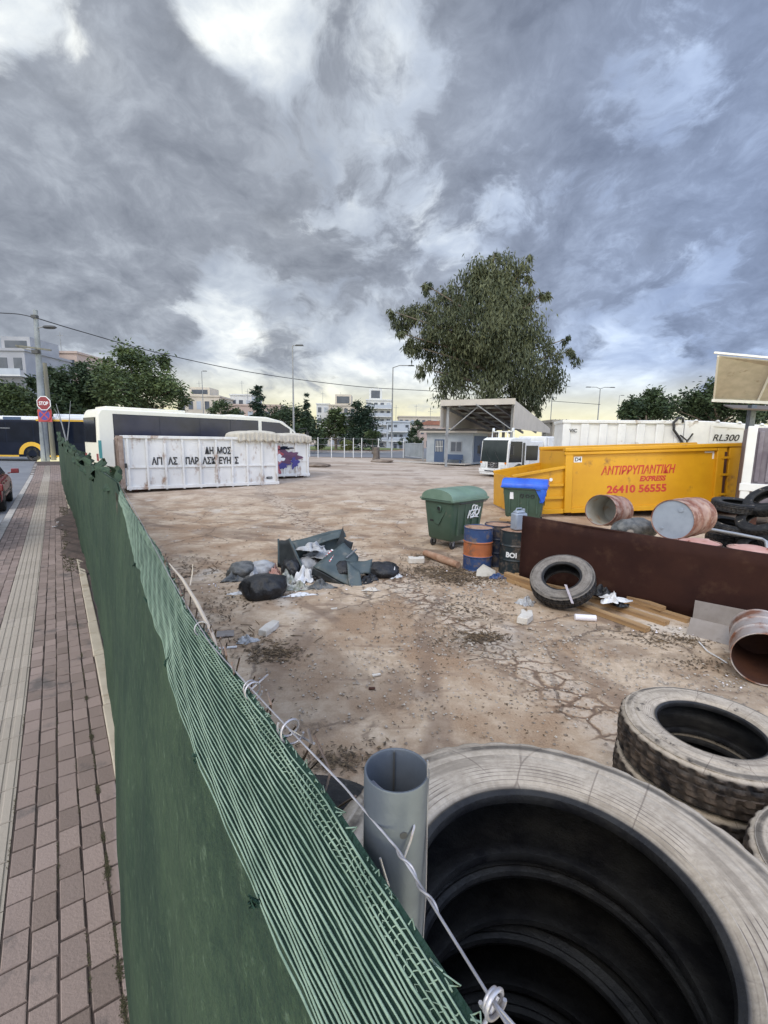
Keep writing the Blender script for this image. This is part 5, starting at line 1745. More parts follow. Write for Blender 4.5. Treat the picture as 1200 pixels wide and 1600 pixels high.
for x in (1.2, 5.0, 6.3):
    for y in (.18, 2.2):
        b = MB(); b.lathe([(.20, -.13), (.48, -.14), (.52, -.10), (.52, .10), (.48, .14), (.20, .13)], 32, 0, T(x, y, .52) @ RXa(PI / 2)); w = b.build('wheel', M_['dark_rubber'], cp, smooth=40)
        b = MB(); b.lathe([(.001, -.06), (.2, -.06), (.22, -.12), (.27, -.128)], 24, 0, T(x, y, .52) @ RXa(PI / 2)); b.build('rim', M_['grey_steel'], w, smooth=40)
tz = ztop
b = MB(); b.prism([(Lc + .12, .8), (Lc + 4.8, .5), (Lc + 5.4, 1.2), (Lc + 5.1, tz - .30), (Lc + 1.3, tz - .02), (Lc + .12, tz + .02)], -.05, 2.45); b.build('tailgate', M_['white_paint'], cp, bevel=.05)
b = MB(); b.prism([(Lc + 1.3, tz - .26), (Lc + 4.75, tz - .52), (Lc + 4.75, tz - .44), (Lc + 1.3, tz - .16)], -.09, -.051); b.prism([(Lc + 1.25, .9), (Lc + 1.4, .9), (Lc + 1.4, tz - .25), (Lc + 1.25, tz - .2)], -.085, -.051)
b.build('moulding', M_['white_paint'], cp)
text('RL300', .44, M_['black_letter'], cp, T(Lc + 1.95, -.06, tz - .95) @ RX, off=.004, extrude=.006, shear=.25)
text('VIC', .24, M_['black_letter'], cp, T(.50, -.096, tz - .62) @ RX, off=.006, extrude=.004)
b = MB(); b.tube([(Lc + .10, -.2, tz - 1.5), (Lc + .1, -.2, tz - 1.2), (Lc - .15, -.2, tz - .8), (Lc - .42, -.2, tz - .45), (Lc - .45, -.18, tz - .1), (Lc - .25, -.15, tz + .12), (Lc - .05, -.15, tz + .1), (Lc - .02, -.15, tz - .1)], .06, 8)
b.tube([(Lc + .2, -.2, tz - 1.5), (Lc + .22, -.22, tz - 1.0), (Lc + .45, -.2, tz - .62)], .04, 8); b.tube([(Lc + .35, -.2, tz - 1.5), (Lc + .2, -.22, tz - .95), (Lc - .1, -.2, tz - .7)], .035, 8)
b.build('hose', M_['hose_black'], cp, smooth=60)
b = MB()
for i in range(5): b.lathe([(.001, .09), (.07, .06), (.10, 0)], 10, 0, T(Lc + .6 + i * .95, -.02, tz - .02 - max(0, (i * .95 - .7)) * .073))
b.build('bolt_cap', M_['white_paint'], cp, smooth=60)

# grey machine at the right edge
mA = D(1166, 700, 14.5)
mach = thing('metal_press', 'grey lilac ribbed metal machine at the right edge behind the tyres', 'machine', (mA.x, mA.y, 0), -.6)
b = MB(); b.bx(0, 2.6, 0, 2.2, .5, 3.15); b.build('casing', M_['dusty_purple'], mach, bevel=.03)
b = MB()
for i in range(9): b.bx(.28 + i * .27, .40 + i * .27, -.06, -.003, 1.5, 3.05)
b.build('rib', M_['dusty_purple'], mach, bevel=.015)
b = MB(); b.bx(-.02, .22, -.10, -.004, .6, 3.2); b.bx(-.05, 2.7, -.12, -.004, 1.2, 1.44); b.build('frame', M_['white_paint'], mach, bevel=.02)
b = MB(); b.bx(.1, .5, .1, 2.1, 0, .499); b.bx(2.1, 2.5, .1, 2.1, 0, .499); b.build('foot', M_['rust_dark'], mach)

# ------------------------------------------------------------------ wheels for vehicles
def wheel(parent, x, y, r, w, side):
    b = MB(); b.lathe([(r * .60, -w / 2), (r * .93, -w / 2), (r, -w * .36), (r, w * .36), (r * .93, w / 2), (r * .60, w / 2), (r * .58, 0)], 32, 0, T(x, y, r) @ RXa(PI / 2), closed=True)
    o = b.build('wheel', M_['dark_rubber'], parent, smooth=40)
    b = MB(); s = side
    b.lathe([(.001, s * w * .30), (r * .18, s * w * .32), (r * .30, s * w * .18), (r * .50, s * w * .22), (r * .60, s * w * .48), (r * .62, s * w * .50)], 28, 0, T(x, y, r) @ RXa(PI / 2))
    b.build('rim', M_['grey_steel'], o, smooth=40)
    return o


# ------------------------------------------------------------------ white refuse truck facing the yard
fl, fr_, sr = G(750, 741, None), G(791, 748, None), G(874, 742, None)
tz_ = hz(fr_.x, fr_.y)
# local x = backwards along the truck, y = across; origin at the near front corner
side = Vector((.80, .60, 0))
rt = math.atan2(side.y, side.x)
tr = thing('refuse_truck', 'white low cab refuse truck with wide windscreen parked before the canopy', 'truck', (fr_.x, fr_.y, tz_), rt)
Lt, Wt = 8.6, 2.45
tr.scale = (.86, .86, .86)
Hc = 2.85
# cab: near side is y=0, far side y=Wt
b = MB()
b.prism([(.0, .38), (.0, 1.30), (.10, 2.55), (.25, Hc - .12), (.55, Hc), (2.55, Hc), (2.55, .38)], 0, Wt)
b.build('cab', M_['white_paint'], tr, bevel=.06)
b = MB()
def fx(z): return .0 if z < 1.3 else (z - 1.3) / 1.25 * .10
b.add([(fx(1.12) - .015, .06, 1.12), (fx(1.12) - .015, Wt - .06, 1.12), (fx(2.66) - .005, Wt - .10, 2.66), (fx(2.66) - .005, .10, 2.66), (.03, .06, 1.12), (.03, Wt - .06, 1.12), (.2, Wt - .10, 2.66), (.2, .10, 2.66)], [(0, 1, 2, 3), (4, 7, 6, 5), (0, 3, 7, 4), (1, 5, 6, 2), (3, 2, 6, 7), (0, 4, 5, 1)])
b.build('windscreen', M_['glass_cab'], tr)
b = MB(); b.prism([(.16, 1.12), (.30, 2.58), (1.58, 2.58), (1.58, 1.12)], -.012, .02); b.build('side_window', M_['glass_dark'], tr)
b = MB(); b.prism([(2.05, 1.25), (2.05, 2.30), (3.45, 2.30), (3.45, 1.25)], -.014, .02); b.build('side_window', M_['glass_dark'], tr)
b = MB(); b.prism([(.05, .5), (.15, 1.1), (1.62, 1.1), (1.62, .5)], -.018, -.002); d = b.build('door', M_['white_paint'], tr, bevel=.006)
b = MB(); b.bx(1.35, 1.55, -.035, -.019, .95, .99); b.build('handle', M_['black_plastic'], d)
b = MB(); b.bx(2.555, 4.1, .02, Wt - .02, .45, 2.62); b.build('crew_cab', M_['white_paint'], tr, bevel=.05)
b = MB(); b.bx(1.66, 1.90, -.02, .0, .5, 2.5); b.build('pillar', M_['black_plastic'], tr)
b = MB(); b.bx(-.06, -.002, .75, Wt - .75, .70, 1.12); g_ = b.build('grille', M_['black_plastic'], tr, bevel=.01)
b = MB()
for z in (.78, .90, 1.02): b.bx(-.08, -.062, .78, Wt - .78, z, z + .025)
b.build('slat', M_['chrome'], g_)
b = MB(); b.lathe([(.14, 0), (.17, 0), (.17, .03), (.14, .03)], 24, 0, T(-.115, Wt / 2, .92) @ RY(PI / 2), closed=True)
for a in (PI / 2, PI / 2 + 2 * PI / 3, PI / 2 + 4 * PI / 3): b.bar((-.10, Wt / 2, .92), (-.10, Wt / 2 + .145 * math.cos(a), .92 + .145 * math.sin(a)), .03, .02)
b.build('emblem', M_['chrome'], g_)
b = MB(); b.bx(-.12, .25, -.02, Wt + .02, .34, .62); b.bx(-.10, -.03, .05, Wt - .05, .20, .34); b.build('bumper', M_['white_paint'], tr, bevel=.03)
b = MB(); b.bx(-.135, -.121, .55, Wt - .55, .42, .50); b.build('bumper_slot', M_['black_plastic'], tr)
for y in (.12, Wt - .55):
    b = MB(); b.bx(-.05, -.003, y, y + .43, .70, .98); b.build('headlight', M_['lamp_glass'], tr, bevel=.02)
for y in (.06, Wt - .18):
    b = MB(); b.bx(-.055, .0, y, y + .12, 1.0, 1.12); b.build('indicator', M_['orange_lamp'], tr)
for s in (-1, 1):
    y0 = -.28 if s < 0 else Wt + .28
    yb = 0 if s < 0 else Wt
    b = MB(); b.tube([(.25, yb, 2.35), (.15, y0, 2.35), (.15, y0, 1.5), (.25, yb, 1.45)], .02, 8); b.box((.12, y0, 1.95), (.10, .22, .60)); b.build('mirror', M_['black_plastic'], tr, bevel=.01)
b = MB(); b.tube([(.9, .25, Hc), (.9, .25, Hc + .42), (.9, Wt - .25, Hc + .42), (.9, Wt - .25, Hc)], .04, 8); b.tube([(.9, .8, Hc), (.9, .8, Hc + .42)], .04, 8); b.tube([(.9, 1.6, Hc), (.9, 1.6, Hc + .42)], .04, 8); b.build('light_bar', M_['white_paint'], tr, smooth=50)
for y in (.35, Wt - .35):
    b = MB(); b.lathe([(.10, Hc + .46), (.10, Hc + .62), (.07, Hc + .68), (.001, Hc + .68)], 16, 0, T(.9, y, 0)); b.build('beacon', M_['lamp_glass'], tr, smooth=50)
b = MB(); b.tube([(-.02, .7, 1.25), (-.0, 1.0, 1.6), (.03, 1.15, 1.9)], .015, 6); b.tube([(-.02, 1.5, 1.25), (-.0, 1.8, 1.6), (.03, 1.95, 1.9)], .015, 6); b.build('wiper', M_['black_plastic'], tr)
b = MB(); b.bx(4.3, Lt, .0, Wt, .95, 3.0); b.build('body', M_['white_paint'], tr, bevel=.08)
b = MB()
for i in range(5): b.bx(4.6 + i * .85, 4.78 + i * .85, -.07, -.003, .95, 2.9)
b.build('rib', M_['white_paint'], tr, bevel=.02)
b = MB(); b.bx(.3, Lt - .2, .4, Wt - .4, .45, .93); b.build('chassis', M_['rust_dark'], tr)
for x in (1.3, 5.6, 6.9):
    for y, s in ((.16, -1), (Wt - .16, 1)): wheel(tr, x, y, .48, .30, s)
b = MB(); b.prism([(.72, .39), (.78, .85), (1.3, 1.05), (1.82, .85), (1.88, .39)], -.022, -.003); b.build('wheel_arch', M_['black_plastic'], tr)

# ------------------------------------------------------------------ steel canopy and gate house
cy0 = 38.0
FLt, FLb = D(690, 628, cy0), D(690, 668, cy0)
FRt, FRb = D(803, 625, cy0 - .5), D(800, 663, cy0 - .5)
BRb = D(858, 667, 52.0)
dep = Vector((BRb.x - FRb.x, BRb.y - FRb.y, 0))
can_ = thing('canopy', 'beige steel canopy roof on posts over the gate house', 'canopy', (FLt.x, FLt.y, hz(FLt.x, FLt.y)))
CO = Vector(can_.location)
def L_(p): return Vector(p) - CO
zt, zb = FLt.z, FLb.z
b = MB()
q = [L_(FLt), L_(FRt), L_(FRt) + dep + Vector((0, 0, zb + .2 - zt)), L_(FLt) + dep + Vector((0, 0, zb + .2 - zt))]
b.add(q + [p + Vector((0, 0, .10)) for p in q], [(0, 1, 2, 3), (7, 6, 5, 4), (0, 4, 5, 1), (1, 5, 6, 2), (2, 6, 7, 3), (3, 7, 4, 0)])
b.build('roof', M_['canopy_under'], can_, smooth=0)
b = MB(); up = Vector((0, 0, .12))
b.bar(q[0] + Vector((-.1, -.1, -.10)), q[1] + Vector((.1, -.1, -.10)), .12, .46); b.build('fascia', M_['canopy_beige'], can_)
for nm_, e0, e1, sgn in (('gable', q[1], q[2], 1), ('gable', q[0], q[3], -1)):
    f0 = Vector((e0.x, e0.y, zb - CO.z)); f1 = Vector((e1.x, e1.y, zb - CO.z - .05))
    b = MB(); off = Vector((.06 * sgn, 0, 0))
    b.add([e0 + off, f0 + off, f1 + off, e1 + off + Vector((0, 0, .1))], [(0, 1, 2, 3)])
    b.build(nm_, M_['canopy_beige'], can_, smooth=0, solid=.05)
b = MB()
for i in range(1, 7):
    f = i / 7
    b.bar(q[0].lerp(q[3], f) - up, q[1].lerp(q[2], f) - up, .10, .16)
b.build('purlin', M_['grey_steel'], can_)
b = MB()
for i in range(5):
    f = i / 4
    a0 = q[0].lerp(q[1], f); a1 = q[3].lerp(q[2], f)
    b.bar(a0 - up * 2.6, a1 - up * 2.6, .14, .22)
b.build('rafter', M_['grey_steel'], can_)
for f, g_ in ((.06, .03), (.97, .03), (.5, .5), (.06, .95), (.94, .95), (.32, .75)):
    p = (q[0].lerp(q[1], f)).lerp(q[3].lerp(q[2], f), g_)
    b = MB(); gz = hz(p.x + CO.x, p.y + CO.y) - CO.z
    b.bar((p.x, p.y, gz), (p.x, p.y, p.z - .3), .20, .20); b.build('post', M_['pole_grey'], can_)
# knee braces at the front posts
b = MB()
p0 = q[0].lerp(q[1], .06); p1 = q[0].lerp(q[1], .97)
b.bar((p0.x, p0.y + .1, p0.z - 2.6), (p0.x + 2.6, p0.y + .1, p0.z - .35), .07, .07)
b.bar((p1.x, p1.y + .1, p1.z - 2.2), (p1.x - 2.8, p1.y + .1, p1.z - .35), .07, .07)
b.build('brace', M_['pole_grey'], can_)

gy = 42.0
gA, gB = D(666, 720, gy + 1.0), D(737, 724, gy - 1.2)
gz0 = hz(gA.x, gA.y)
rg, Lg = frame2(gA, gB)
gh = thing('gate_house', 'small blue grey gate house with barred door under the canopy', 'gate house', (gA.x, gA.y, gz0), rg)
Hg = 2.75
b = MB(); b.bx(0, Lg, 0, 4.2, 0, Hg); b.build('wall', M_['guard_wall'], gh)
b = MB(); b.bx(-.5, Lg + .5, -.5, 4.7, Hg, Hg + .16); b.build('roof', M_['canopy_beige'], gh); 
b = MB(); b.bx(-.55, Lg + .55, -.55, 4.75, Hg + .162, Hg + .34); b.build('roof_edge', M_['roof_dark'], gh)
b = MB(); b.bx(.80, 1.75, -.05, -.003, .05, 2.15); dr = b.build('door', M_['guard_blue'], gh)
b = MB(); b.bx(.90, 1.65, -.062, -.052, 1.05, 2.05); b.build('pane', M_['win_dark'], dr)
b = MB()
for i in range(5): b.bx(.95 + i * .15, .975 + i * .15, -.08, -.064, 1.05, 2.05)
b.bx(.9, 1.65, -.08, -.064, 1.5, 1.53); b.build('bar', M_['white_paint'], dr)
b = MB(); b.bx(2.35, 3.45, -.05, -.003, 1.05, 2.0); w_ = b.build('window', M_['grey_steel'], gh)
b = MB(); b.bx(2.42, 2.86, -.06, -.052, 1.12, 1.93); b.bx(2.94, 3.38, -.06, -.052, 1.12, 1.93); b.build('pane', M_['win_dark'], w_)
b = MB(); b.bx(2.2, 3.7, -.75, -.35, .40, .46); b.bx(2.2, 3.7, -.40, -.35, .46, .85); b.bx(2.3, 2.36, -.7, -.4, 0, .40); b.bx(3.5, 3.56, -.7, -.4, 0, .40)
o = b.build('bench', M_['guard_blue'], None); o.matrix_basis = gh.matrix_basis.copy(); tag(o, 'dark blue bench along the gate house wall', 'bench')
b = MB(); b.bx(Lg + .01, Lg + .05, .4, 3.8, .2, 2.5); b.build('side_board', M_['guard_blue'], gh)
b = MB(); b.bx(-3.2, Lg, -1.6, -.02, .0, .10); b.build('step', M_['kerb_stone'], gh, bevel=.02)

# low gate, fence posts with wire, and a tree stump beside the road
gt = thing('picket_gate', 'pale grey picket gate standing left of the gate house', 'gate', G(632, 720, .5), 0)
gt.location.z = hz(gt.location.x, gt.location.y)
W0 = Vector(gt.location); W1 = gA + Vector((-.3, 0, 0)); gl = (Vector((W1.x, W1.y, 0)) - Vector((W0.x, W0.y, 0)))
gt.rotation_euler.z = math.atan2(gl.y, gl.x); GL = gl.length
b = MB(); b.bx(0, GL, -.03, .03, .2, .28); b.bx(0, GL, -.03, .03, 1.5, 1.58); b.build('rail', M_['guard_wall'], gt)
b = MB()
n_ = int(GL / .16)
for i in range(n_): b.bx(i * GL / n_, i * GL / n_ + .05, -.02, .02, .281, 1.499)
b.build('pickets', M_['guard_wall'], gt)
for x in (0, GL - .08):
    b = MB(); b.bx(x, x + .10, -.05, .05, 0, 1.75); b.build('post', M_['pole_grey'], gt)
wf = thing('wire_fence', 'thin white fence posts with wire mesh along the far edge of the yard', 'fence', G(498, 720, .5))
WO = Vector(wf.location); WO.z = hz(WO.x, WO.y); wf.location = WO
pp = []
for px, py in ((484, 719), (497, 720), (518, 720), (538, 720), (552, 720), (565, 720), (591, 721), (612, 720), (630, 720)):
    g_ = G(px, py, .5); g_.z = hz(g_.x, g_.y); pp.append(g_ - WO)
for p in pp:
    b = MB(); b.tube([p, p + Vector((0, 0, 2.0))], .04, 8); b.build('post', M_['white_paint'], wf)
b = MB()
for h_ in (.1, .7, 1.3, 1.9): b.tube([p + Vector((0, 0, h_)) for p in pp], .009, 4)
b.build('wire', M_['wire'], wf)
st_ = G(588, 724, .5); st_.z = hz(st_.x, st_.y) - .03
b = MB(); b.lathe([(.55, 0), (.36, .12), (.28, .4), (.26, 1.25), (.20, 1.32), (.001, 1.30)], 14, 0, None, radial=lambda i, j, a: .05 * math.sin(3 * a) + .03 * math.sin(7 * a + i))
o = b.build('tree_stump', M_['bark'], smooth=50); o.location = st_; tag(o, 'dark tree stump between the wire fence and the picket gate', 'stump')
lump('soil_mound', 'soil_heap', 'low heap of soil at the foot of the dark tree stump', 'soil heap', st_ + Vector((.5, -.6, 0)), (1.0, .7, .16), 51, creases=False)
lump('soil_mound', 'soil_heap', 'low heap of soil beside the graffiti skip', 'soil heap', Vector((G(494, 729).x, G(494, 729).y, G(494, 729).z - .02)), (1.1, .8, .2), 52, creases=False)

# second canopy at the right edge
k0 = 17.5
can2 = thing('canopy', 'beige canopy sheet on a grey post at the photo\'s right edge', 'canopy', (D(1190, 650, k0).x, k0, hz(D(1190, 650, k0).x, k0)))
KO = Vector(can2.location)
pts_ = [D(1122, 556, k0 - 1.5), D(1215, 565, k0 - 2.2), D(1215, 629, k0 - 1.0), D(1115, 625, k0 - .2)]
ext = pts_[1] - pts_[0]; ext2 = pts_[2] - pts_[3]
pts_[1] = pts_[0] + ext * 4.0; pts_[2] = pts_[3] + ext2 * 4.0
pl_ = [p - KO for p in pts_]
b = MB(); b.add(pl_, [(0, 1, 2, 3)]); b.build('sheet', M_['canvas'], can2, smooth=0, solid=.05)
b = MB()
b.bar(pl_[0] + Vector((-.15, 0, .10)), pl_[1] + Vector((0, 0, .10)), .10, .06); b.bar(pl_[3] + Vector((-.1, -.05, -.02)), pl_[2] + Vector((0, -.05, -.02)), .10, .10); b.bar(pl_[0] + Vector((-.02, -.04, 0)), pl_[3] + Vector((-.02, -.04, 0)), .06, .08)
nk = (pl_[1] - pl_[0]).normalized()
for s_ in (1.55, 3.2, 4.9):
    a0 = pl_[0] + nk * s_; a1 = pl_[3] + (pl_[2] - pl_[3]).normalized() * (s_ - .28)
    b.bar(a0 + Vector((0, -.05, 0)), a1 + Vector((0, -.05, 0)), .06, .05)
b.build('trim', M_['white_paint'], can2)
b = MB()
back_ = Vector((1.0, 4.5, 1.6))
b.add([pl_[3] + Vector((1.2, .6, -.25)), pl_[2] + Vector((0, .6, -.25)), pl_[2] + back_ + Vector((0, 0, -1.2)), pl_[3] + Vector((3.6, 4.5, .2))], [(0, 1, 2, 3)])
b.build('soffit', M_['canopy_under'], can2, smooth=0, solid=.05)
b = MB(); b.bar((0, .5, 0), (0, .5, (pl_[3].z) - .1), .20, .20); b.build('post', M_['galv'], can2); b = MB(); b.bar((5, .5, 0), (5, .5, (pl_[3].z) - .1), .20, .20); b.build('post', M_['galv'], can2)

# ------------------------------------------------------------------ coach
c0 = D(154, 700, 26.0); c1 = D(474, 690, 36.6)
cz0 = .46
rcx, LC = frame2(c0, c1)
co = thing('coach', 'long cream coach with dark tinted window band parked behind the skips', 'coach', (c0.x, c0.y, cz0), rcx)
HC = D(160, 634, 26.2).z - cz0 - .12
WC = 2.5
b = MB()
prof = [(0, .35), (.0, 1.6), (.05, HC - .35), (.22, HC - .03), (.4, HC), (LC - 3.3, HC), (LC - 1.9, HC - .25), (LC - .75, HC - .95), (LC - .15, HC - 2.2), (LC, HC - 2.6), (LC, .35)]
b.prism(prof, 0, WC); b.build('body', M_['coach_cream'], co, bevel=.10)
zt_, zb_ = HC - .32, HC - 1.72
n_ = 4
x0, x1 = .85, LC - 4.05
xs_ = [x0 + (x1 - x0) * f for f in (0, .27, .54, .77, 1.0)]
for a_, c_ in zip(xs_, xs_[1:]):
    b = MB(); b.bx(a_ + .012, c_ - .012, -.012, .03, zb_, zt_); b.build('window', M_['glass_blue'], co)
b = MB(); b.bx(x0 - .02, x1 + .02, -.008, .02, zb_ - .03, zt_ + .03); b.build('window_band', M_['bus_navy'], co)
b = MB(); b.prism([(LC - 3.75, zb_), (LC - 3.75, zt_), (LC - 2.2, zt_ - .06), (LC - 1.3, zt_ - .50), (LC - 1.25, zb_)], -.012, .02); b.build('window', M_['glass_blue'], co)
b = MB(); b.prism([(LC - 1.05, zb_), (LC - 1.05, zt_ - .62), (LC - .62, zb_ + .25), (LC - .55, zb_)], -.012, .02); b.build('window', M_['glass_blue'], co)
b = MB(); b.bx(-.02, .03, .3, WC - .2, HC - 1.9, HC - .5); b.build('rear_window', M_['glass_dark'], co)
b = MB(); b.bx(.6, 5.2, .35, WC - .35, HC - .02, HC + .14); b.bx(8.4, 9.6, .6, WC - .6, HC - .02, HC + .08); b.build('roof_unit', M_['coach_cream'], co, bevel=.06)
b = MB(); b.bx(x0, x1 + .6, -.012, -.002, zb_ - .58, zb_ - .20); b.build('name_band', M_['bus_navy'], co)
text('ΔΗΜΟΣ ΑΓ. ΠΑΡΑΣΚΕΥΗΣ', .46, M_['white_letter'], co, T(4.3, -.016, zb_ - .56) @ RX, off=.008, extrude=.004)
b = MB(); b.bx(.85, 2.5, -.018, -.013, zb_ - .42, zb_ - .12); b.build('teal_panel', M_['teal'], co)
b = MB(); b.bx(-.001, .16, -.014, -.002, .9, 1.9); b.build('tail_stripe', M_['teal'], co)
for y in (.1, WC - .35):
    b = MB(); b.bx(-.03, .0, y, y + .25, .75, 1.15); b.build('tail_light', M_['stop_red'], co)
for x in (3.0, 4.3, LC - 3.0):
    for y, s in ((.16, -1), (WC - .16, 1)): wheel(co, x, y, .50, .30, s)
b = MB(); b.tube([(LC - .5, -.02, HC - .8), (LC + .1, -.25, HC - .7), (LC + .15, -.3, HC - 1.0)], .03, 8); b.box((LC + .15, -.3, HC - 1.3), (.12, .22, .6)); b.build('mirror', M_['black_plastic'], co)

# ------------------------------------------------------------------ city bus crossing on the far road
by = 33.5
bA = D(-130, 700, by); bB = D(150, 700, by + 1.5)
rb, LB = frame2(bA, bB)
LB = 12.0
ub = Vector((math.cos(rb), math.sin(rb), 0))
bz = .70
bo = bB - ub * LB
bus = thing('city_bus', 'dark navy city bus with yellow wheel arch and white roof behind the stop sign', 'bus', (bo.x, bo.y, bz), rb)
HB = D(10, 649, by).z - bz
b = MB(); b.bx(0, LB, 0, 2.5, .30, HB - .28); b.build('body', M_['bus_navy'], bus, bevel=.08)
b = MB(); b.bx(.02, LB - .02, .02, 2.48, HB - .279, HB); b.build('roof', M_['bus_white'], bus, bevel=.06)
b = MB(); b.bx(LB - 6.2, LB - 5.0, -.006, .018, HB - .27, HB - .06); b.build('blue_patch', M_['guard_blue'], bus)
b = MB(); b.bx(LB - 4.0, LB - .1, -.008, .018, HB - .33, HB - .2); b.build('yellow_line', M_['bus_yellow'], bus)
b = MB(); b.bx(LB - 3.0, LB - .4, .4, 2.1, HB - .01, HB + .22); b.build('roof_unit', M_['bus_white'], bus, bevel=.06)
for i in range(6):
    b = MB(); b.bx(.4 + i * 1.85, 2.15 + i * 1.85, -.008, .02, 1.35, HB - .45); b.build('window', M_['glass_bus'], bus)
b = MB(); b.bx(LB - 8.2, LB - 5.8, -.014, -.009, HB - .90, HB - .86); b.build('window_bar', M_['grey_steel'], bus)
wx = (D(37, 700, by) - bo).dot(ub)
for x in (wx, wx - 6.0):
    wheel(bus, x, .14, .50, .28, -1); wheel(bus, x, 2.36, .50, .28, 1)
    b = MB()
    for i in range(12):
        a, c = PI * i / 12, PI * (i + 1) / 12
        r0, r1 = .62, .92
        b.add([(x + r * math.cos(t), y, .48 + r * math.sin(t)) for y in (-.02, .0) for r, t in ((r0, a), (r1, a), (r1, c), (r0, c))], [(0, 1, 2, 3), (0, 4, 5, 1), (3, 2, 6, 7), (1, 5, 6, 2), (0, 3, 7, 4)])
    b.build('wheel_arch', M_['bus_yellow'], bus)
b = MB(); b.bx(wx + .93, LB - .05, -.015, .0, .30, .42); b.bx(.05, wx - 6.93, -.015, .0, .30, .42); b.bx(wx - 5.06, wx - .93, -.015, .0, .30, .42); b.build('skirt_line', M_['bus_yellow'], bus)

# ------------------------------------------------------------------ parked cars at the kerb
def car(label, t0, nside, paint):
    p = FP(t0, nside, walk_z(t0) - .115)
    t = thing('parked_car', label, 'car', p, math.atan2(FD.y, FD.x), 'cars parked along the kerb')
    # local x forward along the street, near side y=0, far side y=+1.7 (away from the pavement)
    L, Wc = 4.1, 1.70
    side = [(0, .32), (.02, .62), (.10, .88), (.75, .93), (2.85, .95), (3.75, .80), (4.05, .62), (4.1, .32)]
    b = MB(); b.prism(side, 0, Wc); b.build('body', M_[paint], t, bevel=.07)
    vs = []
    for y, ins in ((.04, 0), (Wc - .04, 0)): pass
    base = [(.12, .90), (.62, 1.36), (1.05, 1.44), (1.95, 1.43), (2.35, 1.36), (3.05, .94)]
    b = MB(); n = len(base)
    vs = [(x, .05 + (.20 * (z - .9) / .54), z) for x, z in base] + [(x, Wc - .05 - (.20 * (z - .9) / .54), z) for x, z in base]
    b.add(vs, [tuple(range(n)), tuple(range(2 * n - 1, n - 1, -1))] + [(i, i + n, (i + 1) % n + n, (i + 1) % n) for i in range(n)]); b.build('cabin', M_[paint], t, bevel=.04)
    def sw(xz, nm):
        for s in (0, 1):
            b = MB()
            q = [(x, (.05 + .20 * (z - .9) / .54 - .012) if s == 0 else (Wc - .05 - .20 * (z - .9) / .54 + .012), z) for x, z in xz]
            b.add(q, [tuple(range(len(q)))]); b.build(nm, M_['glass_dark'], t, smooth=0, solid=.006)
    sw([(.55, .96), (.80, 1.32), (1.50, 1.37), (1.50, .96)], 'rear_window'); sw([(1.58, .96), (1.58, 1.37), (2.22, 1.32), (2.78, .98)], 'side_window')
    b = MB(); b.add([(2.42, .28, 1.345), (2.42, Wc - .28, 1.345), (3.02, Wc - .16, .97), (3.02, .16, .97)], [(0, 1, 2, 3)]); b.build('windscreen', M_['glass_dark'], t, smooth=0, solid=.02)
    b = MB(); b.add([(.17, .18, .97), (.17, Wc - .18, .97), (.57, Wc - .26, 1.33), (.57, .26, 1.33)], [(0, 1, 2, 3)]); b.build('rear_screen', M_['glass_dark'], t, smooth=0, solid=.02)
    for x in (.78, 3.30):
        for y, s in ((.09, -1), (Wc - .09, 1)): wheel(t, x, y, .31, .20, s)
        for y in (-.006, Wc - .014):
            b = MB(); b.prism([(x + .38 * math.cos(a), .31 + .38 * math.sin(a)) for a in np.linspace(0, PI, 14)], y, y + .02); b.build('wheel_arch', M_['black_plastic'], t)
    for y, s in ((0, -1), (Wc, 1)):
        b = MB(); b.bar((2.62, y, .98), (2.60, y + s * .14, 1.02), .05, .04); b.box((2.58, y + s * .20, 1.06), (.12, .20, .15)); b.build('mirror', M_[paint], t, bevel=.03)
        for x0 in (.85, 1.62):
            b = MB(); b.bx(x0 + .12, x0 + .32, min(y + s * .03, y), max(y + s * .03, y), .78, .81); b.build('handle', M_[paint], t, bevel=.008)
        b = MB(); b.bx(.45, 3.7, min(y + s * .012, y), max(y + s * .012, y), .45, .52); b.build('side_strip', M_['black_plastic'], t)
    for y in (.08, Wc - .42):
        b = MB(); b.bx(4.0, 4.09, y, y + .34, .60, .74); b.build('headlight', M_['lamp_glass'], t, bevel=.02)
        b = MB(); b.bx(-.02, .05, y, y + .22, .62, .90); b.build('tail_light', M_['stop_red'], t, bevel=.02)
    b = MB(); b.bx(-.06, .1, .02, Wc - .02, .33, .56); b.bx(4.02, 4.16, .02, Wc - .02, .33, .54); b.build('bumper', M_['black_plastic'], t, bevel=.03)
    return t


def carn(px, py): 
    d = ray(px, py); s = (walk_z(14) - .1 - H) / d.z
    p = d * s
    return p.dot(FN), p.dot(FD)


car('dark red car parked nearest along the pavement kerb at the photo\'s left edge', 10.5, -1.31, 'car_red')
car('dark red car parked farther up the street beyond the first red car', 16.6, -1.34, 'car_red')

# ------------------------------------------------------------------ poles, signs, lamps, cable
py_ = 33.0
b0 = D(71, 719, py_); t0_ = D(55, 482, py_)
ul = thing('utility_pole', 'tall concrete utility pole with lamp arm behind the stop sign', 'utility pole', (b0.x, b0.y, b0.z - .1))
tv = t0_ - b0
b = MB(); b.tube([(0, 0, 0), tv * .5, tv], [.27, .21, .13], 14); b.build('shaft', M_['concrete_pole'], ul, smooth=50)
def onp(f): return tv * f
b = MB(); p = onp(.885); b.tube([p, p + Vector((.5, -.1, .08)), p + Vector((.85, -.2, .10))], .04, 8); b.build('lamp_arm', M_['pole_grey'], ul)
b = MB()
b.lathe([(.001, -.10), (.16, -.08), (.23, 0), (.17, .10), (.001, .14)], 18, 0, T(p.x + 1.05, p.y - .22, p.z + .02) @ Matrix.Diagonal((2.2, 1, 1, 1))); b.build('lamp_head', M_['pole_dark'], ul, smooth=60)
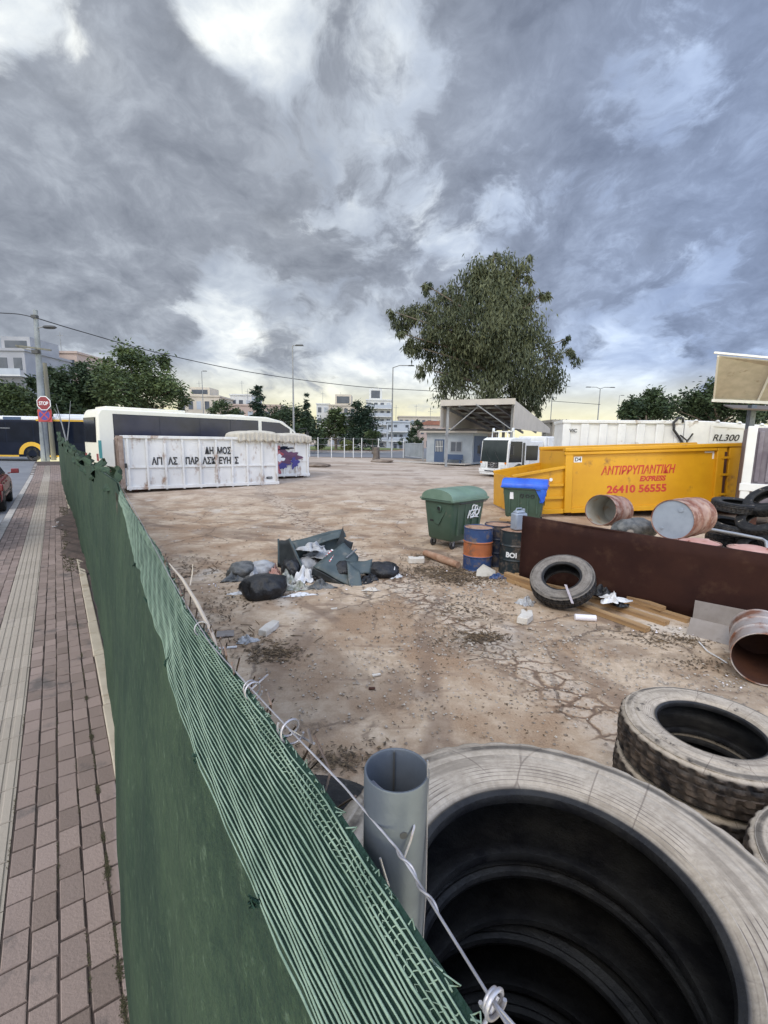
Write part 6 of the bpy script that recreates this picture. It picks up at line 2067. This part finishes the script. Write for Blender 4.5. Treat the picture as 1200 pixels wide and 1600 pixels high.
b = MB(); p = onp(.745); b.bar(p + Vector((-1.25, -.3, .22)), p + Vector((1.1, -.3, -.05)), .14, .10); b.bar(p + Vector((-1.2, -.3, .14)), p + Vector((-.1, -.3, -.1)), .05, .05); b.build('crossarm', M_['wood_pole'], ul)
b = MB(); p = onp(.955); b.box((p.x, p.y - .1, p.z), (.34, .3, .2)); p = onp(.73); b.box((p.x, p.y - .2, p.z), (.42, .3, .22)); b.build('bracket', M_['pole_dark'], ul)
w0 = D(84, 717, 34.5); w1 = D(84, 565, 34.5)
b = MB(); b.tube([(0, 0, 0), (0, 0, (w1 - w0).z)], [.17, .13], 12); b.tube([(0, -.2, (w1 - w0).z * .4), (.1, -.2, (w1 - w0).z * .55)], .05, 6)
o = b.build('utility_pole', M_['wood_pole'], smooth=50); o.location = (w0.x, w0.y, w0.z - .1); tag(o, 'shorter brownish wooden pole just right of the concrete pole', 'utility pole')
s0 = D(72, 719, 32.2)
sp = thing('road_sign', 'red octagonal stop sign above a blue no stopping disc on one thin post', 'road sign', (s0.x, s0.y, s0.z - .05), -.0)
sc_ = 32.2 / 720
b = MB(); b.tube([(0, 0, 0), (-.06, 0, 4.3)], .035, 8); b.build('post', M_['galv'], sp, smooth=50)
p = D(68.5, 630, 31.9) - Vector(sp.location)
R8 = .50
b = MB(); b.prism([(p.x + R8 * math.cos(PI / 8 + i * PI / 4), p.z + R8 * math.sin(PI / 8 + i * PI / 4)) for i in range(8)], p.y - .02, p.y); sg = b.build('stop_plate', M_['white_letter'], sp, smooth=0)
b = MB(); b.prism([(p.x + R8 * .9 * math.cos(PI / 8 + i * PI / 4), p.z + R8 * .9 * math.sin(PI / 8 + i * PI / 4)) for i in range(8)], p.y - .026, p.y - .0205); b.build('red_face', M_['stop_red'], sg, smooth=0)
text('STOP', .33, M_['white_letter'], sg, T(p.x, p.y - .032, p.z - .12) @ RX, off=.006, extrude=.004, xs=.80)
p = D(69.5, 648, 32.0) - Vector(sp.location)
b = MB(); b.lathe([(.001, 0), (.45, 0), (.45, .02), (.001, .02)], 28, 0, T(p.x, p.y, p.z) @ RXa(PI / 2)); sg = b.build('no_stopping_plate', M_['sign_red'], sp, smooth=40)
b = MB(); b.lathe([(.001, .021), (.36, .021), (.36, .027), (.001, .027)], 28, 0, T(p.x, p.y, p.z) @ RXa(PI / 2)); b.build('blue_face', M_['sign_blue'], sg, smooth=40)
b = MB()
for a in (PI / 4, -PI / 4): b.bar((p.x - .35 * math.cos(a), p.y - .030 - (.004 if a > 0 else 0), p.z - .35 * math.sin(a)), (p.x + .35 * math.cos(a), p.y - .030 - (.004 if a > 0 else 0), p.z + .35 * math.sin(a)), .008, .08)
b.build('red_cross', M_['sign_red'], sg)
b = MB(); b.box((p.x, p.y + .03, p.z - .06), (.96, .02, .84)); b.build('back_plate', M_['sign_red'], sp, bevel=.01)

def lamp(label, px, pyt, yb_, arm, mat='pole_grey', r=.09, head=True, double=False):
    tp = D(px, pyt, yb_)
    z0 = hz(tp.x, tp.y)
    t = thing('street_lamp', label, 'street lamp', (tp.x, tp.y, z0), 0, 'street lamps')
    h = tp.z - z0
    b = MB(); b.tube([(0, 0, 0), (0, 0, h * .4), (0, 0, h)], [r * 1.2, r, r * .6], 10); b.build('pole', M_[mat], t, smooth=50)
    for s in ((-1, 1) if double else (1,)):
        b = MB(); b.tube([(0, 0, h - .05), (s * arm * .4, 0, h + .12 * arm), (s * arm, 0, h + .12 * arm)], r * .5, 8); b.build('arm', M_[mat], t, smooth=50)
        b = MB(); b.box((s * (arm + .3), 0, h + .12 * arm), (.8, .3, .12), top=(.8, .7)); b.build('lamp_head', M_['pole_dark'], t, bevel=.02)
    return t


lamp('tall street lamp with small dark head between coach and conifers', 457, 540, 45, .35, 'pole_grey', .085)
lamp('tall grey street lamp with long arm right of the dark conifer', 614, 574, 60, 2.0, 'pole_grey', .10)
lamp('small distant street lamp above the left trees', 315, 580, 90, .3, 'pole_grey', .09)
lamp('distant double armed street lamp right of the big tree', 938, 607, 75, 1.6, 'pole_grey', .10, double=True)
lamp('faint distant lamp mast beside the double armed lamp', 968, 618, 110, .4, 'pole_grey', .08)

cab_pts = [D(-40, 486, 31), D(0, 489, 32), D(30, 491, 32.6), D(57, 497, 33), D(130, 519, 36), D(250, 552, 41), D(400, 583, 48), D(560, 604, 55), D(690, 612, 62), D(800, 622, 68), D(938, 632, 75)]
# smooth
def cr(pts, n=8):
    out_ = []
    for i in range(len(pts) - 1):
        p0, p1, p2, p3 = pts[max(i - 1, 0)], pts[i], pts[i + 1], pts[min(i + 2, len(pts) - 1)]
        for j in range(n):
            t = j / n
            out_.append(.5 * ((2 * p1) + (p2 - p0) * t + (2 * p0 - 5 * p1 + 4 * p2 - p3) * t * t + (3 * p1 - p0 - 3 * p2 + p3) * t ** 3))
    return out_ + [pts[-1]]
b = MB(); b.tube(cr(cab_pts[3:]), .035, 5); b.tube(cr(cab_pts[:4]), .03, 5)
tag(b.build('overhead_cable', M_['hose_black'], smooth=60), 'long dark overhead cable sagging across the sky from the concrete pole', 'cable')

# ------------------------------------------------------------------ trees
def leaf_mesh(name, blobs, n, ll, lw, droop, seed, mat, parent, shell=.55, tilt=1.0):
    r = np.random.default_rng(seed)
    C = np.array([[*b[0]] for b in blobs]); R = np.array([b[1] for b in blobs])
    SQ = np.array([b[2] if len(b) > 2 else 1.0 for b in blobs])
    w = R ** 2.0; w /= w.sum()
    # each blob is broken into leaf sprays so that gaps show between them
    nc = max(12, n // 62)
    bi = r.choice(len(blobs), nc, p=w)
    d = r.normal(size=(nc, 3)); d /= np.linalg.norm(d, axis=1)[:, None]
    rad_ = R[bi] * (shell + (1 - shell) * r.random(nc)) ** 1.0 * (.78 + .34 * r.random(nc))
    cc = C[bi] + d * rad_[:, None] * np.stack([np.ones(nc), np.ones(nc), SQ[bi]], 1)
    ct = np.clip(r.normal(.45, .26, nc), 0, 1)
    ci = r.integers(0, nc, n)
    sp = np.minimum(ll * 2.5, .36 * R[bi][ci]) 
    pos = cc[ci] + r.normal(size=(n, 3)) * (sp * .55)[:, None]
    az = r.random(n) * 2 * np.pi
    el = droop + r.normal(0, .45, n) * tilt
    ax = np.stack([np.cos(az) * np.cos(el), np.sin(az) * np.cos(el), np.sin(el)], 1)
    sd_ = np.cross(ax, r.normal(size=(n, 3))); sd_ /= np.linalg.norm(sd_, axis=1)[:, None] + 1e-9
    L = ll * (.6 + .8 * r.random(n)); Wd_ = lw * (.6 + .8 * r.random(n))
    v = np.empty((n, 4, 3))
    v[:, 0] = pos
    v[:, 1] = pos + ax * (L * .45)[:, None] + sd_ * Wd_[:, None] * .5
    v[:, 2] = pos + ax * L[:, None]
    v[:, 3] = pos + ax * (L * .45)[:, None] - sd_ * Wd_[:, None] * .5
    me = bpy.data.meshes.new(name)
    me.vertices.add(n * 4); me.vertices.foreach_set('co', v.reshape(-1).astype(np.float32))
    me.loops.add(n * 4); me.loops.foreach_set('vertex_index', np.arange(n * 4, dtype=np.int32))
    me.polygons.add(n); me.polygons.foreach_set('loop_start', np.arange(0, n * 4, 4, dtype=np.int32))
    me.update(calc_edges=True); me.validate()
    at = me.attributes.new('tint', 'FLOAT', 'FACE')
    at.data.foreach_set('value', np.clip(ct[ci] + r.normal(0, .12, n), 0, 1).astype(np.float32))
    me.materials.append(M_[mat])
    o = bpy.data.objects.new(name, me); COL.objects.link(o)
    o.parent = parent
    return o


def tree(name, label, base_px, Y, blobs_px, n, ll, lw, droop, seed, mat, depth=.9, trunk_r=.3, cat='tree', group=None, limbs=True, sq=1.0, shell=.55, tilt=1.0, trunk_top=None):
    rr = random.Random(seed)
    bp = D(base_px, 690, Y); z0 = hz(bp.x, bp.y)
    t = thing(name, label, cat, (bp.x, Y, z0), 0, group)
    O = Vector((bp.x, Y, z0))
    bl = []
    for q in blobs_px:
        px, py, rp = q[:3]
        R = rp * Y / 720.0
        dyy = rr.uniform(-1, 1) * depth * R * 1.4
        c = D(px, py, Y + dyy) - O
        bl.append((c, R, sq))
    leaf_mesh('crown', bl, n, ll, lw, droop, seed, mat, t, shell, tilt)
    top = max(c.z for c, R, _ in bl)
    tt = Vector((sum(c.x for c, R, _ in bl) / len(bl) * .6, 0, top * .75 if trunk_top is None else trunk_top))
    b = MB()
    trunk = [Vector((0, 0, -.1)), Vector((tt.x * .1, 0, tt.z * .3)), Vector((tt.x * .45, 0, tt.z * .65)), tt]
    b.tube(trunk, [trunk_r * 1.25, trunk_r, trunk_r * .7, trunk_r * .25], 9)
    if limbs:
        for c, R, _ in bl:
            f = min(.95, max(.25, (c.z - R * .6) / max(tt.z, .1) * .8))
            i = 1 if f < .65 else 2
            s = trunk[1].lerp(trunk[2], (f - .25) / .4) if f < .65 else trunk[2].lerp(trunk[3], (f - .65) / .35)
            mid = s.lerp(c, .5) + Vector((0, 0, R * .15))
            b.tube([s, mid, c], [trunk_r * .38, trunk_r * .22, trunk_r * .07], 6)
    b.build('trunk', M_['bark'], t, smooth=50)
    return t


EUC = [(790, 428, 36), (752, 440, 38), (815, 476, 32), (705, 474, 38), (660, 486, 30), (632, 500, 24), (762, 500, 62), (812, 520, 48), (690, 535, 46), (645, 540, 18), (735, 556, 54), (800, 568, 52), (862, 540, 26),
       (878, 562, 24), (850, 592, 38), (706, 596, 38), (760, 610, 44), (820, 614, 34), (824, 408, 12), (850, 460, 10), (662, 576, 16), (893, 548, 11), (772, 398, 13), (618, 488, 13), (624, 520, 12), (840, 632, 16), (670, 448, 13), (730, 460, 30), (780, 470, 40), (700, 510, 40), (884, 530, 10), (828, 436, 10)]
tree('eucalyptus_tree', 'tall broad eucalyptus tree with drooping leaves rising behind the canopy', 768, 56, [(x, y, r_ * .80) for x, y, r_ in EUC], 46000, .56, .14, -1.15, 5, 'leaf_euc', depth=.45, trunk_r=.55, shell=.45)
tree('leafy_tree', 'large rounded dark green tree behind the coach', 205, 46, [(205, 575, 32), (165, 590, 28), (240, 588, 30), (265, 612, 24), (190, 610, 34), (230, 620, 36), (150, 620, 26), (278, 630, 16), (200, 556, 14), (250, 565, 12)], 14000, .42, .16, -.1, 6, 'leaf_mid', trunk_r=.3)
tree('leafy_tree', 'dark tree behind the concrete utility pole at left', 110, 44, [(112, 600, 26), (85, 612, 24), (130, 618, 24), (100, 636, 26), (130, 580, 12), (62, 600, 14), (75, 580, 9)], 8000, .42, .16, -.1, 7, 'leaf_dark', trunk_r=.25)
tree('leafy_tree', 'low dark green tree at the photo\'s left edge above the bus', 15, 46, [(10, 622, 24), (40, 628, 20), (-15, 620, 22), (55, 640, 14), (25, 640, 20)], 6500, .42, .16, -.1, 8, 'leaf_mid', trunk_r=.2)
def conifer(label, px, pyt, pyb, Y, rp, seed, n=3500):
    N = 7
    bl = [(px + (-1) ** i * rp * .12, pyt + (pyb - pyt) * (i + .6) / N, max(3, rp * (.28 + .72 * (i + 1) / N))) for i in range(N)]
    return tree('conifer_tree', label, px, Y, bl, n, .55, .14, -.35, seed, 'leaf_conifer', depth=.2, trunk_r=.16, limbs=False, sq=.8, shell=.2)
conifer('slim dark conifer behind the coach roof', 402, 600, 660, 62, 13, 9, 2500)
conifer('tall dark conifer beside the roundabout grass', 566, 614, 690, 70, 26, 10, 6000)
conifer('narrow dark conifer behind the tall street lamp', 478, 612, 665, 75, 8, 11, 1800)
tree('leafy_tree', 'grey green tree between the coach front and the dark conifer', 525, 72, [(525, 660, 18), (510, 672, 16), (540, 670, 16), (526, 645, 10), (500, 680, 10)], 5000, .45, .18, -.2, 12, 'leaf_mid', trunk_r=.2)
tree('leafy_tree', 'dark tree behind the coach windscreen', 455, 58, [(440, 655, 20), (462, 650, 20), (480, 665, 18), (425, 665, 16), (470, 680, 18), (490, 680, 10)], 6000, .42, .16, -.2, 13, 'leaf_dark', trunk_r=.2)
tree('leafy_tree', 'small dark tree behind the coach roof in the middle', 352, 66, [(350, 640, 16), (338, 650, 14), (364, 648, 14)], 2600, .42, .16, -.2, 14, 'leaf_mid', trunk_r=.15)
tree('leafy_tree', 'small round street tree beside the dark conifer', 582, 60, [(582, 684, 10), (578, 678, 6), (587, 680, 6)], 1800, .3, .12, -.2, 15, 'leaf_mid', trunk_r=.08)
tree('round_shrub', 'clipped yellow green shrub on the roundabout grass', 541, 66, [(541, 694, 9), (535, 697, 6), (547, 697, 6)], 1600, .22, .10, .2, 16, 'leaf_shrub', trunk_r=.06, cat='shrub', limbs=False)
tree('round_shrub', 'dark low shrub at the left of the roundabout grass', 503, 66, [(503, 692, 8), (496, 695, 7)], 1200, .22, .10, .2, 17, 'leaf_dark', trunk_r=.05, cat='shrub', limbs=False)
tree('leafy_tree', 'dark tree left of the canopy by the white houses', 652, 90, [(650, 668, 9), (655, 660, 6), (645, 676, 8)], 1500, .4, .16, -.2, 18, 'leaf_dark', trunk_r=.12)
tree('low_hedge', 'low dark hedge before the white houses', 640, 80, [(628, 690, 6), (638, 689, 7), (650, 690, 7), (660, 689, 6)], 1500, .3, .12, .1, 19, 'leaf_dark', cat='hedge', trunk_r=.05, limbs=False)
tree('broad_tree', 'dark rounded tree behind the white compactor body', 1010, 48, [(1010, 630, 22), (985, 642, 18), (1035, 640, 20), (1005, 650, 22), (968, 650, 10)], 7000, .36, .17, .0, 20, 'leaf_dark', trunk_r=.25)
tree('broad_tree', 'dark broad tree behind the beige canopy sheet at right', 1110, 46, [(1110, 615, 22), (1085, 632, 22), (1140, 630, 26), (1060, 642, 18), (1165, 640, 22), (1110, 645, 28), (1190, 645, 20)], 11000, .36, .17, .0, 21, 'leaf_dark', trunk_r=.28)
tree('low_hedge', 'dark green hedge top right of the canopy gable', 885, 60, [(868, 664, 6), (880, 662, 6)], 700, .3, .12, .0, 22, 'leaf_dark', cat='hedge', trunk_r=.05, limbs=False)
# bare sapling near the coach
sap = D(108, 700, 31.0)
b = MB(); zt = D(100, 640, 31).z
b.tube([(0, 0, 0), (-.1, 0, 1.5), (-.35, 0, 3.0), (-.6, 0, 4.2)], [.06, .05, .035, .015], 7); b.tube([(-.12, 0, 1.6), (.15, 0, 3.0), (.3, .1, 4.4)], [.04, .025, .01], 6); b.tube([(-.3, 0, 2.8), (-.8, .1, 3.9)], [.025, .01], 6)
o = b.build('bare_sapling', M_['pole_grey'], smooth=50); o.location = (sap.x, sap.y, .45); tag(o, 'bare pale sapling between the bus and the coach', 'sapling')

# ------------------------------------------------------------------ buildings far behind
def building(name, label, px0, px1, pyt, Y, wall, floors, bays, depth=10, balc=0, roofbox=None, tiled=False, cat='building', rz=0.0, pent=None):
    a, c = D(px0, 690, Y), D(px1, 690, Y)
    z0 = .3
    h = D((px0 + px1) / 2, pyt, Y).z - z0
    w = (c.x - a.x)
    t = thing(name, label, cat, (a.x, Y, z0), rz)
    b = MB(); b.bx(0, w, 0, depth, 0, h); b.build('wall', M_[wall], t)
    if tiled:
        b = MB(); b.prism([(-.4, h), (w + .4, h), (w * .75, h + w * .14), (w * .25, h + w * .14)], -.3, depth + .3); b.build('roof', M_['tile_roof'], t)
    else:
        b = MB(); b.bx(-.2, w + .2, -.2, depth + .2, h + .002, h + .35); b.build('roof', M_[wall], t)
    fh = h / floors
    bw = w / bays
    for f in range(floors):
        for i in range(bays):
            ww, wh = min(1.5, bw * .55), fh * .48
            x = bw * (i + .5); z = fh * (f + .5)
            b = MB(); b.bx(x - ww / 2, x + ww / 2, -.06, -.004, z - wh / 2, z + wh / 2); wf_ = b.build('window', M_['win_dark'] if (f * 7 + i * 3) % 4 else M_['wall_bluegrey'], t)
        if balc and f > 0:
            b = MB(); b.bx(-.1 if balc > 1 else w * .1, w + .1 if balc > 1 else w * .9, -1.3, -.003, fh * f - .08, fh * f + .10); bl_ = b.build('balcony', M_['wall_white'], t)
            b = MB(); b.bx(-.1 if balc > 1 else w * .1, w + .1 if balc > 1 else w * .9, -1.3, -1.22, fh * f + .101, fh * f + .95); b.build('railing', M_['wall_bluegrey'], bl_)
    if pent:
        p0, p1, ph = pent
        b = MB(); b.bx(w * p0, w * p1, 2, depth - 2, h + .36, h + .36 + ph); pe = b.build('penthouse', M_[wall], t)
        b = MB(); b.bx(w * p0 + .5, w * p1 - .5, 1.95, 1.998, h + .8, h + ph - .2); b.build('window', M_['win_dark'], pe)
    b = MB(); b.tube([(w * .4, 3, h), (w * .4, 3, h + 4)], .05, 5); b.tube([(w * .4 - .6, 3, h + 3.4), (w * .4 + .6, 3, h + 3.4)], .03, 4); b.build('aerial', M_['pole_grey'], t)
    return t


building('apartment_block', 'grey apartment block with long balconies at the photo\'s left edge', -60, 52, 548, 68, 'wall_grey', 4, 5, balc=2, pent=(.55, .95, 2.0))
building('apartment_block', 'pinkish flat roofed building behind the concrete utility pole', 62, 131, 552, 78, 'wall_pink', 4, 4)
building('house', 'cream flat roofed house behind the coach roof', 282, 345, 620, 110, 'wall_cream', 3, 5, pent=(.2, .7, 2))
building('house', 'pale house right of the small dark tree behind the coach', 362, 395, 618, 120, 'wall_white', 3, 3)
building('house', 'beige low house beside the slim conifer', 345, 440, 634, 105, 'wall_pink', 2, 7)
building('house', 'white narrow building left of the tall dark conifer', 495, 514, 632, 140, 'wall_white', 4, 2)
building('house', 'cream building with rooftop room behind the dark conifer', 514, 556, 634, 135, 'wall_cream', 4, 4, balc=1, pent=(.2, .8, 3))
building('apartment_block', 'tall white apartment block with balconies right of the dark conifer', 572, 611, 626, 125, 'wall_white', 6, 4, balc=2, pent=(.1, .6, 3))
building('house', 'pale blue house below the white apartment block', 604, 640, 660, 105, 'wall_bluegrey', 3, 4, balc=1)
building('house', 'cream long house under the yellow sky beside the canopy', 622, 692, 652, 140, 'wall_cream', 3, 8)
building('house', 'pinkish house with tiled roof left of the canopy', 655, 700, 664, 115, 'wall_pink', 2, 5, tiled=True)
building('house', 'small beige house between truck and compactor body', 862, 884, 660, 60, 'wall_cream', 1, 1, depth=4)
cv = D(518, 688, 74)
vn = thing('parked_car', 'small pale car beyond the roundabout shrubs', 'car', (cv.x, 92, hz(cv.x, 92)), 0)
b = MB(); b.prism([(0, .3), (4, .3), (4.1, .75), (3.3, .9), (2.5, 1.4), (1.1, 1.4), (.3, .9), (0, .8)], 0, 1.7); b.build('body', M_['bus_white'], vn, bevel=.05)
b = MB(); b.prism([(.5, .92), (1.15, 1.34), (2.45, 1.34), (3.1, .92)], -.02, 1.72); b.build('window', M_['glass_dark'], vn)
for x in (.8, 3.2): wheel(vn, x, .1, .3, .2, -1)

# ------------------------------------------------------------------ litter on the ground
def scatter(name, label, mat, spots, seed, kind_):
    r = random.Random(seed)
    b = MB()
    for (cx, cy, sx, sy, n, smin, smax) in spots:
        for _ in range(n):
            x, y = cx + r.gauss(0, sx), cy + r.gauss(0, sy)
            if (FN.x * x + FN.y * y) < .30: continue
            s = r.uniform(smin, smax)
            z = hz(x, y) + .012
            a = r.random() * 6.28
            ca, sa = math.cos(a), math.sin(a)
            ti = r.random() ** 1.6
            if kind_ == 'leaf':
                cu = r.uniform(0, .5) * s
                vs = [(-s, 0, 0), (0, -s * .38, cu * .5), (s, 0, cu), (0, s * .38, cu * .6)]
                fs = [(0, 1, 2, 3)]
            elif kind_ == 'twig':
                w = s * .03 + .0015
                vs = [(-s, -w, 0), (s, -w, .01), (s, w, .01), (-s, w, 0), (-s, 0, w * 2), (s, 0, .01 + w * 2)]
                fs = [(0, 1, 5, 4), (2, 3, 4, 5), (1, 2, 5), (3, 0, 4)]
            else:
                q = [r.uniform(.6, 1.1) * s for _ in range(6)]
                vs = [(q[0], 0, 0), (0, q[1], 0), (-q[2], 0, 0), (0, -q[3], 0), (q[4] * .2, q[5] * .2, s * .6)]
                fs = [(0, 1, 4), (1, 2, 4), (2, 3, 4), (3, 0, 4)]
            b.add([(x + vx * ca - vy * sa, y + vx * sa + vy * ca, z + vz) for vx, vy, vz in vs], fs, 0, None, ti)
    return tag(b.build(name, M_[mat], smooth=0, fixn=False), label, name.replace('_', ' '), kind='stuff')


def sp(px, py, sx, sy, n, a, c):
    p = G(px, py, 0)
    return (p.x, p.y, sx, sy, n, a, c)


LEAF = [sp(720, 905, .40, .22, 900, .015, .05), sp(690, 893, .4, .22, 700, .015, .05), sp(665, 872, .25, .2, 300, .02, .05), sp(640, 890, .4, .25, 160, .015, .04), sp(740, 950, .5, .35, 260, .012, .04), sp(750, 998, .16, .10, 240, .015, .05), sp(700, 1000, .4, .3, 160, .01, .035),
        sp(650, 960, .5, .4, 160, .01, .035), sp(430, 1022, .16, .12, 200, .015, .05), sp(400, 1010, .35, .3, 160, .01, .035), sp(520, 1190, .16, .07, 160, .012, .035), sp(540, 1180, .25, .1, 120, .01, .03), sp(1060, 1000, .4, .12, 260, .012, .035), sp(1100, 1040, .35, .12, 200, .01, .03),
        sp(1000, 985, .4, .12, 140, .012, .03), sp(280, 890, .5, .8, 400, .015, .05), sp(330, 960, .25, .5, 300, .012, .04), sp(400, 930, .6, .4, 200, .012, .04), sp(620, 900, .3, .25, 140, .012, .04), sp(560, 1050, 1.4, .8, 300, .008, .025), sp(800, 1060, 1.2, .6, 260, .008, .025), sp(850, 1110, .9, .25, 160, .008, .025),
        sp(500, 850, 3.5, 1.2, 420, .012, .04), sp(400, 800, 4, 2.5, 500, .02, .05), sp(600, 790, 4, 2, 300, .02, .05)]
scatter('leaf_litter', 'brown fallen leaves and bark scraps scattered over the yard', 'leaf_litter', LEAF, 41, 'leaf')
TW = [sp(750, 995, .18, .10, 60, .03, .09), sp(720, 960, .5, .3, 26, .03, .10), sp(430, 1020, .16, .10, 50, .03, .09), sp(710, 895, .5, .2, 70, .03, .13), sp(280, 900, .5, .8, 46, .04, .16), sp(1070, 1005, .35, .10, 40, .02, .09), sp(380, 985, .3, .3, 26, .03, .10), sp(600, 980, 1.5, .9, 26, .02, .08)]
scatter('twigs', 'thin dry twigs lying in small drifts on the yard', 'leaf_litter', TW, 42, 'twig')
PB_ = [sp(720, 1040, 1.2, .9, 700, .006, .022), sp(560, 1060, 1.3, .9, 500, .006, .018), sp(900, 1060, 1.0, .5, 400, .006, .02), sp(1120, 1070, .4, .2, 160, .006, .022), sp(700, 930, .9, .7, 400, .008, .03), sp(480, 900, 1.6, .8, 300, .008, .03), sp(820, 1000, .9, .4, 260, .008, .03), sp(760, 920, .3, .2, 60, .02, .05), sp(450, 830, 3.5, 2, 400, .012, .035)]
scatter('gravel', 'small stones and concrete crumbs strewn over the yard', 'pebble', PB_, 43, 'peb')
rl = random.Random(77)
b = MB()
for px, py, n, s_ in ((650, 900, 10, .4), (480, 920, 24, .7), (370, 920, 16, .4), (1060, 990, 14, .35), (1150, 1072, 12, .25), (700, 905, 8, .4), (540, 870, 12, .9), (790, 910, 14, .25)):
    p = G(px, py, 0)
    for _ in range(n):
        x, y = p.x + rl.gauss(0, s_), p.y + rl.gauss(0, s_ * .5)
        s = rl.uniform(.006, .024); a = rl.random() * 6.28
        b.add([(x + s * math.cos(a + k_ * 1.57 + rl.uniform(-.3, .3)) * rl.uniform(.4, 1.3), y + s * math.sin(a + k_ * 1.57) * rl.uniform(.4, 1), hz(x, y) + .018 + rl.uniform(0, .02)) for k_ in range(4)], [(0, 1, 2, 3)])
tag(b.build('paper_litter', M_['paper_white'], smooth=0, fixn=False), 'tiny white paper and plastic scraps scattered over the yard', 'litter', kind='stuff')
# scraps on the pavement by the fence
for i, (tt_, nn_, L_s, an_) in enumerate([(13.6, -.02, .22, .4), (13.0, -.10, .25, 1.2), (12.6, .02, .18, -.3)]):
    p = FP(tt_, nn_, walk_z(tt_) + .012)
    b = MB(); b.box((0, 0, 0), (L_s, .03, .016)); o = b.build('plastic_strip', M_['bag_white'], bevel=.004); o.location = p; o.rotation_euler = (0, 0, an_)
    tag(o, ['white plastic strip lying farthest along the pavement by the fence', 'white curled strip lying in the soil on the pavement', 'short white strip nearest the net fence on the pavement'][i], 'strip')
